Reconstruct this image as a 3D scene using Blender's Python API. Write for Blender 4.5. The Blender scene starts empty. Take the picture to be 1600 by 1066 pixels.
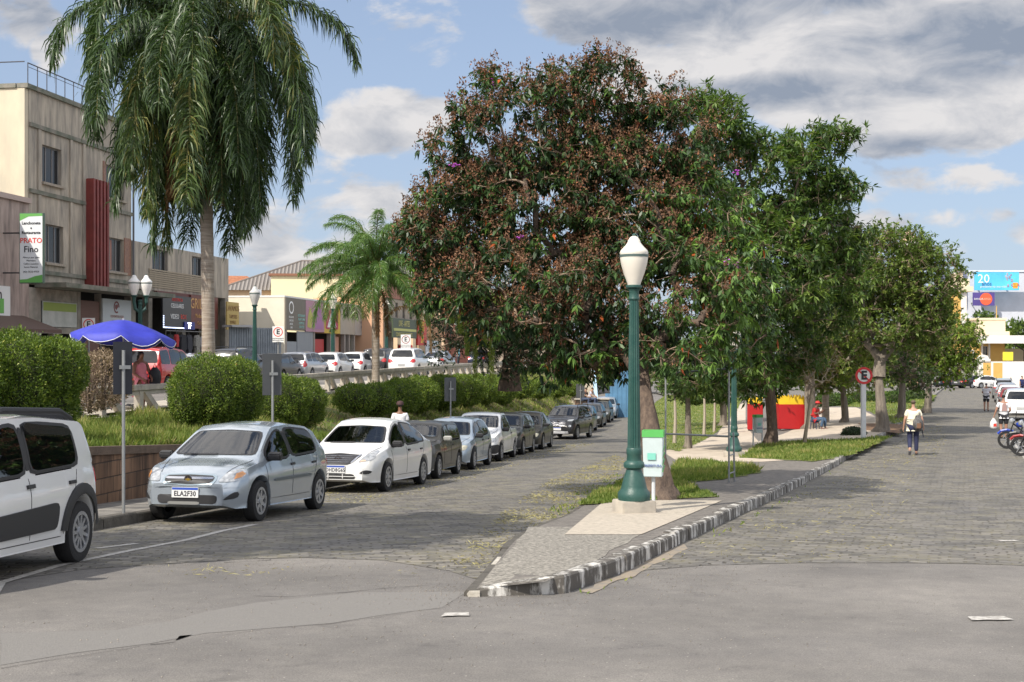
import bpy, bmesh, math, random
import numpy as np
from mathutils import Vector, Matrix
from mathutils.bvhtree import BVHTree
rad = math.radians
sc = bpy.context.scene
C = sc.collection
RNG = np.random.default_rng(7)
random.seed(7)

# ---------------------------------------------------------------- camera, sky, sun, exposure
F = 2000.0                      # focal length in photo pixels (1600 wide)
HZ, CAMZ = 550.0, 1.5           # horizon row and eye height
cam = bpy.data.cameras.new('camera'); camo = bpy.data.objects.new('camera', cam); C.objects.link(camo)
cam.sensor_width = 36; cam.lens = 36 * F / 1600; cam.sensor_fit = 'HORIZONTAL'
cam.shift_y = (HZ - 533) / 1600
cam.clip_end = 4000; cam.clip_start = .1
camo.location = (0, 0, CAMZ); camo.rotation_euler = (rad(90), 0, 0)
sc.camera = camo
sc.view_settings.view_transform = 'Standard'; sc.view_settings.look = 'None'
sc.view_settings.gamma = 1; sc.view_settings.use_curve_mapping = False
sc.view_settings.exposure = 0.53
SUN_EL = rad(45); SHADOW = Vector((.643, .766))
sun = bpy.data.lights.new('sun', 'SUN'); suno = bpy.data.objects.new('sun', sun); C.objects.link(suno)
sun.energy = 3.8; sun.angle = rad(.55); sun.color = (1, .935, .83)
ld = Vector((SHADOW.x * math.cos(SUN_EL), SHADOW.y * math.cos(SUN_EL), -math.sin(SUN_EL)))
suno.rotation_euler = ld.to_track_quat('-Z', 'Y').to_euler(); suno.location = (-10, -10, 30)
W = bpy.data.worlds.new('World'); sc.world = W; W.use_nodes = True

def make_world():
    nt = W.node_tree; N = nt.nodes; L = nt.links
    for n in list(N): N.remove(n)
    out = N.new('ShaderNodeOutputWorld'); bg = N.new('ShaderNodeBackground'); bg.inputs[1].default_value = .105
    L.new(bg.outputs[0], out.inputs[0])
    sky = N.new('ShaderNodeTexSky'); sky.sky_type = 'NISHITA'; sky.sun_disc = False
    sky.sun_elevation = SUN_EL; sky.sun_rotation = math.atan2(-ld.x, -ld.y)
    sky.air_density = 1.0; sky.dust_density = 1.2; sky.ozone_density = 1.5; sky.altitude = 400
    tc = N.new('ShaderNodeTexCoord'); sep = N.new('ShaderNodeSeparateXYZ'); L.new(tc.outputs['Generated'], sep.inputs[0])
    def M(op, a, b=None, c=None, clamp=False):
        m = N.new('ShaderNodeMath'); m.operation = op; m.use_clamp = clamp
        for i, v in enumerate((a, b, c)):
            if v is None: continue
            if isinstance(v, (int, float)): m.inputs[i].default_value = v
            else: L.new(v, m.inputs[i])
        return m.outputs[0]
    az = M('ARCTAN2', sep.outputs[0], sep.outputs[1]); el = M('ARCSINE', sep.outputs[2])
    cmb = N.new('ShaderNodeCombineXYZ'); L.new(az, cmb.inputs[0]); L.new(el, cmb.inputs[1])
    p = cmb.outputs[0]
    def noise(scale, detail, rough, stretch=(1, 1, 1), off=(0, 0, 0), dist=0):
        mp = N.new('ShaderNodeMapping'); L.new(p, mp.inputs[0]); mp.inputs['Scale'].default_value = stretch; mp.inputs['Location'].default_value = off
        n = N.new('ShaderNodeTexNoise'); L.new(mp.outputs[0], n.inputs[0])
        n.inputs['Scale'].default_value = scale; n.inputs['Detail'].default_value = detail; n.inputs['Roughness'].default_value = rough
        n.inputs['Distortion'].default_value = dist
        return n.outputs[0]
    def blob(px, py, rx, ry, w):
        a, e = (px - 800) / 2000, (550 - py) / 2000
        dx = M('DIVIDE', M('SUBTRACT', az, a), rx / 2000); dy = M('DIVIDE', M('SUBTRACT', el, e), ry / 2000)
        d = M('ADD', M('MULTIPLY', dx, dx), M('MULTIPLY', dy, dy))
        return M('MULTIPLY', M('SUBTRACT', 1, d, clamp=True), w * 1.25)
    blobs = [(1330, 90, 300, 90, .55), (1560, 60, 260, 110, .7), (1030, 30, 230, 75, .55), (1400, 215, 170, 50, .42), (1380, 10, 300, 60, .5),
             (610, 190, 110, 62, .42), (560, 215, 90, 40, .3), (1420, 300, 120, 34, .26), (1440, 350, 130, 22, .27), (1600, 200, 40, 30, .35),
             (500, 370, 160, 100, .2), (60, 60, 130, 60, .27), (105, 115, 30, 35, .35), (1590, 385, 60, 50, .25), (700, 30, 90, 50, .1), (1240, 180, 140, 60, .4), (1150, 130, 330, 80, .5), (1350, 150, 320, 75, .6), (1440, 215, 190, 55, .5), (950, 30, 200, 60, .55), (250, 20, 300, 60, .12), (560, 330, 130, 60, .22)]
    s = None
    for b in blobs:
        o = blob(*b); s = o if s is None else M('MAXIMUM', s, o)
    # bright clouds added unseen, behind and above the viewer, to fill the shade
    far = noise(2.2, 6, .55, (1, 1.6, 1), (3, 1, 0))
    farm = M('ADD', M('MULTIPLY', M('SUBTRACT', far, .5), 2.4), .22)
    def sstep(v, a, b):
        q = N.new('ShaderNodeMapRange'); q.interpolation_type = 'SMOOTHSTEP'; L.new(v, q.inputs[0]); q.inputs[1].default_value = a; q.inputs[2].default_value = b; return q.outputs[0]
    away = M('MAXIMUM', sstep(M('ABSOLUTE', az), .5, .85), sstep(el, .38, .62))
    s = M('ADD', s, M('MULTIPLY', M('MAXIMUM', farm, 0), away))
    n1 = noise(13, 8, .58, (1, 1.7, 1), (0, 0, 0), .35)
    n2 = noise(5, 3, .5, (1, 1.8, 1), (5, 2, 0))
    dens = M('ADD', s, M('MULTIPLY', M('SUBTRACT', n1, .5), 1.55))
    mr = N.new('ShaderNodeMapRange'); mr.interpolation_type = 'SMOOTHSTEP'; L.new(dens, mr.inputs[0])
    mr.inputs[1].default_value = .06; mr.inputs[2].default_value = .30; mr.inputs[4].default_value = .95
    # underside grey
    dblobs = [(980, 45, 260, 60, .6), (1540, 95, 280, 75, .65), (1240, 160, 260, 36, .6), (1400, 15, 420, 40, .55), (1240, 262, 180, 30, .5), (1400, 246, 200, 26, .45),
              (1600, 40, 200, 110, .5), (60, 50, 130, 60, .5), (600, 228, 120, 24, .3)]
    ds = None
    for b in dblobs:
        o = blob(*b); ds = o if ds is None else M('MAXIMUM', ds, o)
    dk = M('ADD', ds, M('MULTIPLY', M('SUBTRACT', noise(16, 6, .6, (1, 2, 1), (1.3, .02, 0), .4), .5), 2.3))
    dk = M('MULTIPLY', M('ADD', dk, .16), 1.0, clamp=True)
    cc = N.new('ShaderNodeMix'); cc.data_type = 'RGBA'; L.new(dk, cc.inputs[0])
    cc.inputs[6].default_value = (5.3, 5.15, 5.1, 1); cc.inputs[7].default_value = (1.95, 2.25, 2.8, 1)
    br = N.new('ShaderNodeVectorMath'); br.operation = 'SCALE'; L.new(cc.outputs[2], br.inputs[0]); L.new(M('ADD', M('MULTIPLY', away, 1.15), 1.0), br.inputs['Scale'])  # the added clouds out of view are made brighter for more fill light
    haze = N.new('ShaderNodeMix'); haze.data_type = 'RGBA'
    hz = N.new('ShaderNodeMapRange'); L.new(el, hz.inputs[0]); hz.inputs[1].default_value = 0; hz.inputs[2].default_value = .4
    hz.inputs[3].default_value = .75; hz.inputs[4].default_value = .42; L.new(hz.outputs[0], haze.inputs[0])
    L.new(sky.outputs[0], haze.inputs[6]); haze.inputs[7].default_value = (2.9, 3.5, 4.7, 1)
    mx = N.new('ShaderNodeMix'); mx.data_type = 'RGBA'; L.new(mr.outputs[0], mx.inputs[0]); L.new(haze.outputs[2], mx.inputs[6]); L.new(br.outputs[0], mx.inputs[7])
    L.new(mx.outputs[2], bg.inputs[0])
make_world()

# ---------------------------------------------------------------- helpers
def mat(name, color, rough=.6, metal=0.0, spec=.5, var=0.0, vscale=8, bump=0.0, bscale=40, coat=0, color2=None, streak=None):
    m = bpy.data.materials.new(name); m.use_nodes = True; nt = m.node_tree; N = nt.nodes; L = nt.links
    b = N['Principled BSDF']; c = tuple(color) + (1,)
    b.inputs['Base Color'].default_value = c; b.inputs['Roughness'].default_value = rough; b.inputs['Metallic'].default_value = metal
    b.inputs['Specular IOR Level'].default_value = spec; b.inputs['Coat Weight'].default_value = coat
    tc = N.new('ShaderNodeTexCoord')
    if var or color2:
        n = N.new('ShaderNodeTexNoise'); n.inputs['Scale'].default_value = vscale; n.inputs['Detail'].default_value = 7; n.inputs['Roughness'].default_value = .6
        mp = N.new('ShaderNodeMapping'); L.new(tc.outputs['Object'], mp.inputs[0]); L.new(mp.outputs[0], n.inputs[0])
        if streak: mp.inputs['Scale'].default_value = streak
        r = N.new('ShaderNodeMapRange'); L.new(n.outputs[0], r.inputs[0]); r.inputs[1].default_value = .33; r.inputs[2].default_value = .67
        mx = N.new('ShaderNodeMix'); mx.data_type = 'RGBA'; L.new(r.outputs[0], mx.inputs[0])
        mx.inputs[6].default_value = c
        mx.inputs[7].default_value = (tuple(color2) + (1,)) if color2 else tuple(max(0, x * (1 - var)) for x in color) + (1,)
        L.new(mx.outputs[2], b.inputs['Base Color'])
    if bump:
        n2 = N.new('ShaderNodeTexNoise'); n2.inputs['Scale'].default_value = bscale; n2.inputs['Detail'].default_value = 5; L.new(tc.outputs['Object'], n2.inputs[0])
        bp = N.new('ShaderNodeBump'); bp.inputs['Strength'].default_value = bump; bp.inputs['Distance'].default_value = .02
        L.new(n2.outputs[0], bp.inputs['Height']); L.new(bp.outputs[0], b.inputs['Normal'])
    return m

def leafmat(name, cols, rough=.45, trans=.3, spec=.4):
    """foliage: colour picked per leaf by the face attribute 'tint'"""
    m = bpy.data.materials.new(name); m.use_nodes = True; nt = m.node_tree; N = nt.nodes; L = nt.links
    b = N['Principled BSDF']; at = N.new('ShaderNodeAttribute'); at.attribute_name = 'tint'
    cr = N.new('ShaderNodeValToRGB'); L.new(at.outputs['Fac'], cr.inputs[0])
    cr.color_ramp.interpolation = 'LINEAR'; el = cr.color_ramp.elements
    el[0].position = cols[0][0]; el[0].color = tuple(cols[0][1]) + (1,); el[1].position = cols[-1][0]; el[1].color = tuple(cols[-1][1]) + (1,)
    for p, c in cols[1:-1]:
        e = el.new(p); e.color = tuple(c) + (1,)
    L.new(cr.outputs[0], b.inputs['Base Color']); b.inputs['Roughness'].default_value = rough; b.inputs['Specular IOR Level'].default_value = spec
    tr = N.new('ShaderNodeBsdfTranslucent'); mul = N.new('ShaderNodeMix'); mul.data_type = 'RGBA'; mul.blend_type = 'MULTIPLY'; mul.inputs[0].default_value = 1
    L.new(cr.outputs[0], mul.inputs[6]); mul.inputs[7].default_value = (1.6, 1.7, .8, 1); L.new(mul.outputs[2], tr.inputs[0])
    ms = N.new('ShaderNodeMixShader'); ms.inputs[0].default_value = trans; L.new(b.outputs[0], ms.inputs[1]); L.new(tr.outputs[0], ms.inputs[2])
    L.new(ms.outputs[0], N['Material Output'].inputs[0])
    return m

def emat(name, col, s=1.5):
    m = bpy.data.materials.new(name); m.use_nodes = True; b = m.node_tree.nodes['Principled BSDF']
    b.inputs['Base Color'].default_value = tuple(col) + (1,); b.inputs['Emission Color'].default_value = tuple(col) + (1,); b.inputs['Emission Strength'].default_value = s
    return m

def tag(o, label=None, cat=None, group=None, kind=None):
    if label: o['label'] = label
    if cat: o['category'] = cat
    if group: o['group'] = group
    if kind: o['kind'] = kind
    return o

def empty(name, label, cat, loc=(0, 0, 0), rz=0.0, group=None):
    o = bpy.data.objects.new(name, None); C.objects.link(o); o.location = loc; o.rotation_euler = (0, 0, rz); o.empty_display_size = .2
    return tag(o, label, cat, group)

def link(name, me, mats, parent=None, smooth=None):
    o = bpy.data.objects.new(name, me); C.objects.link(o)
    if not isinstance(mats, (list, tuple)): mats = [mats]
    if len(me.materials) == 0:
        for m in mats: me.materials.append(m)
    if parent is not None: o.parent = parent
    if smooth is not None and len(me.polygons):
        me.shade_smooth()
        if smooth < 180: me.set_sharp_from_angle(angle=rad(smooth))
    return o

class MB:
    """collects boxes, tubes and prisms into one mesh"""
    def __init__(s): s.v = []; s.f = []; s.mi = []
    def add(s, vs, fs, mi=0):
        b = len(s.v); s.v += [tuple(v) for v in vs]; s.f += [tuple(i + b for i in f) for f in fs]; s.mi += [mi] * len(fs); return s
    def box(s, c, d, rz=0, mi=0, taper=1.0):
        hx, hy, hz = d[0] / 2, d[1] / 2, d[2] / 2; vs = []
        cs, sn = math.cos(rz), math.sin(rz)
        for z, t in ((-hz, 1), (hz, taper)):
            for x, y in ((-hx, -hy), (hx, -hy), (hx, hy), (-hx, hy)):
                x *= t; y *= t
                vs.append((c[0] + x * cs - y * sn, c[1] + x * sn + y * cs, c[2] + z))
        return s.add(vs, [(0, 3, 2, 1), (4, 5, 6, 7), (0, 1, 5, 4), (1, 2, 6, 5), (2, 3, 7, 6), (3, 0, 4, 7)], mi)
    def b2(s, x0, x1, y0, y1, z0, z1, mi=0): return s.box(((x0 + x1) / 2, (y0 + y1) / 2, (z0 + z1) / 2), (x1 - x0, y1 - y0, z1 - z0), mi=mi)
    def tube(s, pts, r, n=6, mi=0, caps=True):
        pts = [Vector(p) for p in pts]; rs = r if isinstance(r, (list, tuple, np.ndarray)) else [r] * len(pts); vs = []; fs = []
        up = Vector((0, 0, 1))
        for i, p in enumerate(pts):
            d = (pts[min(i + 1, len(pts) - 1)] - pts[max(i - 1, 0)]).normalized()
            a = d.cross(up) if abs(d.z) < .95 else d.cross(Vector((1, 0, 0))); a.normalize(); b = d.cross(a)
            for k in range(n):
                t = 2 * math.pi * k / n; vs.append(p + (a * math.cos(t) + b * math.sin(t)) * rs[i])
        for i in range(len(pts) - 1):
            for k in range(n):
                k2 = (k + 1) % n; fs.append((i * n + k, i * n + k2, (i + 1) * n + k2, (i + 1) * n + k))
        if caps: fs.append(tuple(range(n))); fs.append(tuple(range((len(pts) - 1) * n, len(pts) * n))[::-1])
        return s.add(vs, fs, mi)
    def lathe(s, prof, n=20, c=(0, 0, 0), mi=0, caps=True):
        vs = []; fs = []
        for (r, z) in prof:
            for k in range(n):
                t = 2 * math.pi * k / n; rr = r
                vs.append((c[0] + rr * math.cos(t), c[1] + rr * math.sin(t), c[2] + z))
        for i in range(len(prof) - 1):
            for k in range(n):
                k2 = (k + 1) % n; fs.append((i * n + k, i * n + k2, (i + 1) * n + k2, (i + 1) * n + k))
        if caps: fs.append(tuple(range(n))[::-1]); fs.append(tuple(range((len(prof) - 1) * n, len(prof) * n)))
        return s.add(vs, fs, mi)
    def prism(s, poly, z0, z1, mi=0, f=None):
        """poly of (a,b); f maps (a,b,h) -> point"""
        f = f or (lambda a, b, h: (a, b, h)); n = len(poly)
        vs = [f(a, b, z0) for a, b in poly] + [f(a, b, z1) for a, b in poly]
        return s.add(vs, [tuple(range(n))[::-1], tuple(range(n, 2 * n))] + [(i, (i + 1) % n, n + (i + 1) % n, n + i) for i in range(n)], mi)
    def mesh(s, name='m'):
        me = bpy.data.meshes.new(name); me.from_pydata(s.v, [], s.f); me.polygons.foreach_set('material_index', s.mi); me.update()
        bm = bmesh.new(); bm.from_mesh(me); bmesh.ops.recalc_face_normals(bm, faces=bm.faces); bm.to_mesh(me); bm.free(); return me
    def build(s, name, mats, parent=None, smooth=None, bevel=0):
        me = s.mesh(name)
        if bevel:
            bm = bmesh.new(); bm.from_mesh(me); bmesh.ops.remove_doubles(bm, verts=bm.verts, dist=1e-5)
            bmesh.ops.bevel(bm, geom=[e for e in bm.edges if len(e.link_faces) == 2 and e.calc_face_angle(0) > .5], offset=bevel, segments=2, affect='EDGES', clamp_overlap=True)
            bm.to_mesh(me); bm.free()
        return link(name, me, mats, parent, smooth)

def rawmesh(name, V, Fq, tint=None, mi=None):
    """fast mesh from numpy arrays; Fq (n,k)"""
    me = bpy.data.meshes.new(name); V = np.asarray(V, np.float32); Fq = np.asarray(Fq, np.int32); n, k = Fq.shape
    me.vertices.add(len(V)); me.vertices.foreach_set('co', V.ravel()); me.loops.add(n * k); me.loops.foreach_set('vertex_index', Fq.ravel())
    me.polygons.add(n); me.polygons.foreach_set('loop_start', np.arange(0, n * k, k, dtype=np.int32)); me.polygons.foreach_set('loop_total', np.full(n, k, np.int32))
    if mi is not None: me.polygons.foreach_set('material_index', np.asarray(mi, np.int32))
    me.update(calc_edges=True)
    if tint is not None:
        a = me.attributes.new('tint', 'FLOAT', 'FACE'); a.data.foreach_set('value', np.asarray(tint, np.float32))
    return me

def norm(a): return a / np.maximum(np.linalg.norm(a, axis=1, keepdims=True), 1e-9)
def leaves(cen, d, nrm, L, Wd, fold=.15):
    """one folded rhombic leaf per row; base at cen"""
    d = norm(d); s = norm(np.cross(d, nrm)); up = np.cross(s, d); L = np.asarray(L).reshape(-1, 1); Wd = np.asarray(Wd).reshape(-1, 1)
    n = len(cen); V = np.empty((n, 4, 3))
    V[:, 0] = cen; V[:, 1] = cen + d * L * .45 + s * Wd * .5 + up * Wd * fold; V[:, 2] = cen + d * L - up * L * .08; V[:, 3] = cen + d * L * .45 - s * Wd * .5 + up * Wd * fold
    return V.reshape(-1, 3), np.arange(n * 4).reshape(n, 4)

def text(name, s, size, m, parent, loc, rot, depth=.004, align='CENTER', sx=1.0, bold=0.0, spacing=1.0):
    cu = bpy.data.curves.new(name, 'FONT'); cu.body = s; cu.size = size; cu.align_x = align; cu.align_y = 'CENTER'; cu.extrude = depth; cu.resolution_u = 2
    cu.offset = bold; cu.space_character = spacing
    o = bpy.data.objects.new('t', cu); C.objects.link(o)
    dg = bpy.context.evaluated_depsgraph_get(); me = bpy.data.meshes.new_from_object(o.evaluated_get(dg)); bpy.data.objects.remove(o)
    me.materials.clear(); me.transform(Matrix.Diagonal((sx, 1, 1, 1)))
    t = link(name, me, m, parent); t.location = loc; t.rotation_euler = rot
    return t

# ---------------------------------------------------------------- lie of the land
def prof(ys, zs):
    ys = np.array(ys, float); zs = np.array(zs, float)
    def f(y):
        return float(np.mean([np.interp(y + d, ys, zs) for d in (-2, -1, 0, 1, 2)]))
    return f
LZ = prof([-40, 0, 25.9, 30.6, 35.2, 40, 44.5, 50, 64, 77.6, 100, 160, 400, 3000], [.5, 0, -1.33, -1.55, -1.75, -1.92, -2.08, -2.32, -2.85, -3.08, -3.2, -3.3, -3.5, -6])
RZ = prof([-40, 0, 25.9, 34, 40, 48, 54.5, 80, 120, 150, 400, 3000], [.5, 0, -1.33, -1.6, -1.74, -1.86, -2.0, -2.15, -2.45, -2.7, -2.8, -5])
KY = [-20, 5, 10.6, 12.1, 14.2, 17.8, 26.4, 40, 54.5, 123, 150]
KX = [-8, -.9, .37, 1.0, 1.68, 2.88, 5.8, 10.66, 16.1, 41, 50.8]
def KR(y): return float(np.interp(y, KY, KX))             # right kerb of the median
def KL(y): return float(np.interp(y, [10.6, 12, 15, 18, 38, 120], [-.42, -.25, .02, .75, 3.9, 16.2]))  # left edge of the median
def LK(y): return -8.15 + .155 * y                         # kerb of the left street
def WL(y): return -9.6 + .155 * y                          # retaining wall
def BL(y): return -14.3 + .155 * y                         # balustrade
def H(x, y):
    a, b = KL(y), max(KR(y), KL(y) + 3); t = min(1, max(0, (x - a) / (b - a))); t = t * t * (3 - 2 * t)
    return LZ(y) * (1 - t) + RZ(y) * t
def U(y): return -.05 + .0035 * max(0, y - 33)
def G(px, py, off=0.0):
    """point of the ground seen at photo pixel (px,py)"""
    lo, hi = 3.0, 600.0; q = (py - HZ) / F
    f = lambda y: CAMZ - q * y - (H((px - 800) / F * y, y) + off)
    y = lo
    while y < hi and f(y) > 0: y += max(.1, y * .01)
    a, b = max(lo, y - max(.1, y * .011)), y
    for _ in range(30):
        m = (a + b) / 2
        if f(m) > 0: a = m
        else: b = m
    x = (px - 800) / F * a
    return x, a, H(x, a) + off
def PX(px, y): return (px - 800) / F * y
def PZ(py, y): return CAMZ + (HZ - py) * y / F

def sheet(name, poly, zf, mats, step=1.0, kind='structure', parent=None, thick=0.0):
    bm = bmesh.new(); bm.faces.new([bm.verts.new((x, y, 0)) for x, y in poly])
    xs = [p[0] for p in poly]; ys = [p[1] for p in poly]
    def cut(co, no):
        bmesh.ops.bisect_plane(bm, geom=bm.verts[:] + bm.edges[:] + bm.faces[:], plane_co=co, plane_no=no, dist=1e-5)
    y = math.floor(min(ys)) + step
    while y < max(ys):
        cut((0, y, 0), (0, 1, 0)); y += step * max(1, y / 25)
    x = math.floor(min(xs)) + step
    while x < max(xs): cut((x, 0, 0), (1, 0, 0)); x += step * max(1, (max(xs) - min(xs)) / 30)
    for v in bm.verts: v.co.z = zf(v.co.x, v.co.y)
    bmesh.ops.recalc_face_normals(bm, faces=bm.faces)
    if sum(f.normal.z for f in bm.faces) < 0: bmesh.ops.reverse_faces(bm, faces=bm.faces)
    me = bpy.data.meshes.new(name); bm.to_mesh(me); bm.free()
    o = link(name, me, mats, parent); me.shade_smooth()
    if kind: o['kind'] = kind
    return o
def wob(poly, amp=.12, seg=.5, seed=0):
    r = random.Random(seed); out = []
    for i, (x, y) in enumerate(poly):
        x2, y2 = poly[(i + 1) % len(poly)]; n = max(1, int(math.hypot(x2 - x, y2 - y) / seg))
        for k in range(n): out.append((x + (x2 - x) * k / n + (r.uniform(-amp, amp) if k else 0), y + (y2 - y) * k / n + (r.uniform(-amp, amp) if k else 0)))
    return out
# ---------------------------------------------------------------- materials of the setting
def asphalt_mat():
    m = bpy.data.materials.new('worn_asphalt'); m.use_nodes = True; nt = m.node_tree; N = nt.nodes; L = nt.links; b = N['Principled BSDF']
    tc = N.new('ShaderNodeTexCoord')
    def noise(s, d=6, r=.6, st=(1, 1, 1)):
        mp = N.new('ShaderNodeMapping'); mp.inputs['Scale'].default_value = st; L.new(tc.outputs['Object'], mp.inputs[0])
        n = N.new('ShaderNodeTexNoise'); n.inputs['Scale'].default_value = s; n.inputs['Detail'].default_value = d; n.inputs['Roughness'].default_value = r; L.new(mp.outputs[0], n.inputs[0]); return n.outputs[0]
    def ramp(src, a, b_, ca, cb):
        cr = N.new('ShaderNodeValToRGB'); L.new(src, cr.inputs[0]); e = cr.color_ramp.elements; e[0].position = a; e[1].position = b_; e[0].color = ca + (1,); e[1].color = cb + (1,); return cr.outputs[0]
    base = ramp(noise(.55, 5, .6, (1, .7, 1)), .32, .70, (.168, .158, .147), (.245, .230, .213))
    big = ramp(noise(.16, 4, .55, (.5, 1.6, 1)), .40, .62, (.86, .86, .87), (1.06, 1.05, 1.04))
    g = ramp(noise(95, 3, .7), .3, .75, (.62, .62, .62), (1.3, 1.3, 1.3))
    g2 = ramp(noise(4, 8, .7), .3, .7, (.86, .86, .87), (1.1, 1.1, 1.08))
    def mul(a, c):
        x = N.new('ShaderNodeMix'); x.data_type = 'RGBA'; x.blend_type = 'MULTIPLY'; x.inputs[0].default_value = 1; L.new(a, x.inputs[6]); L.new(c, x.inputs[7]); return x.outputs[2]
    col = mul(mul(mul(base, big), g), g2)
    oil = ramp(noise(1.7, 6, .7), .30, .40, (.78, .78, .79), (1, 1, 1)); col = mul(col, oil)
    # pale specks of grit
    v = N.new('ShaderNodeTexVoronoi'); v.inputs['Scale'].default_value = 9; L.new(tc.outputs['Object'], v.inputs[0])
    sp = N.new('ShaderNodeMath'); sp.operation = 'LESS_THAN'; L.new(v.outputs['Distance'], sp.inputs[0]); sp.inputs[1].default_value = .055
    x = N.new('ShaderNodeMix'); x.data_type = 'RGBA'; L.new(sp.outputs[0], x.inputs[0]); L.new(col, x.inputs[6]); x.inputs[7].default_value = (.4, .37, .33, 1)
    L.new(x.outputs[2], b.inputs['Base Color']); b.inputs['Roughness'].default_value = .85; b.inputs['Specular IOR Level'].default_value = .3
    bp = N.new('ShaderNodeBump'); bp.inputs['Strength'].default_value = .5; bp.inputs['Distance'].default_value = .012; L.new(noise(70, 4, .7), bp.inputs['Height']); L.new(bp.outputs[0], b.inputs['Normal'])
    return m
def cobble_mat(name, ang, straw=.5):
    m = bpy.data.materials.new(name); m.use_nodes = True; nt = m.node_tree; N = nt.nodes; L = nt.links; b = N['Principled BSDF']
    tc = N.new('ShaderNodeTexCoord'); mp = N.new('ShaderNodeMapping'); mp.inputs['Rotation'].default_value = (0, 0, ang); L.new(tc.outputs['Object'], mp.inputs[0])
    nz = N.new('ShaderNodeTexNoise'); nz.inputs['Scale'].default_value = 3; nz.inputs['Detail'].default_value = 3; L.new(tc.outputs['Object'], nz.inputs[0])
    mixv = N.new('ShaderNodeVectorMath'); mixv.operation = 'MULTIPLY_ADD'; L.new(nz.outputs['Color'], mixv.inputs[0]); mixv.inputs[1].default_value = (.26, .2, 0); L.new(mp.outputs[0], mixv.inputs[2])
    br = N.new('ShaderNodeTexBrick'); L.new(mixv.outputs[0], br.inputs[0]); br.inputs['Scale'].default_value = 1
    br.inputs['Brick Width'].default_value = .23; br.inputs['Row Height'].default_value = .15; br.inputs['Mortar Size'].default_value = .017; br.inputs['Mortar Smooth'].default_value = .7; br.inputs['Bias'].default_value = -.1
    br.inputs['Color1'].default_value = (.10, .097, .092, 1); br.inputs['Color2'].default_value = (.225, .213, .196, 1); br.inputs['Mortar'].default_value = (.072, .065, .052, 1)
    n2 = N.new('ShaderNodeTexNoise'); n2.inputs['Scale'].default_value = .5; n2.inputs['Detail'].default_value = 6; n2.inputs['Roughness'].default_value = .65; L.new(tc.outputs['Object'], n2.inputs[0])
    r = N.new('ShaderNodeValToRGB'); L.new(n2.outputs[0], r.inputs[0]); e = r.color_ramp.elements; e[0].position = .33; e[1].position = .7; e[0].color = (.8, .8, .83, 1); e[1].color = (1.25, 1.2, 1.1, 1)
    x = N.new('ShaderNodeMix'); x.data_type = 'RGBA'; x.blend_type = 'MULTIPLY'; x.inputs[0].default_value = 1; L.new(br.outputs[0], x.inputs[6]); L.new(r.outputs[0], x.inputs[7])
    n5 = N.new('ShaderNodeTexNoise'); n5.inputs['Scale'].default_value = 1.1; n5.inputs['Detail'].default_value = 5; L.new(mp.outputs[0], n5.inputs[0])
    m5 = N.new('ShaderNodeMapRange'); L.new(n5.outputs[0], m5.inputs[0]); m5.inputs[1].default_value = .38; m5.inputs[2].default_value = .62; m5.inputs[3].default_value = .0; m5.inputs[4].default_value = .45
    w5 = N.new('ShaderNodeMix'); w5.data_type = 'RGBA'; L.new(m5.outputs[0], w5.inputs[0]); L.new(x.outputs[2], w5.inputs[6]); w5.inputs[7].default_value = (.165, .155, .14, 1); x = w5
    # dry straw and weeds lying in the joints and in patches
    n3 = N.new('ShaderNodeTexNoise'); n3.inputs['Scale'].default_value = 2.2; n3.inputs['Detail'].default_value = 9; n3.inputs['Roughness'].default_value = .75; L.new(mp.outputs[0], n3.inputs[0])
    mr = N.new('ShaderNodeMapRange'); L.new(n3.outputs[0], mr.inputs[0]); mr.inputs[1].default_value = .47; mr.inputs[2].default_value = .70; mr.inputs[4].default_value = straw
    jm = N.new('ShaderNodeMath'); jm.operation = 'MULTIPLY_ADD'; L.new(br.outputs['Fac'], jm.inputs[0]); jm.inputs[1].default_value = .5; jm.inputs[2].default_value = .25
    mm = N.new('ShaderNodeMath'); mm.operation = 'MULTIPLY'; mm.use_clamp = True; L.new(mr.outputs[0], mm.inputs[0]); L.new(jm.outputs[0], mm.inputs[1])
    y = N.new('ShaderNodeMix'); y.data_type = 'RGBA'; L.new(mm.outputs[0], y.inputs[0]); L.new(x.outputs[2], y.inputs[6]); y.inputs[7].default_value = (.38, .34, .16, 1)
    L.new(y.outputs[2], b.inputs['Base Color']); b.inputs['Roughness'].default_value = .75; b.inputs['Specular IOR Level'].default_value = .4
    inv = N.new('ShaderNodeMath'); inv.operation = 'SUBTRACT'; inv.inputs[0].default_value = 1; L.new(br.outputs['Fac'], inv.inputs[1])
    n4 = N.new('ShaderNodeTexNoise'); n4.inputs['Scale'].default_value = 14; n4.inputs['Detail'].default_value = 4; L.new(tc.outputs['Object'], n4.inputs[0])
    ad = N.new('ShaderNodeMath'); ad.operation = 'MULTIPLY_ADD'; L.new(n4.outputs[0], ad.inputs[0]); ad.inputs[1].default_value = .7; L.new(inv.outputs[0], ad.inputs[2])
    bp = N.new('ShaderNodeBump'); bp.inputs['Strength'].default_value = .7; bp.inputs['Distance'].default_value = .022; L.new(ad.outputs[0], bp.inputs['Height']); L.new(bp.outputs[0], b.inputs['Normal'])
    return m
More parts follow.
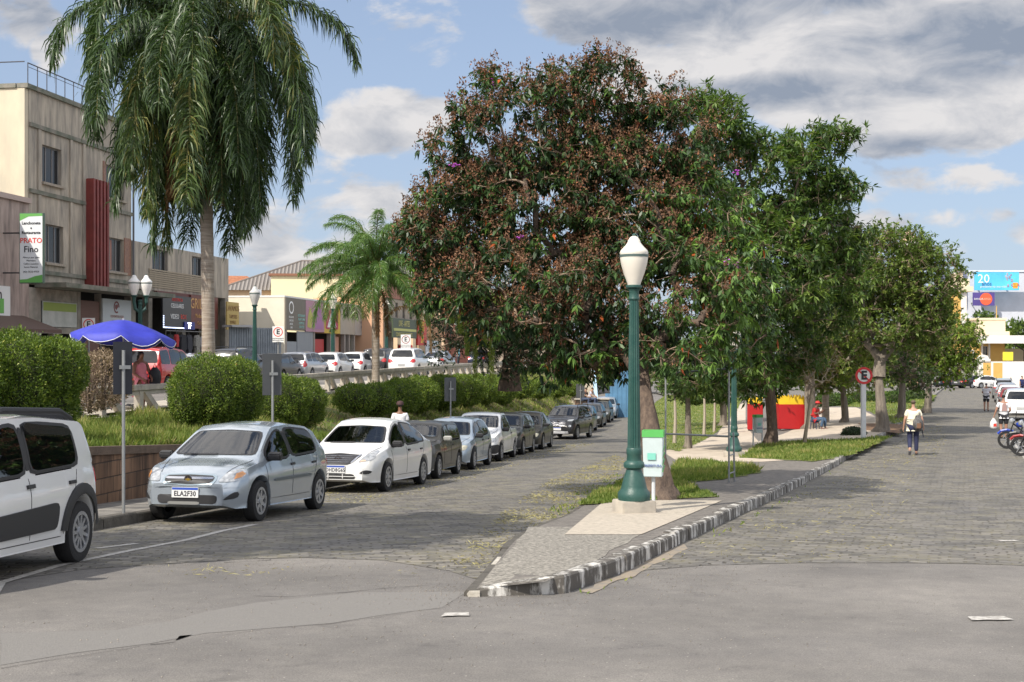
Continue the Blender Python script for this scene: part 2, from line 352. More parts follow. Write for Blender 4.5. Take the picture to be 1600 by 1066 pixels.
def kerb_mat():
    m = bpy.data.materials.new('flaking_white_paint_on_stone'); m.use_nodes = True; nt = m.node_tree; N = nt.nodes; L = nt.links; b = N['Principled BSDF']
    tc = N.new('ShaderNodeTexCoord'); mp = N.new('ShaderNodeMapping'); mp.inputs['Scale'].default_value = (5, 5, 1.6); L.new(tc.outputs['Object'], mp.inputs[0])
    n = N.new('ShaderNodeTexNoise'); n.inputs['Scale'].default_value = 1.2; n.inputs['Detail'].default_value = 8; n.inputs['Roughness'].default_value = .7; L.new(mp.outputs[0], n.inputs[0])
    r = N.new('ShaderNodeValToRGB'); L.new(n.outputs[0], r.inputs[0]); e = r.color_ramp.elements; e[0].position = .49; e[1].position = .60; e[0].color = (.10, .09, .078, 1); e[1].color = (.60, .58, .54, 1)
    L.new(r.outputs[0], b.inputs['Base Color']); b.inputs['Roughness'].default_value = .85
    bp = N.new('ShaderNodeBump'); bp.inputs['Strength'].default_value = .8; bp.inputs['Distance'].default_value = .02; L.new(n.outputs[0], bp.inputs['Height']); L.new(bp.outputs[0], b.inputs['Normal'])
    return m
ASPH = asphalt_mat(); COB_L = cobble_mat('left_cobbles', -.155, .75); COB_R = cobble_mat('right_cobbles', .34, .65); KERB = kerb_mat()
STONEKERB = mat('dark_kerb_stone', (.11, .1, .085), .9, var=.45, vscale=6, bump=.6, bscale=25)
PAVE = mat('dark_mosaic_paving', (.21, .19, .168), .85, vscale=9, bump=.7, bscale=45, color2=(.11, .10, .09))
TIPC = mat('worn_concrete', (.36, .335, .29), .9, vscale=24, bump=.9, bscale=40, color2=(.10, .092, .08))
PALE = mat('pale_mosaic_paving', (.5, .44, .36), .88, vscale=14, bump=.4, bscale=60, color2=(.34, .3, .245))
PATHM = mat('pale_path', (.55, .47, .38), .9, vscale=2, bump=.3, bscale=40, color2=(.40, .335, .26))
SOIL = mat('red_soil', (.24, .135, .075), .95, vscale=4, bump=.6, bscale=20, color2=(.12, .075, .045))
LAWN = mat('lawn', (.10, .15, .03), .95, vscale=3, bump=1, bscale=60, color2=(.19, .19, .06))
BANKM = mat('grassy_soil', (.085, .13, .025), .95, vscale=1.2, bump=1, bscale=40, color2=(.20, .13, .06))
CONC = mat('concrete', (.52, .47, .39), .9, vscale=3, bump=.25, bscale=30, color2=(.33, .3, .26))
WHITEP = mat('worn_road_paint', (.58, .56, .52), .8, vscale=22, color2=(.24, .22, .2))
BRICKW = None
def wall_mat():
    m = bpy.data.materials.new('reddish_stone_wall'); m.use_nodes = True; nt = m.node_tree; N = nt.nodes; L = nt.links; b = N['Principled BSDF']
    tc = N.new('ShaderNodeTexCoord'); mp = N.new('ShaderNodeMapping'); mp.inputs['Rotation'].default_value = (rad(90), 0, 0); L.new(tc.outputs['Object'], mp.inputs[0])
    sp = N.new('ShaderNodeSeparateXYZ'); L.new(tc.outputs['Object'], sp.inputs[0]); cb = N.new('ShaderNodeCombineXYZ'); L.new(sp.outputs[1], cb.inputs[0]); L.new(sp.outputs[2], cb.inputs[1])
    br = N.new('ShaderNodeTexBrick'); L.new(cb.outputs[0], br.inputs[0]); br.inputs['Scale'].default_value = 1; br.inputs['Brick Width'].default_value = .42; br.inputs['Row Height'].default_value = .25
    br.inputs['Mortar Size'].default_value = .012; br.inputs['Mortar Smooth'].default_value = .5
    br.inputs['Color1'].default_value = (.125, .075, .05, 1); br.inputs['Color2'].default_value = (.20, .122, .08, 1); br.inputs['Mortar'].default_value = (.07, .05, .04, 1)
    mp2 = N.new('ShaderNodeMapping'); mp2.inputs['Scale'].default_value = (6, 6, 1); L.new(tc.outputs['Object'], mp2.inputs[0])
    n = N.new('ShaderNodeTexNoise'); n.inputs['Scale'].default_value = 1; n.inputs['Detail'].default_value = 7; L.new(mp2.outputs[0], n.inputs[0])
    r = N.new('ShaderNodeValToRGB'); L.new(n.outputs[0], r.inputs[0]); e = r.color_ramp.elements; e[0].position = .35; e[1].position = .65; e[0].color = (.45, .45, .45, 1); e[1].color = (1.35, 1.3, 1.2, 1)
    x = N.new('ShaderNodeMix'); x.data_type = 'RGBA'; x.blend_type = 'MULTIPLY'; x.inputs[0].default_value = 1; L.new(br.outputs[0], x.inputs[6]); L.new(r.outputs[0], x.inputs[7])
    L.new(x.outputs[2], b.inputs['Base Color']); b.inputs['Roughness'].default_value = .9
    bp = N.new('ShaderNodeBump'); bp.inputs['Strength'].default_value = .8; bp.inputs['Distance'].default_value = .02; L.new(br.outputs['Fac'], bp.inputs['Height']); bp.invert = True; L.new(bp.outputs[0], b.inputs['Normal'])
    return m
WALLM = wall_mat()

# ---------------------------------------------------------------- ground, roads, median
def ground():
    ys = list(np.arange(-30, 100, 1.0)) + list(np.arange(100, 260, 5)) + [300, 400, 600, 900, 1500, 3000]
    xs = [-1500, -500, -150, -60, -40, -30, -20] + list(np.arange(-14, 60, 1.25)) + [65, 80, 120, 250, 600, 1800]
    V = [(x, y, H(x, y)) for y in ys for x in xs]; n = len(xs)
    Fq = [(j * n + i, j * n + i + 1, (j + 1) * n + i + 1, (j + 1) * n + i) for j in range(len(ys) - 1) for i in range(n - 1)]
    o = link('asphalt_ground', rawmesh('ground', V, Fq), ASPH); o.data.shade_smooth(); o['kind'] = 'structure'
ground()
# cobbled carriageways begin along a ragged line
lb = [G(x, y)[:2] for x, y in ((30, 905), (130, 890), (250, 882), (380, 874), (480, 872), (600, 876), (700, 892), (742, 905))]
lb = [(LK(11.5), 11.5)] + lb
sheet('left_cobbled_street', wob([(LK(12.2) - 2, 12.2)] + lb[1:] + [(.3, 13.6), (1.0, 18), (3.9, 38), (16.2, 120), (LK(120), 120), (LK(60), 60), (LK(30), 30)], .05, .6, 1), lambda x, y: H(x, y) + .004, COB_L)
rb = [G(x, y)[:2] for x, y in ((990, 893), (1100, 884), (1250, 880), (1400, 880), (1600, 884), (1900, 890))]
rpoly = rb + [(34, 60), (64, 138), (50, 147)] + [(KR(y) - .05, y) for y in (147, 123, 54.5, 40, 26.4, 17.8, 14.2)]
sheet('right_cobbled_street', wob(rpoly, .05, .6, 2), lambda x, y: H(x, y) + .004, COB_R)
# the median
my = [10.62, 10.9, 11.5, 12.3, 14.2, 16, 17.8, 20, 23, 26.4, 30, 35, 40, 47, 54.5, 70, 90, 123, 146]
def tipdrop(x, y): return -.10 * max(0, 1 - (y - 10.6) / 2.2) * min(1, max(0, (.45 - x) / .75))
medz = lambda x, y: H(x, y) + .15 + tipdrop(x, y)
HT = lambda x, y: H(x, y) + tipdrop(x, y)
mpoly = [(KR(y) - .13, y) for y in my] + [(KL(y) + .1, y) for y in my[::-1]]
mpoly[0] = (.28, 10.72); mpoly[-1] = (-.3, 10.78)
sheet('median_pavement', mpoly, medz, PAVE, .8)
tipp = [(-.28, 10.8), (.27, 10.76), (KR(12.1) - .2, 12.1), (KR(14.2) - .35, 14.2), (KR(15.6) - .5, 15.6), (.2, 15.8), (.1, 14.5), (-.1, 12.3)]
sheet('worn_concrete_tip', wob(tipp, .03, .4, 3), lambda x, y: medz(x, y) + .004, TIPC, .6)
def pp(l, off=.15): return [G(x, y, off)[:2] for x, y in l]
sheet('pale_paving_round_lamp', pp([(882, 836), (1002, 836), (1128, 783), (1000, 782), (940, 787)]), lambda x, y: medz(x, y) + .008, PALE, .6)
sheet('park_path', pp([(1060, 722), (1190, 722), (1290, 716), (1400, 668), (1338, 637), (1284, 637), (1270, 655), (1230, 676), (1185, 690), (1165, 660), (1165, 628), (1140, 640), (1120, 680), (1035, 706)]), lambda x, y: medz(x, y) + .008, PATHM, .8)
sheet('worn_soil_under_tree', wob(pp([(1350, 672), (1405, 678), (1412, 664), (1340, 662)]), .1, .8, 4), lambda x, y: medz(x, y) + .016, SOIL, .8)
LAWNS = [('lawn_by_pipe_frame', [(1040, 752), (1060, 722), (1150, 726), (1190, 738), (1130, 750), (1060, 755)]),
         ('lawn_round_young_tree', [(1155, 716), (1190, 694), (1290, 690), (1392, 684), (1330, 712), (1270, 722)]),
         ('park_lawn', [(1062, 706), (1120, 676), (1152, 640), (1160, 622), (1040, 618), (1010, 640), (1020, 700)]),
         ('far_park_lawn', [(1300, 634), (1345, 637), (1400, 664), (1440, 640), (1464, 618), (1380, 612), (1300, 618)]),
         ('grass_round_tree_foot', [(905, 790), (935, 770), (975, 752), (1060, 752), (1085, 765), (1125, 777), (1000, 783), (930, 789)])]
LP = {}
for i, (nm, l) in enumerate(LAWNS):
    LP[nm] = pp(l); sheet(nm, wob(LP[nm], .12, .5, 10 + i), lambda x, y, i=i: medz(x, y) + .012 + .001 * i, LAWN, 1)
def kerb(name, pts, w, h, m, zf, seg=.85, gap=.012, jit=.01, inner=1):
    """kerb stones set end to end along pts, w wide, inner=+1 keeps them left of the walk"""
    P = [Vector((x, y)) for x, y in pts]; mb = MB(); r = random.Random(5)
    cum = [0]
    for a, b in zip(P, P[1:]): cum.append(cum[-1] + (b - a).length)
    def at(s):
        for i in range(len(P) - 1):
            if s <= cum[i + 1] or i == len(P) - 2:
                t = (s - cum[i]) / (cum[i + 1] - cum[i]); return P[i].lerp(P[i + 1], t), (P[i + 1] - P[i]).normalized()
    s = 0
    while s < cum[-1]:
        sg = seg * r.uniform(.8, 1.2) * (1 if s < 40 else 3); e = min(cum[-1], s + sg); a, da = at(s + gap / 2); b, db = at(e - gap / 2)
        vs = []; jz = r.uniform(-jit, jit); jo = r.uniform(-jit, jit)
        for p, d in ((a, da), (b, db)):
            n = Vector((-d.y, d.x)) * inner
            for off, z in ((jo - .0, -.2), (jo + .01, h - .02), (jo + .025, h), (w + jo, h), (w + jo, -.2)):
                q = p + n * off; vs.append((q.x, q.y, zf(q.x, q.y) + z + (jz if z > 0 else 0)))
        mb.add(vs, [(0, 1, 6, 5), (1, 2, 7, 6), (2, 3, 8, 7), (3, 4, 9, 8), (0, 4, 3, 2, 1), (5, 6, 7, 8, 9)]); s = e
    o = mb.build(name, m); o['kind'] = 'structure'; return o
kerb('painted_kerb', [(-.28, 10.70), (.1, 10.62), (.37, 10.7)] + [(x, y) for x, y in zip(KX[3:], KY[3:])], .16, .155, KERB, HT)
kerb('left_median_kerb', [(-.42, 10.75), (-.25, 12), (.02, 15), (.75, 18), (3.9, 38), (16.2, 120)], .15, .14, STONEKERB, HT, inner=-1)
kerb('tip_edge', [(-.40, 10.72), (-.31, 11.2), (-.12, 12.8), (-.02, 14.3), (.12, 15.2)], .12, .13, mat('pale_worn_edge', (.58, .55, .49), .9, vscale=6, color2=(.3, .27, .22), bump=.6, bscale=25), HT, inner=-1, seg=.45, jit=.02)
kerb('street_kerb', [(LK(y), y) for y in (6, 20, 40, 60, 90, 120)], .18, .15, STONEKERB, H)
sheet('sidewalk', [(LK(6) - .16, 6), (LK(120) - .16, 120), (WL(120), 120), (WL(6), 6)], lambda x, y: H(x, y) + .146, mat('grey_mosaic_sidewalk', (.27, .25, .22), .88, vscale=2.2, bump=.5, bscale=50, color2=(.10, .095, .09)), 1)
kerb('far_right_kerb', [(KR(y) + 9.3, y) for y in (20, 40, 80, 130)], .2, .15, STONEKERB, H, inner=-1, seg=2)
sheet('right_sidewalk', [(KR(20) + 9.5, 20), (KR(130) + 9.5, 130), (KR(130) + 14, 130), (KR(20) + 14, 20)], lambda x, y: H(x, y) + .146, CONC, 2)
# worn edge line of the parking lane and other paint
def strip(name, pts, w, off=.009, m=WHITEP):
    P = [Vector(p) for p in pts]; poly = []; bk = []
    for i, p in enumerate(P):
        d = (P[min(i + 1, len(P) - 1)] - P[max(0, i - 1)]).normalized(); n = Vector((-d.y, d.x)); poly.append(tuple(p + n * w / 2)); bk.append(tuple(p - n * w / 2))
    return sheet(name, poly + bk[::-1], lambda x, y: H(x, y) + off, m, .7)
strip('parking_lane_line', [(-5.2 + .155 * 9, 9)] + [G(x, y)[:2] for x, y in ((0, 912), (95, 884), (200, 862), (290, 845), (345, 831), (400, 820))], .1)
strip('parking_bay_line', [G(x, y)[:2] for x, y in ((150, 858), (215, 850))], .1)
strip('right_lane_line', [G(x, y)[:2] for x, y in ((1580, 690), (1592, 702), (1604, 718))], .12)
for i, (x, y, w) in enumerate(((1545, 968, 34), (1575, 846, 16), (712, 962, 22))):
    c = G(x, y); l = w / F * c[1]; sheet('paint_mark', wob([(c[0] - l, c[1] - .1), (c[0] + l, c[1] - .06), (c[0] + l * .9, c[1] + .1), (c[0] - l * .8, c[1] + .08)], .03, .1, i), lambda x, y: H(x, y) + .01, WHITEP, 1)
# cracks in the asphalt, drawn as thin dark strips
CRK = mat('dark_crack', (.035, .032, .03), .95)
def crack(pts, w):
    r = random.Random(len(pts)); q = []
    g = [Vector(G(x, y)[:2]) for x, y in pts]
    for a, b in zip(g, g[1:]):
        n = max(2, int((b - a).length / .12))
        for k in range(n):
            p = a.lerp(b, k / n); q.append((p.x, p.y + r.uniform(-.03, .03)))
    up = [(x, y + w * r.uniform(.2, 1)) for x, y in q]
    sheet('road_crack', up + q[::-1], lambda x, y: H(x, y) + .005, CRK, .6)
crack([(0, 1046), (60, 1036), (130, 1026), (200, 1014), (235, 1008)], .014)
crack([(235, 1008), (272, 1004), (282, 994), (318, 992)], .018)
crack([(395, 932), (450, 934), (540, 926), (640, 917), (700, 914)], .02)
crack([(350, 880), (400, 877), (445, 875)], .04)
crack([(345, 994), (420, 984), (510, 976), (590, 966), (660, 954)], .01)
sheet('patched_asphalt', wob([G(x, y)[:2] for x, y in ((0, 1040), (235, 1006), (320, 990), (520, 974), (690, 950), (730, 925), (560, 926), (400, 942), (180, 985), (0, 990))], .05, .5, 8), lambda x, y: H(x, y) + .002, mat('asphalt_patch', (.20, .189, .175), .85, vscale=50, bump=.4, bscale=70, color2=(.17, .161, .149)), 1)
sheet('dirt_by_kerb', wob([(G(x, y)[0], G(x, y)[1]) for x, y in ((925, 928), (1000, 895), (1075, 858), (1068, 850), (990, 888), (905, 925))], .04, .3, 9), lambda x, y: H(x, y) + .006, mat('pale_dirt', (.31, .25, .175), .95, vscale=5, color2=(.2, .183, .165)), 1)

# ---------------------------------------------------------------- retaining wall, bank, upper street, balustrade
def wtop(y): return float(np.interp(y, [0, 16, 22, 28, 36, 60, 110], [.95, .93, .88, .8, .62, .5, .4]))
def retaining_wall():
    mb = MB(); vs = []; cap = MB()
    Y = [4, 10, 16, 20, 24, 28, 34, 40, 50, 60, 75, 90, 105]
    for a, b in zip(Y, Y[1:]):
        q = []; c = []
        for y in (a, b):
            z0 = LZ(y); z1 = z0 + .15 + wtop(y)
            for dx, z in ((0, z0), (0, z1 - .13), (-.28, z1 - .13), (-.28, z0)): q.append((WL(y) + dx, y, z))
            for dx, z in ((.04, z1 - .13), (.04, z1), (-.32, z1), (-.32, z1 - .13)): c.append((WL(y) + dx, y, z))
        fs = [(0, 1, 5, 4), (1, 2, 6, 5), (2, 3, 7, 6), (0, 3, 2, 1), (4, 5, 6, 7)]
        mb.add(q, fs); cap.add(c, fs + [(3, 0, 4, 7)])
    t = tag(mb.build('retaining_wall', WALLM), 'low reddish brick retaining wall holding up the grassy bank behind the parked cars', 'wall')
    cap.build('coping', mat('coping_stone', (.16, .115, .085), .9, var=.4, vscale=5, bump=.5), t)
retaining_wall()
def bankz(x, y):
    t = (x - WL(y) + .3) / (BL(y) - WL(y) + .3); t = min(1, max(0, t)); z0 = LZ(y) + .1 + wtop(y); z1 = U(y) - .03
    s = t ** .75 if y > 30 else t ** .9
    return z0 + (z1 - z0) * s + .05 * math.sin(x * 2.1 + y) * math.sin(y * 1.3)
sheet('grassy_bank', [(WL(4) - .28, 4), (WL(108) - .28, 108), (BL(108), 108), (BL(4), 4)], bankz, BANKM, .8)
sheet('upper_street', [(BL(3), 3), (BL(108), 108), (BL(220), 220), (-75, 220), (-75, 3)], lambda x, y: U(y) - .02, ASPH, 4)
sheet('upper_sidewalk', [(BL(3), 3), (BL(200), 200), (BL(200) - 1.9, 200), (BL(3) - 1.9, 3)], lambda x, y: U(y) + .1, CONC, 2)
sheet('shopfront_sidewalk', [(-26.7 + .155 * 20, 20), (-26.7 + .155 * 200, 200), (-24.2 + .155 * 200, 200), (-24.2 + .155 * 20, 20)], lambda x, y: U(y) + .1, CONC, 3)
DIR = Vector((.155, 1)).normalized(); RZ_ST = math.atan2(1, .155)
def balustrade():
    root = empty('balustrade', 'long pale concrete balustrade of zigzag panels along the top of the grassy bank', 'balustrade', (BL(24), 24, 0), RZ_ST)
    # local x runs along the street
    L = 77; zl = lambda x: U(24 + x * DIR.y) - .03
    rail = MB(); base = MB(); n = int(L / 2.0)
    for i in range(n):
        x0 = i * 2.0; z = zl(x0)
        rail.b2(x0, x0 + 1.99, -.12, .12, z + .62, z + .76); base.b2(x0, x0 + 1.99, -.14, .14, z - .35, z + .06)
    rail.build('top_rail', CONC, root, bevel=.01); base.build('base', CONC, root)
    for i in range(n):
        x0 = i * 2.0; z = zl(x0); m = MB()
        F2 = lambda a, b, h: (a, h, b)
        m.prism([(x0 + .0, z + .06), (x0 + .22, z + .06), (x0 + .22, z + .62), (x0 + .0, z + .62)], -.08, .08, f=F2)
        m.prism([(x0 + .22, z + .62), (x0 + .50, z + .62), (x0 + 1.35, z + .06), (x0 + 1.05, z + .06)], -.07, .07, f=F2)
        m.prism([(x0 + .50, z + .62), (x0 + .70, z + .50), (x0 + 1.98, z + .50), (x0 + 1.98, z + .62)], -.065, .065, f=F2)
        m.build('panel', CONC, root)
balustrade()
# grass blades
def grass(name, poly, zf, dens, hgt, m, seed, label=None, flat=.5, clump=1.0, wf=1.0):
    r = np.random.default_rng(seed); xs = np.array([p[0] for p in poly]); ys = np.array([p[1] for p in poly])
    area = .5 * abs(np.dot(xs, np.roll(ys, 1)) - np.dot(ys, np.roll(xs, 1))); n = int(area * dens * 2.2) + 50
    X = r.uniform(xs.min(), xs.max(), n); Y = r.uniform(ys.min(), ys.max(), n); ins = np.zeros(n, bool); j = len(poly) - 1
    for i in range(len(poly)):
        c = ((ys[i] > Y) != (ys[j] > Y)) & (X < (xs[j] - xs[i]) * (Y - ys[i]) / (ys[j] - ys[i] + 1e-12) + xs[i]); ins ^= c; j = i
    X, Y = X[ins], Y[ins]; nz = np.sin(X * 1.7 + seed) * np.sin(Y * 1.3 + seed * 2) + np.sin(X * 4.1) * np.sin(Y * 3.7)
    keep = r.uniform(-1.6, 1.2, len(X)) < nz + clump; X, Y, nz = X[keep], Y[keep], nz[keep]
    Z = np.array([zf(a, b) for a, b in zip(X, Y)]); cen = np.stack([X, Y, Z], 1); n = len(X)
    d = np.stack([r.normal(0, flat, n), r.normal(0, flat, n), np.ones(n)], 1); nr = norm(r.normal(0, 1, (n, 3))); h = hgt * r.uniform(.5, 1.3, n) * (1 + .3 * nz)
    V, Q = leaves(cen, d, nr, h, wf * (.012 + .006 * r.random(n) + .0004 * Y), 0)
    o = link(name, rawmesh(name, V, Q, np.clip(.5 + .2 * nz + r.normal(0, .2, n), 0, 1)), m); o['kind'] = 'stuff'
    if label: o['label'] = label; o['category'] = 'grass'
    return o
GRASS = leafmat('grass_blades', [(0, (.075, .125, .022)), (.5, (.15, .205, .048)), (.85, (.26, .28, .09)), (1, (.38, .33, .15))], .6, .35, .2)
grass('bank_grass', [(WL(12) - .25, 12), (WL(34) - .25, 34), (BL(34) + .3, 34), (BL(12) + .3, 12)], bankz, 560, .24, GRASS, 1, 'long bright green grass covering the near part of the bank', .45)
grass('bank_grass', [(WL(34) - .25, 34), (WL(100) - .25, 100), (BL(100) + .3, 100), (BL(34) + .3, 34)], bankz, 130, .2, GRASS, 2, 'patchy green grass on the far part of the bank under the hedges', .7, .1)
for i, (k, lab, dn, h) in enumerate((('lawn_by_pipe_frame', 'tall tuft of green grass beside the grey pipe frame', 520, .15), ('lawn_round_young_tree', 'rough grass strip around the leafless young tree', 330, .12),
                                     ('park_lawn', 'sunlit lawn behind the pipe frame', 60, .1), ('far_park_lawn', 'lawn around the foot of the thick grey trunk', 60, .12), ('grass_round_tree_foot', 'short green grass around the foot of the near tree and lamp', 900, .09))):
    grass('grass', LP[k], medz, dn, h, GRASS, 20 + i, lab)
grass('verge_grass', [G(x, y)[:2] for x, y in ((868, 818), (980, 745), (965, 740), (900, 770), (855, 800))], H, 420, .05, GRASS, 31, 'thin yellow green weeds along the left edge of the median', .9, -.3)
grass('kerb_weeds', [G(x, y)[:2] for x, y in ((890, 934), (1010, 885), (1240, 774), (1250, 778), (1020, 893), (905, 938))], H, 500, .06, GRASS, 32, 'weeds growing at the foot of the painted kerb', .8, -.3)
grass('kerb_weeds', [(KR(y) - .0, y) for y in (26, 40, 54, 100)] + [(KR(y) + .5, y) for y in (100, 54, 40, 26)], H, 120, .07, GRASS, 33, 'weeds along the far stretch of the median kerb', .8, -.2)

STRAW = leafmat('dry_straw', [(0, (.20, .17, .08)), (.5, (.32, .28, .13)), (1, (.42, .39, .19))], .85, .1, .1)
for i, (pl, dn, lab) in enumerate((([(742, 905), (700, 880), (790, 800), (860, 750), (960, 712), (985, 722), (930, 770), (850, 830), (800, 865)], 520, 'dry straw lying along the left side of the median'), ([(930, 930), (985, 897), (1240, 777), (1400, 690), (1470, 660), (1480, 690), (1420, 760), (1400, 860), (1250, 880), (1080, 886)], 170, 'dry straw scattered over the right cobbled street'), ([(470, 772), (620, 738), (760, 716), (900, 690), (930, 694), (780, 735), (640, 775), (500, 800)], 130, 'dry straw scattered beside the row of parked cars'), ([(300, 905), (760, 900), (730, 885), (400, 882), (200, 890)], 25, 'thin straw where the asphalt meets the cobbles'))):
    grass('dry_straw', [G(x, y)[:2] for x, y in pl], lambda x, y: H(x, y) + .008, dn, .07, STRAW, 70 + i, lab, 4.0, -.35, .4)

def grit():
    r = np.random.default_rng(44); P = []
    for px, py, n, sx_, sy_ in ((760, 925, 500, 90, 14), (560, 905, 420, 200, 20), (1000, 905, 500, 120, 18), (1300, 880, 260, 260, 8), (500, 980, 260, 330, 40), (1200, 980, 240, 300, 50), (350, 880, 250, 120, 8)):
        for _ in range(n):
            x, y = px + r.normal(0, sx_), py + r.normal(0, sy_)
            if y < 1100 and y > 860: P.append(G(x, y))
    P = np.array(P); n = len(P); s = r.uniform(.003, .011, n)[:, None]; V = np.stack([P + s * v for v in norm(r.normal(0, 1, (4, 3)))], 1) + np.array([0, 0, .004]); b = np.arange(n)[:, None] * 4
    o = link('grit', rawmesh('grit', V.reshape(-1, 3), np.concatenate([b + np.array([t]) for t in ((0, 1, 2), (0, 2, 3), (0, 3, 1), (1, 3, 2))])), mat('small_stones', (.4, .36, .31), .9, color2=(.15, .14, .13), vscale=3)); tag(o, 'small stones and grit lying on the road near the kerb tip', 'grit', kind='stuff')
grit()
# ---------------------------------------------------------------- shop row on the left
FAC = -26.7
def fy(px, c=FAC): return -c / (.155 - (px - 800) / F)     # distance of the facade line at photo column px
def frame_at(Y0, c=FAC):                                    # local x along the street, local y into the building
    return (c + .155 * Y0, Y0, 0), RZ_ST
def sx(px, Y0, c=FAC): return (fy(px, c) - Y0) / DIR.y       # local x of photo column px
def wall_open(x0, x1, z0, z1, ops, y0=0, th=.25):
    """wall panel in local xz plane with openings (a,b,c,d)=(xa,xb,za,zb)"""
    xs = sorted({x0, x1} | {v for o in ops for v in o[:2] if x0 < v < x1}); zs = sorted({z0, z1} | {v for o in ops for v in o[2:] if z0 < v < z1}); mb = MB()
    for a, b in zip(xs, xs[1:]):
        run = None
        for c, d in zip(zs, zs[1:]):
            cx, cz = (a + b) / 2, (c + d) / 2; hole = any(o[0] < cx < o[1] and o[2] < cz < o[3] for o in ops)
            if hole:
                if run: mb.b2(a, b, y0, y0 + th, run[0], run[1]); run = None
            else: run = (run[0], d) if run else (c, d)
        if run: mb.b2(a, b, y0, y0 + th, run[0], run[1])
    return mb
GLASS = mat('dark_window_glass', (.02, .023, .026), .12, spec=.35)
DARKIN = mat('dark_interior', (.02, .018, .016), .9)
GREYF = mat('grey_window_frame', (.2, .19, .18), .6)
STUCCO = mat('weathered_beige_render', (.51, .44, .35), .9, vscale=1.5, color2=(.22, .20, .175), bump=.15, streak=(2.2, 2.2, .38))
CREAM = mat('cream_paint', (.66, .57, .42), .85, vscale=1.1, color2=(.50, .44, .34), streak=(1, 1, .4))
PINKW = mat('dull_pink_render', (.48, .38, .33), .9, vscale=1.5, color2=(.22, .175, .155), streak=(2, 2, .4))
REDF = mat('dark_red_fins', (.22, .035, .028), .6, var=.35, vscale=3)
SLAB = mat('stained_concrete_slab', (.26, .235, .2), .9, vscale=2, color2=(.1, .12, .085))
BROWNT = mat('brown_glazed_tiles', (.16, .06, .03), .4, vscale=9, color2=(.28, .13, .06))
def sign_white(n, c=(.72, .72, .70)): return mat(n, c, .5)
BLK = mat('black_lettering', (.02, .02, .025), .5); WHT = mat('white_lettering', (.8, .8, .78), .5)
REDL = mat('red_lettering', (.62, .05, .03), .5); YELL = mat('yellow_lettering', (.75, .5, .04), .5); GRNL = mat('green_print', (.12, .36, .08), .5)
def window(root, x0, x1, z0, z1, y, m=GLASS, fm=GREYF, nmull=2, curtain=None):
    f = MB(); t = .06
    f.b2(x0, x1, y, y + .06, z0, z0 + t); f.b2(x0, x1, y, y + .06, z1 - t, z1); f.b2(x0, x0 + t, y, y + .06, z0 + t, z1 - t); f.b2(x1 - t, x1, y, y + .06, z0 + t, z1 - t)
    for i in range(1, nmull + 1):
        xm = x0 + (x1 - x0) * i / (nmull + 1); f.b2(xm - .03, xm + .03, y, y + .055, z0 + t, z1 - t)
    w = f.build('window', fm, root)
    MB().b2(x0 + t, x1 - t, y + .02, y + .035, z0 + t, z1 - t).build('pane', m, w)
    if curtain: MB().b2(x0 + .1, x0 + (x1 - x0) * .45, y + .005, y + .018, z0 + .08, z1 - .1).build('curtain', curtain, w)
    return w
def shade_rot(): return (rad(90), 0, 0)
def lett(name, s, size, m, root, x, z, y=-.03, **k): return text(name, s, size, m, root, (x, y, z), (rad(90), 0, 0), **k)

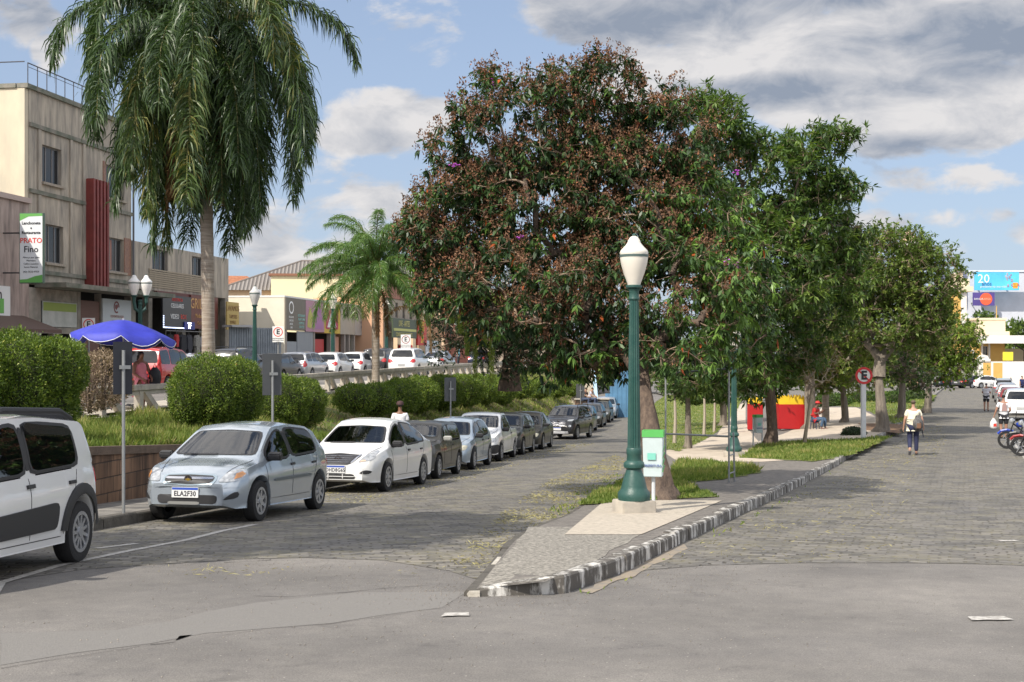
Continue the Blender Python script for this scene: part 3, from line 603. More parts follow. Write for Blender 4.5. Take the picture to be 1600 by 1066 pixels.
# building one: three storeys, weathered
def old_block():
    Y0 = fy(45); loc, rz = frame_at(Y0)
    t = empty('apartment_building', 'weathered beige three storey block with dark red fins and a lit cream side wall', 'building', loc, rz)
    X = lambda px: sx(px, Y0)
    x1 = X(205); top = 11.8
    # local x of window edges
    ops = [(X(66), X(96), 8.3, 9.8), (X(165), X(194), 8.35, 9.8), (X(71), X(99), 5.1, 6.65), (X(167), X(193), 5.1, 6.6)]
    wall_open(0, x1, 4.25, top, ops, 0, .3).build('wall', STUCCO, t)
    s = MB(); s.b2(-.28, -.01, .02, 14, 0, top - .01); s.build('side_wall', CREAM, t)
    MB().b2(-.3, x1 + .1, -.12, .35, top, top + .18).build('parapet', SLAB, t)
    MB().b2(-.35, -.05, .36, 14, top + .001, top + .17).build('side_parapet', SLAB, t)
    MB().b2(0, x1, .31, 14, top - .4, top - .2).build('roof', SLAB, t)
    m = MB(); m.b2(x1 - .25, x1, .31, 14, 4.25, top - .42); m.build('end_wall', STUCCO, t)
    for z in (10.35, 7.75, 4.6): MB().b2(0, x1, -.09, -.003, z, z + .16).build('ledge', SLAB, t)
    for xx in (X(58), X(108), X(128)):
        for za, zb_ in ((7.92, 10.34), (4.77, 7.74)): MB().b2(xx, xx + .22, -.07, -.004, za, zb_).build('pilaster', STUCCO, t)
    f = MB(); xa, xb = X(132), X(159); n = 5
    for i in range(n):
        xx = xa + (xb - xa) * i / n; f.b2(xx, xx + (xb - xa) / n * .55, -.42, -.1, 4.3, 8.9)
    f.b2(xa, xb, -.1, -.005, 4.32, 8.88); f.build('fins', REDF, t)
    for (a, b, c, d) in ops:
        window(t, a, b, c, d, .14, nmull=2, curtain=mat('faded_pink_curtain', (.35, .17, .13), .9) if a == X(167) else None)
    for (a, b, c, d) in ops: MB().b2(a - .12, b + .12, -.14, .14, c - .1, c - .002).build('sill', mat('pale_sill', (.42, .36, .29), .9, var=.4), t)
    for a, b, c, d in ((160.5, 166.5, 5.0, 6.7), (193.5, 204, 5.0, 6.7), (160.5, 165, 8.2, 9.9)): MB().b2(X(a), X(b), -.03, -.002, c, d).build('tiled_panel', BROWNT, t)
    m = MB(); m.tube([(X(206), -.08, 4.3), (X(206), -.08, 11.6)], .05); m.build('drainpipe', mat('grey_pipe', (.13, .13, .14), .6), t)
    # lower wing going on behind the palm
    xe = X(357); zt = 6.65
    wall_open(x1 + .02, xe, 4.45, zt, [(X(238), X(262), 5.3, 6.45), (X(300), X(318), 5.3, 6.45)], .0, .3).build('wing_wall', STUCCO, t)
    window(t, X(238), X(262), 5.3, 6.45, .14); window(t, X(300), X(318), 5.3, 6.45, .14)
    MB().b2(x1 + .02, xe + .05, .31, 13, zt - .4, zt - .25).build('wing_roof', SLAB, t); MB().b2(xe - .2, xe, .31, 13, 0, zt - .42).build('wing_end_wall', CREAM, t)
    m = MB()
    for i in range(9): m.b2(X(232), X(322), -.05, -.003, 4.6 + i * .1, 4.67 + i * .1)
    m.build('siding', mat('ribbed_beige_siding', (.36, .3, .22), .8), t)
    # railing on the roof
    m = MB()
    for i in range(13): m.tube([(.1 + i * (x1 - .2) / 12, .1, top + .18), (.1 + i * (x1 - .2) / 12, .1, top + 1.05)], .02, 5)
    m.tube([(.1, .1, top + 1.05), (x1 - .1, .1, top + 1.05)], .025, 5); m.tube([(.1, .1, top + .9), (x1 - .1, .1, top + .9)], .012, 4)
    for i in range(1, 9): m.tube([(-.15, .1 + i * 1.2, top + .18), (-.15, .1 + i * 1.2, top + 1.05)], .02, 5)
    m.tube([(-.15, .1, top + 1.05), (-.15, 10, top + 1.05)], .025, 5)
    m.build('roof_railing', mat('dark_railing', (.08, .08, .09), .5, .6), t)
    # canopy slab and ground floor
    MB().b2(X(54), X(232), -1.35, -.0, 4.05, 4.24).build('canopy', SLAB, t)
    gp = [(0, X(64), .0), (X(121), X(126), 0), (X(157.5), X(158.5), 0), (X(204), X(212), 0), (X(232), X(238), 0), (X(285), X(290), 0), (X(352), xe, 0)]
    for a, b, _ in gp: MB().b2(a, b, .0, .3, 0, 4.04 if a < X(230) else 4.44).build('pier', mat('grubby_pier', (.36, .32, .27), .9, vscale=2, color2=(.2, .19, .16)), t)
    m = MB()
    m.b2(X(64) + .01, X(121) - .01, .02, .28, 3.55, 4.04); m.b2(X(64) + .01, X(121) - .01, .02, .28, 2.25, 2.5); m.b2(X(85), X(94), .02, .28, 0, 2.24)
    m.build('ground_floor_wall', mat('grubby_pale_render', (.4, .36, .3), .9, vscale=2, color2=(.2, .19, .16)), t)
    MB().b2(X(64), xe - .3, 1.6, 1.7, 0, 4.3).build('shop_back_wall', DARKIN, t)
    s = MB().b2(X(127), X(157), .05, .12, 0, 3.7).build('shutter', mat('brown_shutter', (.17, .075, .05), .6, var=.3, vscale=5, streak=(.2, .2, 9)), t)
    s = MB().b2(X(66), X(119.5), -.02, .02, 2.52, 3.54).build('faded_sign', mat('faded_white_board', (.55, .56, .52), .7, vscale=2, color2=(.4, .42, .38)), t)
    MB().b2(X(67), X(118.5), -.03, -.021, 3.16, 3.5).build('green_band', mat('moss_green_print', (.28, .36, .08), .7), s)
    s = MB().b2(X(158.7), X(203), -.06, .0, 2.75, 3.85).build('shop_sign', sign_white('pale_blue_board', (.52, .56, .58)), t)
    o = MB()
    for k in range(20):
        a0 = 2 * math.pi * k / 24; a1 = 2 * math.pi * (k + 1) / 24
        o.prism([((.27) * math.cos(a0), .27 * math.sin(a0)), (.27 * math.cos(a1), .27 * math.sin(a1)), (.2 * math.cos(a1), .2 * math.sin(a1)), (.2 * math.cos(a0), .2 * math.sin(a0))], 0, .01, f=lambda a, b, h: (X(180) + a, -.065 - h, 3.5 + b))
    o.prism([(-.12, .1), (.1, .13), (.14, .02), (-.02, -.12), (-.14, -.04)], 0, .012, f=lambda a, b, h: (X(180) + a, -.065 - h, 3.5 + b))
    o.build('logo', mat('dark_red_logo', (.22, .04, .04), .5), s)
    lett('lettering', 'ODONTOLOGIA', .17, mat('dull_red_text', (.4, .2, .17), .6), s, X(181), 3.08, -.068)
    lett('lettering', 'ATENDIMENTO DIGITAL', .1, mat('grey_text', (.3, .3, .32), .6), s, X(181), 2.88, -.068)
    # phone shop fascia and the brown fascia beyond
    s = MB().b2(X(239), X(284), -.5, -.4, 2.62, 4.25).build('black_fascia', mat('black_board', (.014, .014, .018), .35), t)
    lett('lettering', 'CELULARES', .3, WHT, s, X(262), 3.75, -.505); lett('lettering', 'VIDEO', .34, WHT, s, X(258), 3.22, -.505); lett('lettering', 'BOX', .34, REDL, s, X(272), 3.22, -.505)
    lett('lettering', 'ASSISTENCIA', .22, REDL, s, X(262), 4.05, -.505)
    lg = MB()
    for i in range(26):
        xx = X(240) + (X(274) - X(240)) * i / 26; lg.b2(xx, xx + .07, -.53, -.505, 2.66, 2.7)
    for i in range(6): lg.b2(X(239.5), X(239.5) + .05, -.53, -.505, 2.7 + i * .1, 2.75 + i * .1)
    lg.build('led_strip', emat('white_blue_led', (.6, .7, 1), 2.5), s)
    s2 = MB().b2(X(272), X(288), -.56, -.51, 2.62, 3.0).build('led_panel', mat('blue_led_board', (.02, .03, .25), .4), s); lett('lettering', 'TF', .42, emat('led_text', (.8, .85, 1), 2.0), s2, X(279.5), 2.8, -.565, bold=.012)
    s = MB().b2(X(290), X(332), -.3, -.2, 2.7, 4.4).build('brown_fascia', mat('brown_board', (.17, .045, .03), .5, var=.3), t)
    lett('lettering', 'GRILLO', .75, mat('gold_lettering', (.6, .33, .1), .5), s, X(304), 3.95, -.31); lett('lettering', 'Modas em geral', .3, mat('gold_lettering', (.6, .33, .1), .5), s, X(308), 3.35, -.31)
    lett('lettering', 'Cia Confeccoes', .22, mat('gold_lettering', (.6, .33, .1), .5), s, X(308), 2.98, -.31)
    MB().b2(X(240), X(330), -.19, -.02, 4.26, 4.44).build('fascia_beam', mat('maroon_beam', (.13, .04, .035), .6), t)
    s = MB().b2(X(334), X(353), -.75, -.68, 2.7, 4.2).build('yellow_sign', mat('faded_yellow_board', (.46, .33, .10), .6), t)
    for i, (tx, z, sz) in enumerate((('LAVAMOS', 3.85, .42), ('TAPETES', 3.4, .3), ('SOFAS E', 3.1, .24), ('CORTINAS', 2.86, .22))): lett('lettering', tx, sz, mat('brown_text', (.22, .1, .03), .6), s, X(343.5), z, -.76)
    return t, X
OB, OX = old_block()
def pink_block():
    Y0 = fy(45); loc, rz = frame_at(Y0)
    t = empty('shop_building', 'low dull pink shop building at the near end of the shop row', 'building', loc, rz)
    wall_open(-14, -.03, 0, 7.3, [(-12, -7.4, 0, 2.7), (-5, -1.2, 0, 2.6)], -.02, .3).build('wall', PINKW, t)
    MB().b2(-14, -.3, .28, 9, 7.0, 7.15).build('roof', SLAB, t); MB().b2(-14.2, -.02, -.14, .32, 7.302, 7.5).build('parapet', mat('pink_parapet', (.45, .36, .32), .9), t)
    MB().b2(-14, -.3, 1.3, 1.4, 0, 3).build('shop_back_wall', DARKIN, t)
    MB().b2(-14.28, -14.02, .0, 9, 0, 7.29).build('end_wall', PINKW, t)
    m = MB(); m.tube([(-2.6, -.06, 0), (-2.6, -.06, 4.6), (-2.75, -.06, 5.2)], .035); m.build('pipe', GREYF, t)
    s = MB().b2(-4.0, -1.55, -.12, -.03, 2.85, 3.98).build('shop_sign', sign_white('white_board'), t)
    MB().b2(-3.95, -2.0, -.13, -.121, 2.95, 3.5).build('green_field', mat('green_print_b', (.12, .38, .06), .5), s); lett('lettering', 'm', .6, BLK, s, -2.35, 3.65, -.125, bold=.01)
    a = MB(); a.prism([(-.02, 2.75), (-.02, 2.9), (-1.6, 2.35), (-1.6, 2.22)], -7.5, -.4, f=lambda a_, b, h: (h, a_, b)); a.build('awning', mat('brown_awning', (.11, .07, .055), .8), t)
pink_block()
def blade_sign():
    Y = 48.2; k = F / Y; x0 = PX(31, Y); z0 = PZ(443, Y); w, h = .93, 2.65
    t = empty('hanging_sign', 'white and green lunch restaurant sign projecting from the pink building', 'sign', (x0 + w / 2, Y, z0), rad(-4))
    MB().b2(-w / 2, w / 2, -.08, .08, 0, h).build('board', mat('dark_green_frame', (.08, .13, .09), .5), t, bevel=.01)
    MB().b2(-w / 2 + .03, w / 2 - .03, -.09, -.081, .03, h - .03).build('face', sign_white('white_sign_face', (.68, .7, .72)), t)
    F3 = lambda a, b, hh: (a, -.092 - hh, b); g = MB()
    g.prism([(-w / 2 + .03, h - .03), (-w / 2 + .03, h - .3), (-.1, h - .14), (w / 2 - .03, h - .12), (w / 2 - .03, h - .03)], 0, .002, f=F3); g.build('green_corner', GRNL, t); g = MB()
    g.prism([(-w / 2 + .03, .03), (w / 2 - .03, .03), (w / 2 - .03, .32), (.15, .27), (-.15, .16), (-w / 2 + .03, .14)], 0, .002, f=F3); g.build('green_corner', GRNL, t)
    rows = [('Lanchonete', .155, 2.26, BLK), ('e', .13, 2.08, BLK), ('Restaurante', .15, 1.9, BLK), ('PRATO', .27, 1.6, REDL), ('Fino', .33, 1.27, BLK), ('Almoço por quilo', .09, .97, BLK), ('Marmitex', .09, .85, BLK), ('Cafés e Lanches', .09, .73, BLK), ('Sucos Naturais', .09, .61, BLK), ('(42) 3523-9959', .1, .43, BLK)]
    for s, sz, z, m in rows: text('lettering', s, sz, m, t, (0, -.094, z), (rad(90), 0, 0), bold=.004 if sz > .12 else 0)
    m = MB(); m.tube([(-w / 2 - 1.3, 0, h - .75), (-w / 2, 0, h - .75)], .03); m.tube([(-w / 2 - 1.3, 0, .4), (-w / 2, 0, .4)], .03); m.build('bracket', BLK, t)
blade_sign()
# clothes hanging outside the phone shop
loc1, rz1 = frame_at(fy(45))
R1 = Matrix.Translation(loc1) @ Matrix.Rotation(rz1, 4, 'Z')
for i, (px, col, lab, w, h) in enumerate(((247, (.02, .02, .025), 'black jacket hanging at the left end of the clothes rail', .5, 1.0), (257, (.45, .04, .04), 'red top hanging second on the clothes rail', .3, .6), (267, (.03, .03, .035), 'long black coat hanging in the middle of the rail', .55, 1.35), (277, (.05, .05, .06), 'dark grey coat hanging beside the patterned shirt', .5, 1.3),
                                      (290, (.38, .36, .32), 'pale patterned shirt hanging outside the shop', .55, 1.0), (301, (.5, .54, .66), 'pale blue shirt hanging outside the shop', .5, 1.05), (311, (.55, .04, .05), 'bright red shirt at the right end of the clothes rail', .32, .9))):
    p = R1 @ Vector((OX(px), -.62, 2.35)); t = empty('hanging_garment', lab, 'garment', p, rz1, 'clothes hanging outside the shop')
    m = MB(); m.prism([(-w * .22, 0), (w * .22, 0), (w * .5, -.12), (w * .62, -h * .55), (w * .45, -h * .56), (w * .4, -.25), (w * .42, -h), (-w * .42, -h), (-w * .4, -.25), (-w * .45, -h * .56), (-w * .62, -h * .55), (-w * .5, -.12)], -.07, .07, f=lambda a, b, hh: (a, hh, b))
    m.build('cloth', mat('cloth', col, .9, var=.6 if i == 4 else .1, vscale=14), t); MB().tube([(0, 0, 0), (0, 0, .12), (.04, 0, .16)], .008, 4).build('hook', GREYF, t)
t = empty('clothes_rail', 'metal rail carrying the hanging clothes outside the phone shop', 'rail', R1 @ Vector((OX(240), -.62, .1)), rz1)
MB().tube([(0, 0, 0), (0, 0, 2.42), (OX(318) - OX(240), 0, 2.42), (OX(318) - OX(240), 0, 0)], .025, 6).build('rail_tube', GREYF, t)

# building two: low row with printed fascias
FAC2 = -24.2
def low_row():
    Y0 = fy(445, FAC2); loc, rz = frame_at(Y0, FAC2); X = lambda px: sx(px, Y0, FAC2)
    t = empty('shop_building', 'long single storey shop row with printed fascia boards and a cream end wall', 'building', loc, rz)
    top = 4.62; wl = -.0
    cw = mat('pale_cream_wall', (.74, .68, .56), .85, vscale=1.2, color2=(.68, .62, .5))
    MB().b2(0, .25, .02, 9, .0, top).build('end_wall', cw, t)
    MB().b2(.02, X(600), .01, .25, 2.75, top - .02).build('wall', cw, t); MB().b2(-.02, X(600), .0, 9, top + .001, top + .1).build('roof', mat('white_roof_edge', (.75, .74, .7), .6), t)
    for a in ((.1, .6, 1.6, 2.0, top + .1, top + .45), (.9, 1.3, 2.0, 2.4, top + .1, top + .4)): MB().b2(*a).build('roof_unit', mat('white_unit', (.7, .7, .7), .5), t)
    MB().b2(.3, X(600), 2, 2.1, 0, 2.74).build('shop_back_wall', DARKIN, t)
    for px in (446, 490, 516, 522, 538, 545, 553, 565, 580): MB().b2(X(px), X(px) + .28, .0, .24, 0, 2.74).build('pier', mat('dull_pier', (.30, .26, .23), .8), t)
    # closed grey steel front of the first unit
    MB().b2(X(465), X(489.5), .02, .08, 0, 2.72).build('shutter', mat('grey_ribbed_steel', (.30, .32, .34), .5, var=.25, vscale=3, streak=(12, 12, .2)), t)
    MB().b2(X(449), X(464), .02, .08, 0, 2.1).build('low_shutter', mat('grey_steel_b', (.26, .28, .30), .5), t)
    MB().b2(X(497), X(513), .3, .36, 0, 2.3).build('red_shutter', mat('red_shopfront', (.5, .03, .03), .5), t)
    MB().b2(X(524), X(536), .3, .36, 1.2, 2.5).build('pink_banner', mat('dull_orange_print', (.55, .27, .18), .6), t); MB().b2(X(547), X(556), .3, .36, 1.3, 2.4).build('pale_green_banner', mat('pale_green_print', (.4, .45, .33), .6), t)
    F3 = lambda a, b, hh: (a, -.06 - hh, b)
    def fascia(a, b, z0, z1, col, nm): return MB().b2(X(a), X(b) - .03, -.08, .0, z0, z1).build(nm, mat(nm, col, .55, var=.12, vscale=3), t)
    s = fascia(445, 476, 2.78, 4.6, (.165, .145, .115), 'dark_fascia_board')
    o = MB()
    for k in range(24):
        a0 = 2 * math.pi * k / 24; a1 = 2 * math.pi * (k + 1) / 24
        o.prism([(.42 * math.cos(a0), .36 * math.sin(a0)), (.42 * math.cos(a1), .36 * math.sin(a1)), (.32 * math.cos(a1), .27 * math.sin(a1)), (.32 * math.cos(a0), .27 * math.sin(a0))], 0, .01, f=lambda a, b, hh: (X(453) + a, -.085 - hh, 4.05 + b))
    o.build('logo', WHT, s)
    for i in range(4): lett('lettering', ('SALGADOS', 'LANCHES', 'SUCOS', 'CAFE')[i], .17, WHT, s, X(453), 3.5 - i * .2, -.09); lett('lettering', ('RESTAURANTE', 'BUFFET LIVRE', 'MARMITAS', 'SORVETES')[i], .2, mat('aqua_text', (.35, .6, .55), .6), s, X(469), 3.62 - i * .22, -.09)
    s = fascia(476, 505, 2.72, 4.58, (.46, .24, .31), 'pink_fascia_board')
    g = MB(); g.prism([(X(478), 3.0), (X(484), 2.9), (X(487), 3.6), (X(482), 4.2), (X(479), 3.6)], 0, .01, f=lambda a, b, hh: (a, -.085 - hh, b)); g.build('printed_leaf', mat('yellow_green_print', (.45, .42, .1), .6), s)
    g = MB(); g.prism([(X(490), 2.9), (X(503), 2.9), (X(500), 4.1), (X(495), 4.3)], 0, .01, f=lambda a, b, hh: (a, -.085 - hh, b)); g.build('printed_shape', mat('mauve_print', (.38, .17, .34), .6), s)
    s = fascia(505, 530, 2.68, 4.56, (.62, .42, .05), 'yellow_fascia_board')
    MB().b2(X(507), X(526), -.1, -.081, 2.95, 4.42).build('magenta_panel', mat('magenta_print', (.45, .04, .1), .6), s); g = MB(); g.prism([(X(509), 3.05), (X(523), 3.05), (X(517), 4.3)], 0, .012, f=lambda a, b, hh: (a, -.1 - hh, b)); g.build('white_triangle', WHT, s)
    lett('lettering', 'BARATO', .3, BLK, s, X(517), 2.82, -.09)
    s = fascia(530, 553, 2.66, 4.54, (.38, .34, .28), 'beige_fascia_board')
    s = fascia(553, 578, 2.64, 4.52, (.37, .36, .34), 'grey_fascia_board')
    for i, tx in enumerate(('MODA', 'FASHION', 'CALCADOS', 'BOLSAS')): lett('lettering', tx, .26, mat('grey_text_b', (.22, .2, .2), .6), s, X(565), 4.2 - i * .33, -.09)
    fascia(578, 600, 2.64, 4.5, (.34, .33, .32), 'plain_fascia_board')
    return t
low_row()
# ribbed steel fence closing the gap beside the beige block
def steel_fence():
    Ya = fy(357); pa = Vector((FAC + .155 * Ya, Ya)); Yb = fy(445, FAC2); pb = Vector((FAC2 + .155 * Yb - .1, Yb - .1)); pa = Vector((PX(358, 66.5), 66.5)); pb = Vector((PX(441, 69.3), 69.3)); d = pb - pa; L = d.length; rz = math.atan2(d.y, d.x)
    t = empty('steel_fence', 'tall grey ribbed steel fence between the beige block and the cream end wall', 'fence', (pa.x, pa.y, 0), rz); m = MB()
    n = int(L / .16)
    for i in range(n): m.b2(i * .16, i * .16 + .09, -.03, .03, 0, 2.78); m.b2(i * .16 + .09, i * .16 + .16, -.005, .005, 0, 2.78)
    m.build('ribbed_panel', mat('galvanised_ribs', (.28, .31, .34), .45, .3, var=.3, vscale=2), t)
    MB().b2(-.2, 1.4, -.5, .3, 2.79, 2.9).build('small_roof', mat('grey_lip', (.4, .4, .4), .6), t)
steel_fence()
def hall():
    # cream hall with a grey hipped tile roof behind the low row
    Y0 = 112.0; x0 = PX(346, Y0); t = empty('hall_building', 'cream hall with a big grey ribbed hip roof behind the low shop row', 'building', (x0, Y0, 0), rad(6))
    w = 19.5; d = 34; ez = 6.9; rz = 9.9
    wall = mat('peach_wall', (.70, .50, .32), .85, vscale=1, color2=(.62, .45, .30))
    MB().b2(0, w, 0, .3, 0, ez).build('wall', wall, t); MB().b2(w - .3, w, .31, d, 0, ez - .01).build('side_wall', wall, t)
    roofm = bpy.data.materials.new('grey_ribbed_tiles'); roofm.use_nodes = True; nt = roofm.node_tree; b = nt.nodes['Principled BSDF']; b.inputs['Roughness'].default_value = .85
    tc = nt.nodes.new('ShaderNodeTexCoord'); wv = nt.nodes.new('ShaderNodeTexWave'); wv.inputs['Scale'].default_value = .95; wv.inputs['Distortion'].default_value = .3; nt.links.new(tc.outputs['Object'], wv.inputs[0])
    cr = nt.nodes.new('ShaderNodeValToRGB'); cr.color_ramp.elements[0].color = (.13, .115, .105, 1); cr.color_ramp.elements[1].color = (.27, .245, .225, 1); nt.links.new(wv.outputs[0], cr.inputs[0]); nt.links.new(cr.outputs[0], b.inputs['Base Color'])
    bp = nt.nodes.new('ShaderNodeBump'); bp.inputs['Distance'].default_value = .1; nt.links.new(wv.outputs[0], bp.inputs['Height']); nt.links.new(bp.outputs[0], b.inputs['Normal'])
    m = MB(); o = .5
    A = (-o, -o, ez); B = (w + o, -o, ez); Cc = (w + o, d, ez); D = (-o, d, ez); R1_ = (w * .34, 5.4, rz); R2_ = (w - 3.9, 5.4, rz); R3 = (w - 3.9, d - 5, rz); R4 = (w * .34, d - 5, rz)
    m.add([A, B, Cc, D, R1_, R2_, R3, R4], [(0, 1, 5, 4), (1, 2, 6, 5), (2, 3, 7, 6), (3, 0, 4, 7), (4, 5, 6, 7), (0, 3, 2, 1)]); m.build('roof', roofm, t)
    m = MB(); m.tube([A, R1_, R2_, B], .1, 6); m.build('roof_ridge', mat('ridge_tiles', (.2, .17, .15), .9), t)
    m = MB(); m.b2(4.4, 10.2, -1.5, -.01, 0, 8.1); m.build('stair_tower', mat('bright_cream_wall', (.82, .71, .45), .85), t)
    m = MB(); m.b2(4.2, 10.6, -1.7, 1.5, 8.105, 8.3); m.build('tower_coping', mat('brown_coping', (.26, .12, .07), .8), t)
    m = MB(); m.tube([(12.4, -.1, 4.6), (12.4, -.1, ez - .1)], .07); m.build('drainpipe', BLK, t)
    s = MB().b2(14.8, 18.0, -.75, -.65, 5.5, 7.1); 
    t2 = s.build('yellow_sign', mat('acid_yellow_board', (.66, .72, .06), .5), t)
    lett('lettering', 'Galeria', .62, mat('dark_green_text', (.05, .16, .04), .5), t2, 16.4, 6.75, -.76, bold=.01); lett('lettering', 'Pinturas', .62, mat('dark_green_text', (.05, .16, .04), .5), t2, 16.4, 6.2, -.76, bold=.01); lett('lettering', 'em geral', .28, mat('dark_green_text', (.05, .16, .04), .5), t2, 16.4, 5.75, -.76)
hall()
def red_roof():
    Y = 120; x = PX(372, Y); t = empty('house', 'distant house with an orange tiled roof peeping beside the grey hall roof', 'house', (x, Y, 0), .2)
    MB().b2(-4, 3, 0, 6, 0, 7.2).build('wall', mat('white_house_wall', (.65, .62, .58), .8), t); m = MB()
    m.add([(-4.4, -.4, 7.2), (3.4, -.4, 7.2), (3.4, 6.4, 7.2), (-4.4, 6.4, 7.2), (-2, 3, 8.8), (.8, 3, 8.8)], [(0, 1, 5, 4), (1, 2, 5), (2, 3, 4, 5), (3, 0, 4), (0, 3, 2, 1)]); m.build('roof', mat('orange_roof_tiles', (.4, .16, .08), .85, var=.4, vscale=4), t)
red_roof()
def far_shops():
    c = -22.6; Y0 = fy(600, c); loc, rz = frame_at(Y0, c); X = lambda px: sx(px, Y0, c)
    t = empty('shop_building', 'two storey beige shop building with dark green and red fascias', 'building', loc, rz)
    xe = X(654); top = 7.4
    up = mat('dull_beige_upper', (.42, .36, .28), .85, vscale=1, color2=(.3, .25, .2)); ops = [(X(618), X(622), 3.95, 5.05), (X(629), X(633), 3.95, 5.05), (X(640), X(644), 3.95, 5.05)]
    wall_open(0, xe, 2.92, 5.28, ops, 0, .25).build('wall', up, t)
    for o_ in ops: window(t, *o_, .1, nmull=1)
    MB().b2(X(604), xe, -.05, .25, 5.3, 6.6).build('upper_band', mat('salmon_wall', (.42, .19, .14), .85, var=.2, vscale=1), t)
    MB().b2(-.3, -.01, 0, 5, 0, 5.28).build('end_wall', mat('orange_side', (.62, .36, .22), .85), t); MB().b2(X(604), X(604) + .25, .26, 3.2, 5.29, 6.55).build('upper_end_wall', mat('peach_wall_b', (.62, .42, .27), .85), t)
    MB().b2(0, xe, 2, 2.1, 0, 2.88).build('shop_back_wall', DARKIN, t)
    for px in (600, 612, 626, 640, 650): MB().b2(X(px), X(px) + .3, .0, .24, 0, 2.9).build('pier', up, t)
    s = MB().b2(X(601), X(639), -.6, -.5, 2.5, 3.86).build('green_fascia', mat('dark_green_board', (.055, .075, .04), .5), t)
    lett('lettering', 'LIVE - ARTES', .6, mat('pale_yellow_text', (.6, .55, .2), .5), s, X(619), 3.5, -.61); MB().b2(X(602), X(638), -.62, -.601, 2.98, 3.16).build('yellow_band', mat('lime_band', (.5, .5, .15), .5), s); lett('lettering', 'CONFECCOES E PRESENTES', .4, mat('pale_yellow_text', (.6, .55, .2), .5), s, X(619), 2.72, -.61)
    s = MB().b2(X(639.5), X(654), -.65, -.5, 2.0, 3.86).build('red_fascia', mat('bright_red_board', (.55, .03, .02), .5), t)
    for tx, z, sz in (('PRECO', 3.62, .45), ('UNICO', 3.22, .45), ('20', 2.5, 1.0)): lett('lettering', tx, sz, YELL, s, X(646.5), z, -.66, bold=.02)
    m = MB(); m.lathe([(.01, -.6), (.5, -.35), (.55, 0), (.5, .35), (.01, .6)], 14, (X(612), -1.0, 1.6)); m.build('round_red_sign', REDL, t)
    MB().b2(X(606), X(613), -1.0, -.9, 0, .9).build('green_banner', mat('green_banner', (.2, .5, .1), .5), t)
    # further wing
    m = MB(); m.b2(xe + .1, X(690), 0, .3, 0, 3.9); m.build('far_wall', mat('tan_far_wall', (.45, .32, .2), .85), t)
    m = MB(); m.b2(xe + .1, X(690), -.3, -.02, 2.7, 4.0); m.build('far_fascia', mat('orange_fascia', (.5, .25, .12), .6), t)
    m = MB(); m.b2(X(664), X(670), -.06, -.01, .2, 2.4); m.b2(X(674), X(684), -.06, -.01, .2, 2.4); m.build('shop_window', mat('bright_shop_window', (.6, .65, .7), .3), t)
far_shops()
def box_building(nm, lab, px0, px1, Y, ztop, z0, depth, col, rows=0, cols=0, wcol=None, rz=0, extra=None):
    x0, x1 = PX(px0, Y), PX(px1, Y); t = empty(nm, lab, 'building', (x0, Y, z0), rz); w = x1 - x0; h = ztop - z0
    ops = []
    for r in range(rows):
        for c in range(cols):
            a = w * (c + .28) / cols; b = w * (c + .72) / cols; ops.append((a, b, h - (r + .75) * 3.1, h - (r + .75) * 3.1 + 1.5))
    wm = mat(nm + '_wall', col, .85, vscale=.6, color2=tuple(x * .85 for x in col))
    wall_open(0, w, 0, h, ops, 0, .3).build('wall', wm, t)
    m = MB(); m.b2(0, .3, .31, depth, 0, h); m.b2(w - .3, w, .31, depth, 0, h); m.b2(.3, w - .3, depth - .3, depth, 0, h); m.build('side_wall', wm, t)
    MB().b2(-.2, w + .2, -.2, depth + .2, h + .002, h + .3).build('roof', mat('far_parapet', tuple(min(.8, x * 1.15) for x in col), .8), t)
    for o_ in ops: window(t, *o_, .12, nmull=1)
    return t
# far end of the upper street
box_building('shop_building', 'distant reddish shop building at the far end of the upper street', 690, 740, 130, 5.6, 0, 10, (.45, .2, .15), 1, 5)
box_building('shop_building', 'distant tan building closing the upper street behind the mossy tree', 742, 860, 150, 8.5, 0, 10, (.4, .33, .26), 2, 6)
# stairs and blue hoarding of the underpass, seen below the big tree
def stairs():
    Y = 92; x0 = PX(872, Y); z0 = LZ(Y); t = empty('concrete_stairs', 'pale concrete stairs climbing beside the blue hoarding', 'stairs', (x0, Y, z0), 0); m = MB(); n = 18
    for i in range(n): m.b2(0 + i * .17, 2.7 + i * .0 + .0, 0 + i * .3, .3 + i * .3 - .003, 0 if i == 0 else .19 * i - .2, .19 * (i + 1))
    m.build('steps', mat('pale_steps', (.55, .48, .38), .9, var=.3, vscale=3), t)
    m = MB(); m.prism([(0, 0), (0, .55), (5.4, 4.0), (5.4, 0)], 2.71, 2.95, f=lambda a, b, h: (h, a, b)); m.build('parapet', mat('pale_blue_parapet', (.35, .5, .62), .8), t)
    t = empty('blue_hoarding', 'bright blue ribbed hoarding beside the concrete stairs', 'hoarding', (x0 + 3.0, Y - 1, z0), rad(-3)); m = MB()
    for i in range(10): m.b2(i * .32, i * .32 + .2, -.04, .04, 0, min(3.6, 1.2 + i * .5)); m.b2(i * .32 + .2, i * .32 + .32, -.01, .01, 0, min(3.6, 1.2 + i * .5))
    m.build('ribbed_panel', mat('blue_panel', (.10, .24, .40), .7, var=.3, vscale=1), t)
stairs()

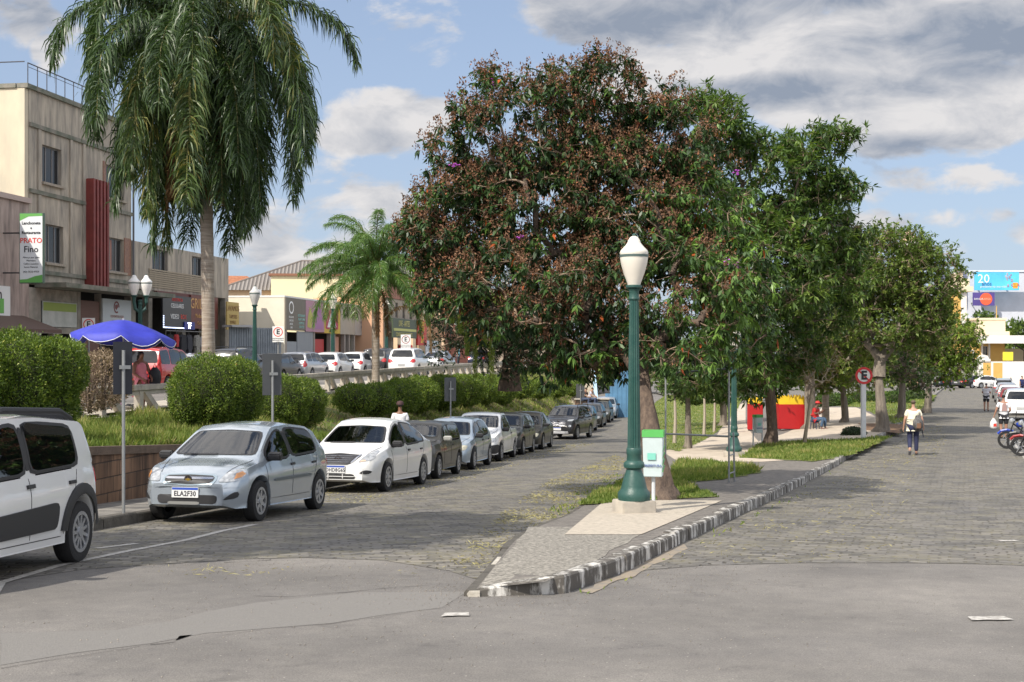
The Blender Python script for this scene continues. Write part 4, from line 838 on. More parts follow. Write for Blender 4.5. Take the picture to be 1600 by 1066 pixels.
# ---------------------------------------------------------------- station and billboards at the end of the right street
YEL = mat('station_yellow', (.68, .42, .12), .8, vscale=1, color2=(.6, .36, .1)); WHW = mat('station_white', (.78, .74, .68), .8, var=.08)
def station():
    Y = 172; z0 = RZ(Y); zz = lambda py: PZ(py, Y) - z0; x0 = PX(1475, Y); X = lambda px: PX(px, Y) - x0
    t = empty('station_building', 'yellow old railway station with white trim and a stepped cream parapet', 'building', (x0, Y, z0), 0)
    ops = [(X(1486), X(1493), 1.0, 3.4), (X(1500), X(1507), 1.0, 3.4), (X(1536), X(1544), 2.0, 5.0), (X(1513), X(1519), 1.5, 4.0)]
    wall_open(0, X(1570), 0, zz(528), ops, 0, .4).build('wall', YEL, t)
    for o_ in ops: window(t, *o_, .2, fm=WHW, nmull=1)
    m = MB()
    for a, b, c, d in ops: m.b2(a - .25, a, -.08, -.003, c - .2, d + .25); m.b2(b, b + .25, -.08, -.003, c - .2, d + .25); m.b2(a - .25, b + .25, -.1, -.003, d + .26, d + .5)
    m.build('window_trim', WHW, t)
    m = MB(); m.b2(-.1, .8, -.12, -.003, 0, zz(530)); m.b2(X(1525), X(1530), -.12, -.003, 0, zz(560)); m.build('corner_trim', WHW, t)
    m = MB(); m.b2(X(1522), X(1576), -.3, 4, zz(527), zz(518)); m.b2(X(1526), X(1570), -.2, 4, zz(518), zz(500)); m.b2(X(1524), X(1572), -.3, 4.2, zz(500), zz(497)); m.build('stepped_parapet', mat('cream_parapet', (.72, .6, .42), .8), t)
    MB().b2(0, X(1570), .41, 8, zz(528) - .6, zz(528) - .3).build('roof', WHW, t)
    m = MB(); m.b2(X(1524), X(1700), -4.5, -.4, zz(537), zz(525)); m.build('canopy', mat('white_canopy', (.8, .78, .74), .7), t)
    m = MB()
    for px in (1589, 1640, 1690):
        m.tube([(X(px), -2.5, 0), (X(px), -2.5, zz(548)), (X(px) - 1.4, -2.5, zz(538))], .13, 6); m.tube([(X(px), -2.5, zz(548)), (X(px) + 1.4, -2.5, zz(538))], .13, 6)
    m.build('canopy_post', mat('dark_posts', (.05, .04, .04), .6), t)
    MB().b2(X(1571), X(1700), .5, .8, 0, zz(545)).build('platform_wall', mat('beige_back_wall', (.45, .38, .25), .8), t)
    # tower
    Yt = 205; q = lambda py: PZ(py, Yt) - RZ(Yt)
    t = empty('station_tower', 'tall yellow tower with a wide cream cornice rising behind the park trees', 'tower', (PX(1487, Yt), Yt, RZ(Yt)), 0); w = PX(1510, Yt) - PX(1487, Yt)
    MB().b2(0, w, 0, 3, 0, q(456)).build('shaft', YEL, t); MB().b2(w - .9, w + .02, -.08, -.003, 0, q(456)).build('corner_pilaster', WHW, t)
    m = MB(); m.b2(-.6, w + .9, -.6, 3.6, q(455.9), q(448)); m.b2(-.2, w + .4, -.3, 3.3, q(448), q(436)); m.b2(.4, w - .5, .2, 2.8, q(436), q(427)); m.build('cornice', mat('cream_cornice', (.74, .62, .45), .8), t)
    Yt = 150; t = empty('roof_turret', 'small orange cream turret top showing above the park tree crown', 'turret', (PX(1412, Yt), Yt, RZ(Yt)), 0); q = lambda py: PZ(py, Yt) - RZ(Yt)
    MB().b2(0, 1.8, 0, 2, 0, q(385)).build('shaft', mat('peach_turret', (.62, .42, .26), .8), t); MB().b2(-.4, 2.4, -.4, 2.4, q(384.9), q(378)).build('cornice', WHW, t); MB().lathe([(1.0, 0), (.8, .6), (.05, 1.6)], 4, (.9, 1, q(377.9))).build('cap', mat('peach_cap', (.65, .46, .3), .8), t)
station()
def yard_wall():
    Y = 160; z0 = RZ(Y); x0 = PX(1442, Y); X = lambda px: PX(px, Y) - x0; zz = lambda py: PZ(py, Y) - z0
    t = empty('yard_wall', 'white yard wall with yellow panels and a rounded gate pier at the end of the street', 'wall', (x0, Y, z0), 0)
    MB().b2(X(1527), X(1720), 0, .35, 0, zz(565)).build('wall', WHW, t); m = MB(); m.b2(X(1536), X(1548), -.04, -.003, .8, zz(567)); m.b2(X(1552), X(1566), -.04, -.003, .8, zz(567)); m.build('yellow_panel', YEL, t)
    m = MB(); m.b2(X(1526), X(1547), -.15, .5, zz(564.9), zz(561)); m.prism([(X(1528), zz(561)), (X(1545), zz(561)), (X(1543), zz(556)), (X(1537), zz(554.5)), (X(1531), zz(556))], -.1, .4, f=lambda a, b, h: (a, h, b)); m.build('pier_cap', WHW, t)
    MB().b2(0, X(1500), 0, .3, 0, 1.0).build('low_wall', WHW, t)
    t = empty('small_kiosk', 'small white and yellow kiosk behind the parked cars beside the tree', 'kiosk', (PX(1487, 156), 156, RZ(156)), 0); MB().b2(0, 3.1, 0, 2.5, 0, 2.6).build('wall', WHW, t); MB().b2(.2, 1.1, -.04, -.003, .1, 2.2).build('yellow_panel', YEL, t); MB().b2(-.3, 3.4, -.3, 2.8, 2.605, 2.8).build('roof', WHW, t)
    t = empty('yellow_notice_board', 'small bright yellow board standing behind the white yard wall', 'sign', (PX(1573, 163), 163, RZ(163)), 0); MB().b2(-.5, .8, -.05, .05, 3.1, 4.2).build('board', mat('bright_yellow', (.8, .65, .05), .5), t); MB().tube([(.1, 0, 0), (.1, 0, 3.1)], .06).build('post', GREYF, t)
yard_wall()
def billboards():
    Y = 240; g = RZ(Y)
    t = box_building('office_building', 'plain grey building carrying the two billboards', 1512, 1660, Y + 2, PZ(424, Y), g, 12, (.62, .64, .70))
    MB().b2(-6, -.3, -.4, 0, PZ(478, Y) - g, PZ(427, Y) - g).build('dark_end_wall', mat('blue_grey_wall', (.16, .18, .26), .8), t)
    def bb(lab, x0, x1, y0, y1, col):
        w = PX(x1, Y) - PX(x0, Y); h = (y1 - y0) * Y / F; t = empty('billboard', lab, 'billboard', (PX(x0, Y), Y - 1, PZ(y1, Y)), 0); MB().b2(0, w, 0, .3, 0, h).build('panel', mat('billboard_print', col, .5, vscale=.25, color2=tuple(min(1, c * 1.5) for c in col)), t)
        m = MB(); m.b2(w * .15, w * .18, .31, 2.9, h * .2, h * .25); m.b2(w * .8, w * .83, .31, 2.9, h * .2, h * .25); m.build('strut', BLK, t); return t, w, h
    t, w, h = bb('wide sky blue billboard with the number 20 in white', 1520, 1589, 426, 454, (.08, .42, .68))
    lett('lettering', '20', 2.3, WHT, t, w * .2, h * .62, -.03); lett('lettering', 'anos', 1.0, mat('navy_text', (.05, .1, .3), .5), t, w * .27, h * .35, -.05); lett('lettering', 'presente na sua vida', .6, WHT, t, w * .42, h * .2, -.03)
    m = MB(); r = random.Random(3)
    for i in range(14): a, b, s = w * r.uniform(.68, .85), h * r.uniform(.15, .85), r.uniform(.15, .4); m.b2(a, a + s, -.03 - i * .001, -.003, b, b + s * 1.5)
    m.build('printed_figures', mat('mixed_print', (.12, .12, .25), .6, color2=(.6, .6, .65), vscale=.8), t)
    s = MB().b2(w * .86, w * .97, -.03, -.004, h * .1, h * .42).build('logo_panel', mat('orange_logo', (.85, .4, .05), .5), t); lett('lettering', 'CLA', .9, REDL, s, w * .915, h * .27, -.035)
    t, w, h = bb('small purple billboard with a large orange disc', 1517.5, 1551, 457.5, 478, (.07, .05, .2))
    m = MB(); m.prism([(w * .6 + 1.15 * math.cos(a), h * .5 + 1.15 * math.sin(a)) for a in np.linspace(0, 2 * math.pi, 30)[:-1]], 0, .03, f=lambda a, b, hh: (a, -.003 - hh, b)); m.build('orange_disc', mat('orange_red_disc', (.8, .12, .05), .5), t)
    lett('lettering', 'BANDA', .5, WHT, t, w * .25, h * .5, -.05); lett('lettering', 'LARGA', .5, mat('peach_text', (.9, .5, .35), .5), t, w * .62, h * .5, -.05)
    t = empty('flag_pole', 'thin yellow pole standing before the far trees below the billboards', 'pole', (PX(1557, 200), 200, RZ(200))); MB().tube([(0, 0, 0), (0, 0, PZ(478, 200) - RZ(200))], [.1, .07], 6).build('shaft', YEL, t)
    MB().lathe([(.18, 0), (.18, .15), (.1, .2)], 8).build('base', YEL, t)
billboards()
# ---------------------------------------------------------------- vehicles
CGLASS = mat('car_glass', (.012, .017, .02), .04, spec=1.0)
SEATC = mat('grey_seat_cloth', (.19, .19, .2), .9, var=.3, vscale=20)
def clear_glass():
    m = bpy.data.materials.new('see_through_car_glass'); m.use_nodes = True; nt = m.node_tree; N = nt.nodes; L = nt.links; N.remove(N['Principled BSDF'])
    t = N.new('ShaderNodeBsdfTransparent'); t.inputs[0].default_value = (.42, .50, .54, 1); g = N.new('ShaderNodeBsdfGlossy'); g.inputs['Roughness'].default_value = .02; f = N.new('ShaderNodeFresnel'); f.inputs[0].default_value = 2.1
    x = N.new('ShaderNodeMixShader'); L.new(f.outputs[0], x.inputs[0]); L.new(t.outputs[0], x.inputs[1]); L.new(g.outputs[0], x.inputs[2]); L.new(x.outputs[0], N['Material Output'].inputs[0]); return m
CLEAR = clear_glass()
CGLASS2 = mat('tinted_glass', (.006, .007, .008), .05, spec=.8)
TRIM = mat('black_plastic_trim', (.022, .022, .024), .55)
TYRE = mat('tyre_rubber', (.016, .016, .017), .85, bump=.3, bscale=60)
RIM = mat('silver_wheel_trim', (.42, .43, .45), .35, .7)
CHROME = mat('chrome', (.65, .65, .67), .15, 1)
LAMPG = mat('headlight_glass', (.50, .52, .54), .12, .3, spec=1, var=.5, vscale=18)
LAMPY = mat('yellowed_headlight', (.52, .50, .40), .3, .1, var=.3, vscale=14)
AMBER = mat('amber_lens', (.6, .27, .10), .2, spec=.8)
REDLENS = mat('red_lens', (.42, .012, .015), .18, spec=.8)
PLATEW = mat('plate_white', (.68, .68, .67), .4); PLATEB = mat('plate_blue', (.03, .08, .4), .4); PLATEG = mat('plate_grey', (.42, .42, .42), .4)
def paint(n, c, metal=.0, rough=.28): return mat(n, c, rough, metal, spec=.6, coat=.9 if max(c) > .2 else .35, var=.06, vscale=1.3)
PW = paint('white_paint', (.72, .72, .71)); PSB = paint('silver_blue_paint', (.40, .45, .50), .5, .26); PLB = paint('pale_blue_grey_paint', (.30, .36, .42), .45, .35)
PBK = paint('black_paint', (.012, .012, .014)); PDG = paint('dark_olive_grey_paint', (.035, .033, .027), .3, .4); PDG2 = paint('dark_green_grey_paint', (.05, .052, .042), .4, .4)
PSV = paint('silver_paint', (.42, .43, .44), .55, .3); PRD = paint('red_paint', (.52, .015, .015)); PNB = paint('dark_blue_paint', (.015, .02, .05), .3, .3); PMR = paint('maroon_paint', (.2, .02, .02), .2)

def smooth_curve(pts, win=.05):
    xs = np.array([p[0] for p in pts], float); ys = np.array([p[1] for p in pts], float); o = np.argsort(xs); xs, ys = xs[o], ys[o]
    k = np.linspace(-1, 1, 9); w = np.exp(-k * k * 2); w /= w.sum()
    return lambda x: float(np.sum(w * np.interp(x + k * win, xs, ys)))

CARS = {
 # top outline (x,z) from tail (-) to nose (+); L length, w half width, r tyre radius, wheels
 'hatch': dict(L=3.85, w=.825, r=.295, xf=1.17, xr=-1.30, zb=.21, top=[(-1.93, .60), (-1.90, .84), (-1.74, .98), (-1.42, 1.33), (-1.2, 1.40), (-.45, 1.44), (.22, 1.40), (.40, 1.33), (1.12, .915), (1.22, .885), (1.62, .80), (1.82, .72), (1.93, .60)],
               belt=[(-1.9, .93), (-1.2, .93), (0, .88), (1.1, .82)], roofw=.56, cowl=1.14, tailx=-1.62),
 'sedan': dict(L=4.46, w=.85, r=.305, xf=1.37, xr=-1.24, zb=.21, top=[(-2.23, .62), (-2.2, .93), (-2.1, 1.02), (-1.72, 1.06), (-1.0, 1.40), (-.7, 1.455), (-.1, 1.49), (.28, 1.45), (.5, 1.38), (1.28, .945), (1.38, .915), (1.85, .81), (2.08, .72), (2.23, .58)],
               belt=[(-2.2, .97), (-1.2, .94), (0, .90), (1.25, .85)], roofw=.57, cowl=1.30, tailx=-1.66),
 'oldhatch': dict(L=3.9, w=.80, r=.285, xf=1.18, xr=-1.2, zb=.22, top=[(-1.95, .62), (-1.93, .9), (-1.85, 1.0), (-1.6, 1.32), (-1.48, 1.37), (-.4, 1.40), (.15, 1.37), (.3, 1.32), (.78, .97), (.9, .93), (1.75, .84), (1.86, .78), (1.95, .62)],
               belt=[(-1.9, .91), (0, .88), (.9, .85)], roofw=.60, cowl=.82, tailx=-1.84),
 'wagon': dict(L=4.3, w=.84, r=.295, xf=1.3, xr=-1.25, zb=.22, top=[(-2.15, .62), (-2.12, .95), (-2.0, 1.1), (-1.8, 1.38), (-1.6, 1.44), (-.4, 1.48), (.35, 1.43), (.5, 1.37), (1.12, .99), (1.22, .96), (1.8, .84), (2.0, .74), (2.15, .60)],
               belt=[(-2.1, .95), (0, .91), (1.2, .87)], roofw=.59, cowl=1.15, tailx=-2.02),
 'suv': dict(L=4.2, w=.88, r=.34, xf=1.32, xr=-1.2, zb=.27, top=[(-2.1, .7), (-2.08, 1.05), (-1.98, 1.2), (-1.75, 1.56), (-1.5, 1.62), (-.4, 1.67), (.3, 1.63), (.48, 1.56), (1.12, 1.12), (1.22, 1.09), (1.8, 1.0), (2.0, .88), (2.1, .70)],
             belt=[(-2.1, 1.06), (0, 1.02), (1.2, .98)], roofw=.62, cowl=1.14, tailx=-1.98),
 'pickup': dict(L=4.4, w=.83, r=.30, xf=1.4, xr=-1.3, zb=.25, top=[(-2.2, .62), (-2.18, .97), (-2.1, 1.02), (-.72, 1.03), (-.62, 1.1), (-.48, 1.45), (-.3, 1.52), (.2, 1.53), (.5, 1.49), (.66, 1.42), (1.22, 1.02), (1.32, .98), (1.9, .86), (2.1, .76), (2.2, .62)],
                belt=[(-2.2, .98), (-.7, .98), (0, .93), (1.3, .88)], roofw=.60, cowl=1.25, tailx=-.66),
 'minihatch': dict(L=3.78, w=.82, r=.315, xf=1.13, xr=-1.25, zb=.24, top=[(-1.89, .62), (-1.87, .98), (-1.80, 1.12), (-1.62, 1.44), (-1.5, 1.50), (-.5, 1.54), (.3, 1.52), (.5, 1.45), (1.12, 1.06), (1.22, 1.03), (1.65, .92), (1.8, .8), (1.89, .62)],
               belt=[(-1.85, 1.02), (-1.2, .98), (0, .93), (1.2, .88)], roofw=.63, cowl=1.14, tailx=-1.82),
 'van': dict(L=4.0, w=.84, r=.30, xf=1.2, xr=-1.2, zb=.22, top=[(-2.0, .62), (-1.98, 1.0), (-1.92, 1.15), (-1.72, 1.60), (-1.55, 1.66), (-.4, 1.70), (.5, 1.62), (.65, 1.55), (1.3, 1.08), (1.4, 1.04), (1.8, .92), (1.95, .8), (2.0, .62)],
             belt=[(-2.0, 1.04), (0, .98), (1.3, .92)], roofw=.64, cowl=1.32, tailx=-1.9),
}
class Car:
    def __init__(s, kind, body, near=False):
        c = CARS[kind]; s.c = c; s.kind = kind; s.near = near; L2 = c['L'] / 2
        s.cut = []; s.top = smooth_curve(c['top'], .05 if near else .07); s.belt = smooth_curve(c['belt'], .3); s.L2 = L2
        w = c['w']
        s.ws = smooth_curve([(-L2, w * .80), (-L2 + .06, w * .88), (-L2 + .22, w * .955), (-L2 + .6, w * .99), (-.4, w), (.4, w), (L2 - .85, w * .985), (L2 - .4, w * .93), (L2 - .17, w * .84), (L2 - .05, w * .74), (L2, w * .64)], .06)
        tx = c['tailx']; rw = c['roofw']; cw = c['cowl']
        tp = [(-L2, w * .70), (tx - .05, w * .84), (tx + .35, rw), (-.3, rw), (cw - .85, rw * 1.0), (cw, w * .86), (L2 - .5, w * .80), (L2 - .15, w * .62), (L2, w * .45)]
        if kind in ('sedan', 'pickup'): tp = [(-L2, w * .7), (-L2 + .1, w * .82), (tx, w * .86), (tx + (.6 if kind == 'sedan' else .2), rw), (-.1, rw), (cw - .85, rw), (cw, w * .86), (L2 - .5, w * .80), (L2 - .15, w * .62), (L2, w * .45)]
        s.wt = smooth_curve(tp, .08)
        s.zb = smooth_curve([(-L2, .38), (-L2 + .1, .29), (-L2 + .45, c['zb']), (0, c['zb']), (L2 - .55, c['zb']), (L2 - .12, .22 if kind != 'suv' else .3), (L2, .27)], .04)
        s.mesh()
    def ring(s, x):
        c = s.c; zt = s.top(x); w = s.ws(x); wt = min(s.wt(x), w * .93); zb = s.zb(x); crown = .045
        zr = zt - crown; zs = min(s.belt(x), zr - .006); za = zb
        R = c['r'] + .075
        for xw in (c['xf'], c['xr']):
            if abs(x - xw) < R: za = max(za, c['r'] + math.sqrt(max(0, R * R - (x - xw) ** 2)) * .98)
        za = min(za, zs - .1); pts = [(0, zb), (w - .26, zb), (w - .26, za), (w - .015, za)]
        n = 7
        for i in range(n + 1):
            t = i / n; z = za + .012 + (zs - za - .012) * t; u = (z - .2) / max(.2, zs - .2); b = 1 - .035 * (1 - min(1, max(0, u)) * 1.5) ** 2 if u < .667 else 1 - .055 * ((u - .667) / .333) ** 2
            pts.append((w * b, z))
        ysh, zsh = pts[-1]
        for i in range(1, 6):
            t = i / 5; pts.append((ysh + (wt - ysh) * t + .018 * math.sin(math.pi * t), zsh + (zr - zsh) * t))
        for i in range(1, 7):
            t = i / 6; y = wt * math.cos(t * math.pi / 2); pts.append((y, zr + crown * (1 - (y / wt) ** 2.6)))
        return pts
    def mesh(s):
        L2 = s.L2; step = .035 if s.near else .07
        xs = [-L2, -L2 + .012, -L2 + .03] + list(np.arange(-L2 + .06, L2 - .06, step)) + [L2 - .045, L2 - .025, L2 - .01, L2]
        for xw in (s.c['xf'], s.c['xr']):
            R = s.c['r'] + .075; xs += [xw - R + .002, xw + R - .002, xw - R - .002, xw + R + .002]
        xs = sorted(set(round(x, 4) for x in xs)); V = []; Fc = []; n = None
        for x in xs:
            r = s.ring(x); n = len(r)
            full = [(y, z) for y, z in r] + [(-y, z) for y, z in r[-2:0:-1]]; m = len(full)
            # noses: pull the upper part back so that bumper stands proud
            for y, z in full:
                dx = 0
                if x > L2 - .5: k = (x - (L2 - .5)) / .5; dx = -k * .10 * max(0, (z - .45)) / .3 - k * .05 * max(0, (.33 - z)) / .12
                if x < -L2 + .35: k = (-L2 + .35 - x) / .35; dx = k * .05 * max(0, (z - .55)) / .3 + k * .05 * max(0, (.38 - z)) / .12
                V.append((x + dx, y, z))
        nx = len(xs)
        for i in range(nx - 1):
            for k in range(m): Fc.append((i * m + k, i * m + (k + 1) % m, (i + 1) * m + (k + 1) % m, (i + 1) * m + k))
        Fc.append(tuple(range(m))[::-1]); Fc.append(tuple(range((nx - 1) * m, nx * m)))
        s.V = V; s.F = Fc
        me = bpy.data.meshes.new('body'); me.from_pydata(V, [], Fc); me.update()
        bm = bmesh.new(); bm.from_mesh(me); bmesh.ops.recalc_face_normals(bm, faces=bm.faces); bm.to_mesh(me); bm.free()
        s.me = me; s.bvh = BVHTree.FromPolygons([Vector(v) for v in V], Fc)
    def cast(s, a, b, axis):
        if axis == 'F': o, d = Vector((9, a, b)), Vector((-1, 0, 0))
        elif axis == 'B': o, d = Vector((-9, a, b)), Vector((1, 0, 0))
        elif axis == 'L': o, d = Vector((a, 9, b)), Vector((0, -1, 0))
        elif axis == 'R': o, d = Vector((a, -9, b)), Vector((0, 1, 0))
        else: o, d = Vector((a, b, 9)), Vector((0, 0, -1))
        h = s.bvh.ray_cast(o, d)
        return (h[0], h[1] if h[1].dot(d) < 0 else -h[1]) if h[0] else None
    def patch(s, name, poly, axis, m, root, off=.006, rings=5, seg=.05, frit=None, parent=None):
        """a skin of given outline lying on the body, seen along axis; poly corners in the plane across it"""
        out = []
        for i, p in enumerate(poly):
            q = poly[(i + 1) % len(poly)]; n = max(1, int(math.hypot(q[0] - p[0], q[1] - p[1]) / seg))
            out += [(p[0] + (q[0] - p[0]) * k / n, p[1] + (q[1] - p[1]) * k / n) for k in range(n)]
        n0 = len(out)
        if n0 > 8:   # round the corners a little
            out = [((out[i - 1][0] + 2 * out[i][0] + out[(i + 1) % n0][0]) / 4, (out[i - 1][1] + 2 * out[i][1] + out[(i + 1) % n0][1]) / 4) for i in range(n0)]
        cx = sum(p[0] for p in out) / n0; cy = sum(p[1] for p in out) / n0; V = []; Fc = []
        last = Vector((0, 0, 0))
        def P(a, b, o_):
            nonlocal last
            h = s.cast(a, b, axis)
            if h: last = h[0] + h[1] * o_
            return last
        for j in range(rings + 1):
            t = 1 - j / (rings + .0) if j < rings else 0
            if frit and 0 < j < rings: t = (.93 if j == 1 else .93 * (1 - (j - 1) / (rings - 1)))
            if j == rings: V.append(P(cx, cy, off)); break
            for a, b in out: V.append(P(cx + (a - cx) * t, cy + (b - cy) * t, off))
        skirt = len(V)
        for a, b in out: V.append(P(a, b, -.004))
        for j in range(rings - 1):
            for k in range(n0): Fc.append((j * n0 + k, j * n0 + (k + 1) % n0, (j + 1) * n0 + (k + 1) % n0, (j + 1) * n0 + k))
        c0 = rings * n0
        for k in range(n0): Fc.append(((rings - 1) * n0 + k, (rings - 1) * n0 + (k + 1) % n0, c0)); Fc.append((skirt + k, skirt + (k + 1) % n0, (k + 1) % n0, k))
        me = bpy.data.meshes.new(name); me.from_pydata([tuple(v) for v in V], [], Fc); me.update()
        bm = bmesh.new(); bm.from_mesh(me); bmesh.ops.recalc_face_normals(bm, faces=bm.faces); bm.to_mesh(me); bm.free()
        o = link(name, me, m, parent or root, 40)
        if frit:
            o.data.materials.append(frit); mi = [0] * len(Fc)
            for i in range(n0): mi[i] = 1
            o.data.polygons.foreach_set('material_index', mi); s.cut.append(([(cx + (a - cx) * .93, cy + (b - cy) * .93) for a, b in out], axis))
        return o
    def open_windows(s, root, seatm):
        bm = bmesh.new(); bm.from_mesh(s.me); dead = []
        for f in bm.faces:
            c = f.calc_center_median(); n = f.normal
            for poly, ax in s.cut:
                if ax == 'F': a, b, ok = c.y, c.z, n.x > .1 and c.x > -.6
                elif ax == 'B': a, b, ok = c.y, c.z, n.x < -.1 and c.x < 0
                elif ax == 'L': a, b, ok = c.x, c.z, n.y > .2
                else: a, b, ok = c.x, c.z, n.y < -.2
                if not ok: continue
                ins = False; j = len(poly) - 1
                for i in range(len(poly)):
                    if (poly[i][1] > b) != (poly[j][1] > b) and a < (poly[j][0] - poly[i][0]) * (b - poly[i][1]) / (poly[j][1] - poly[i][1]) + poly[i][0]: ins = not ins
                    j = i
                if ins: dead.append(f); break
        bmesh.ops.delete(bm, geom=dead, context='FACES'); bm.to_mesh(s.me); bm.free()
        c = s.c; cw = c['cowl']; w = c['w']; zt = max(p[1] for p in c['top']); bz = s.belt(0)
        m = MB()
        for x in ((cw - 1.35, cw - 2.2) if s.kind != 'pickup' else (cw - 1.35,)):
            for y in (-.36, .36):
                m = MB(); m.prism([(x - .12, .35), (x + .38, .40), (x + .38, .50), (x + .02, .50), (x - .14, zt - .42), (x - .24, zt - .42), (x - .16, .4)], y - .24, y + .24, f=lambda a, b, h: (a, h, b)); so = m.build('seat', seatm, root, bevel=.035)
                m = MB(); m.box((x - .2, y, zt - .32), (.09, .24, .15)); m.build('headrest', seatm, so, bevel=.03)
        MB().b2(cw - .62, cw - .1, -w + .14, w - .14, bz - .2, bz + .0).build('dashboard', TRIM, root, bevel=.05)
        m = MB(); m.tube([(cw - .72 + .05 * math.sin(a), .34 + .17 * math.cos(a), bz + .02 + .17 * math.sin(a)) for a in np.linspace(0, 2 * math.pi, 17)], .014, 6, caps=False); m.build('steering_wheel', TRIM, root)
        MB().b2(cw - .80, cw - .78, -.1, .1, zt - .24, zt - .18).build('inside_mirror', TRIM, root)
        MB().b2(c['tailx'] + .15 if s.kind != 'pickup' else -.5, cw - .2, -w + .12, w - .12, .3, .36).build('cabin_floor', TRIM, root)

RIMS = {}
def wheel(root, x, y, r, side, rimm=RIM, spokes=9, w=.19):
    key = (round(r, 3), side, rimm.name, spokes, w)
    if key not in RIMS:
        t = MB(); pr = [(r * .66, -w * .45), (r * .86, -w * .5), (r * .965, -w * .46), (r, -w * .36), (r, w * .36), (r * .965, w * .46), (r * .86, w * .5), (r * .66, w * .45)]
        t.lathe(pr, 28, caps=False); tm = t.mesh(); tm.transform(Matrix.Rotation(rad(90), 4, 'X')); 
        q = MB(); yo = side * w * .42
        def ringm(r0, r1, a, b):
            n = 28; vs = []; fs = []
            for rr, yy in ((r1, a), (r1, b), (r0, b), (r0, a)):
                for k in range(n): an = 2 * math.pi * k / n; vs.append((rr * math.cos(an), yy, rr * math.sin(an)))
            for i in range(4):
                for k in range(n): fs.append((i * n + k, i * n + (k + 1) % n, ((i + 1) % 4) * n + (k + 1) % n, ((i + 1) % 4) * n + k))
            q.add(vs, fs)
        ringm(r * .56, r * .675, yo - side * .05, yo + side * .012)
        for k in range(spokes):
            an = 2 * math.pi * k / spokes; ca, sa = math.cos(an), math.sin(an); hw = r * .045 * (9 / spokes) * 1.3
            P = lambda rr, o_, yy: (rr * ca - o_ * sa, yy, rr * sa + o_ * ca)
            q.add([P(r * .1, -hw * 1.5, yo), P(r * .1, hw * 1.5, yo), P(r * .6, hw, yo + side * .004), P(r * .6, -hw, yo + side * .004), P(r * .1, -hw * 1.5, yo - side * .03), P(r * .1, hw * 1.5, yo - side * .03), P(r * .6, hw, yo - side * .03), P(r * .6, -hw, yo - side * .03)], [(0, 1, 2, 3), (4, 7, 6, 5), (0, 4, 5, 1), (1, 5, 6, 2), (2, 6, 7, 3), (3, 7, 4, 0)])
        n = 12; q.add([(r * .17 * math.cos(2 * math.pi * k / n), yo + side * .012, r * .17 * math.sin(2 * math.pi * k / n)) for k in range(n)] + [(r * .17 * math.cos(2 * math.pi * k / n), yo - side * .03, r * .17 * math.sin(2 * math.pi * k / n)) for k in range(n)], [tuple(range(n))] + [(k, (k + 1) % n, n + (k + 1) % n, n + k) for k in range(n)])
        RIMS[key] = (tm, q.mesh())
    tm, rm = RIMS[key]
    o = link('wheel', tm, TYRE, root, 35); o.location = (x, y, r)
    b = link('rim', rm, rimm, o, 30)
    return o

def place(root, x, y, heading, zf, xf, xr):
    """set the car on the ground: heading is the way its nose points (2-vector)"""
    h = Vector(heading).normalized(); a = Vector((x, y)) + h * xf; b = Vector((x, y)) + h * xr; za, zb = zf(a.x, a.y), zf(b.x, b.y)
    f = Vector((a.x - b.x, a.y - b.y, za - zb)).normalized(); lft = Vector((0, 0, 1)).cross(f).normalized(); up = f.cross(lft)
    R = Matrix((f, lft, up)).transposed(); t = -xr / (xf - xr)
    root.rotation_euler = R.to_euler(); root.location = (x, y, zb + (za - zb) * t)

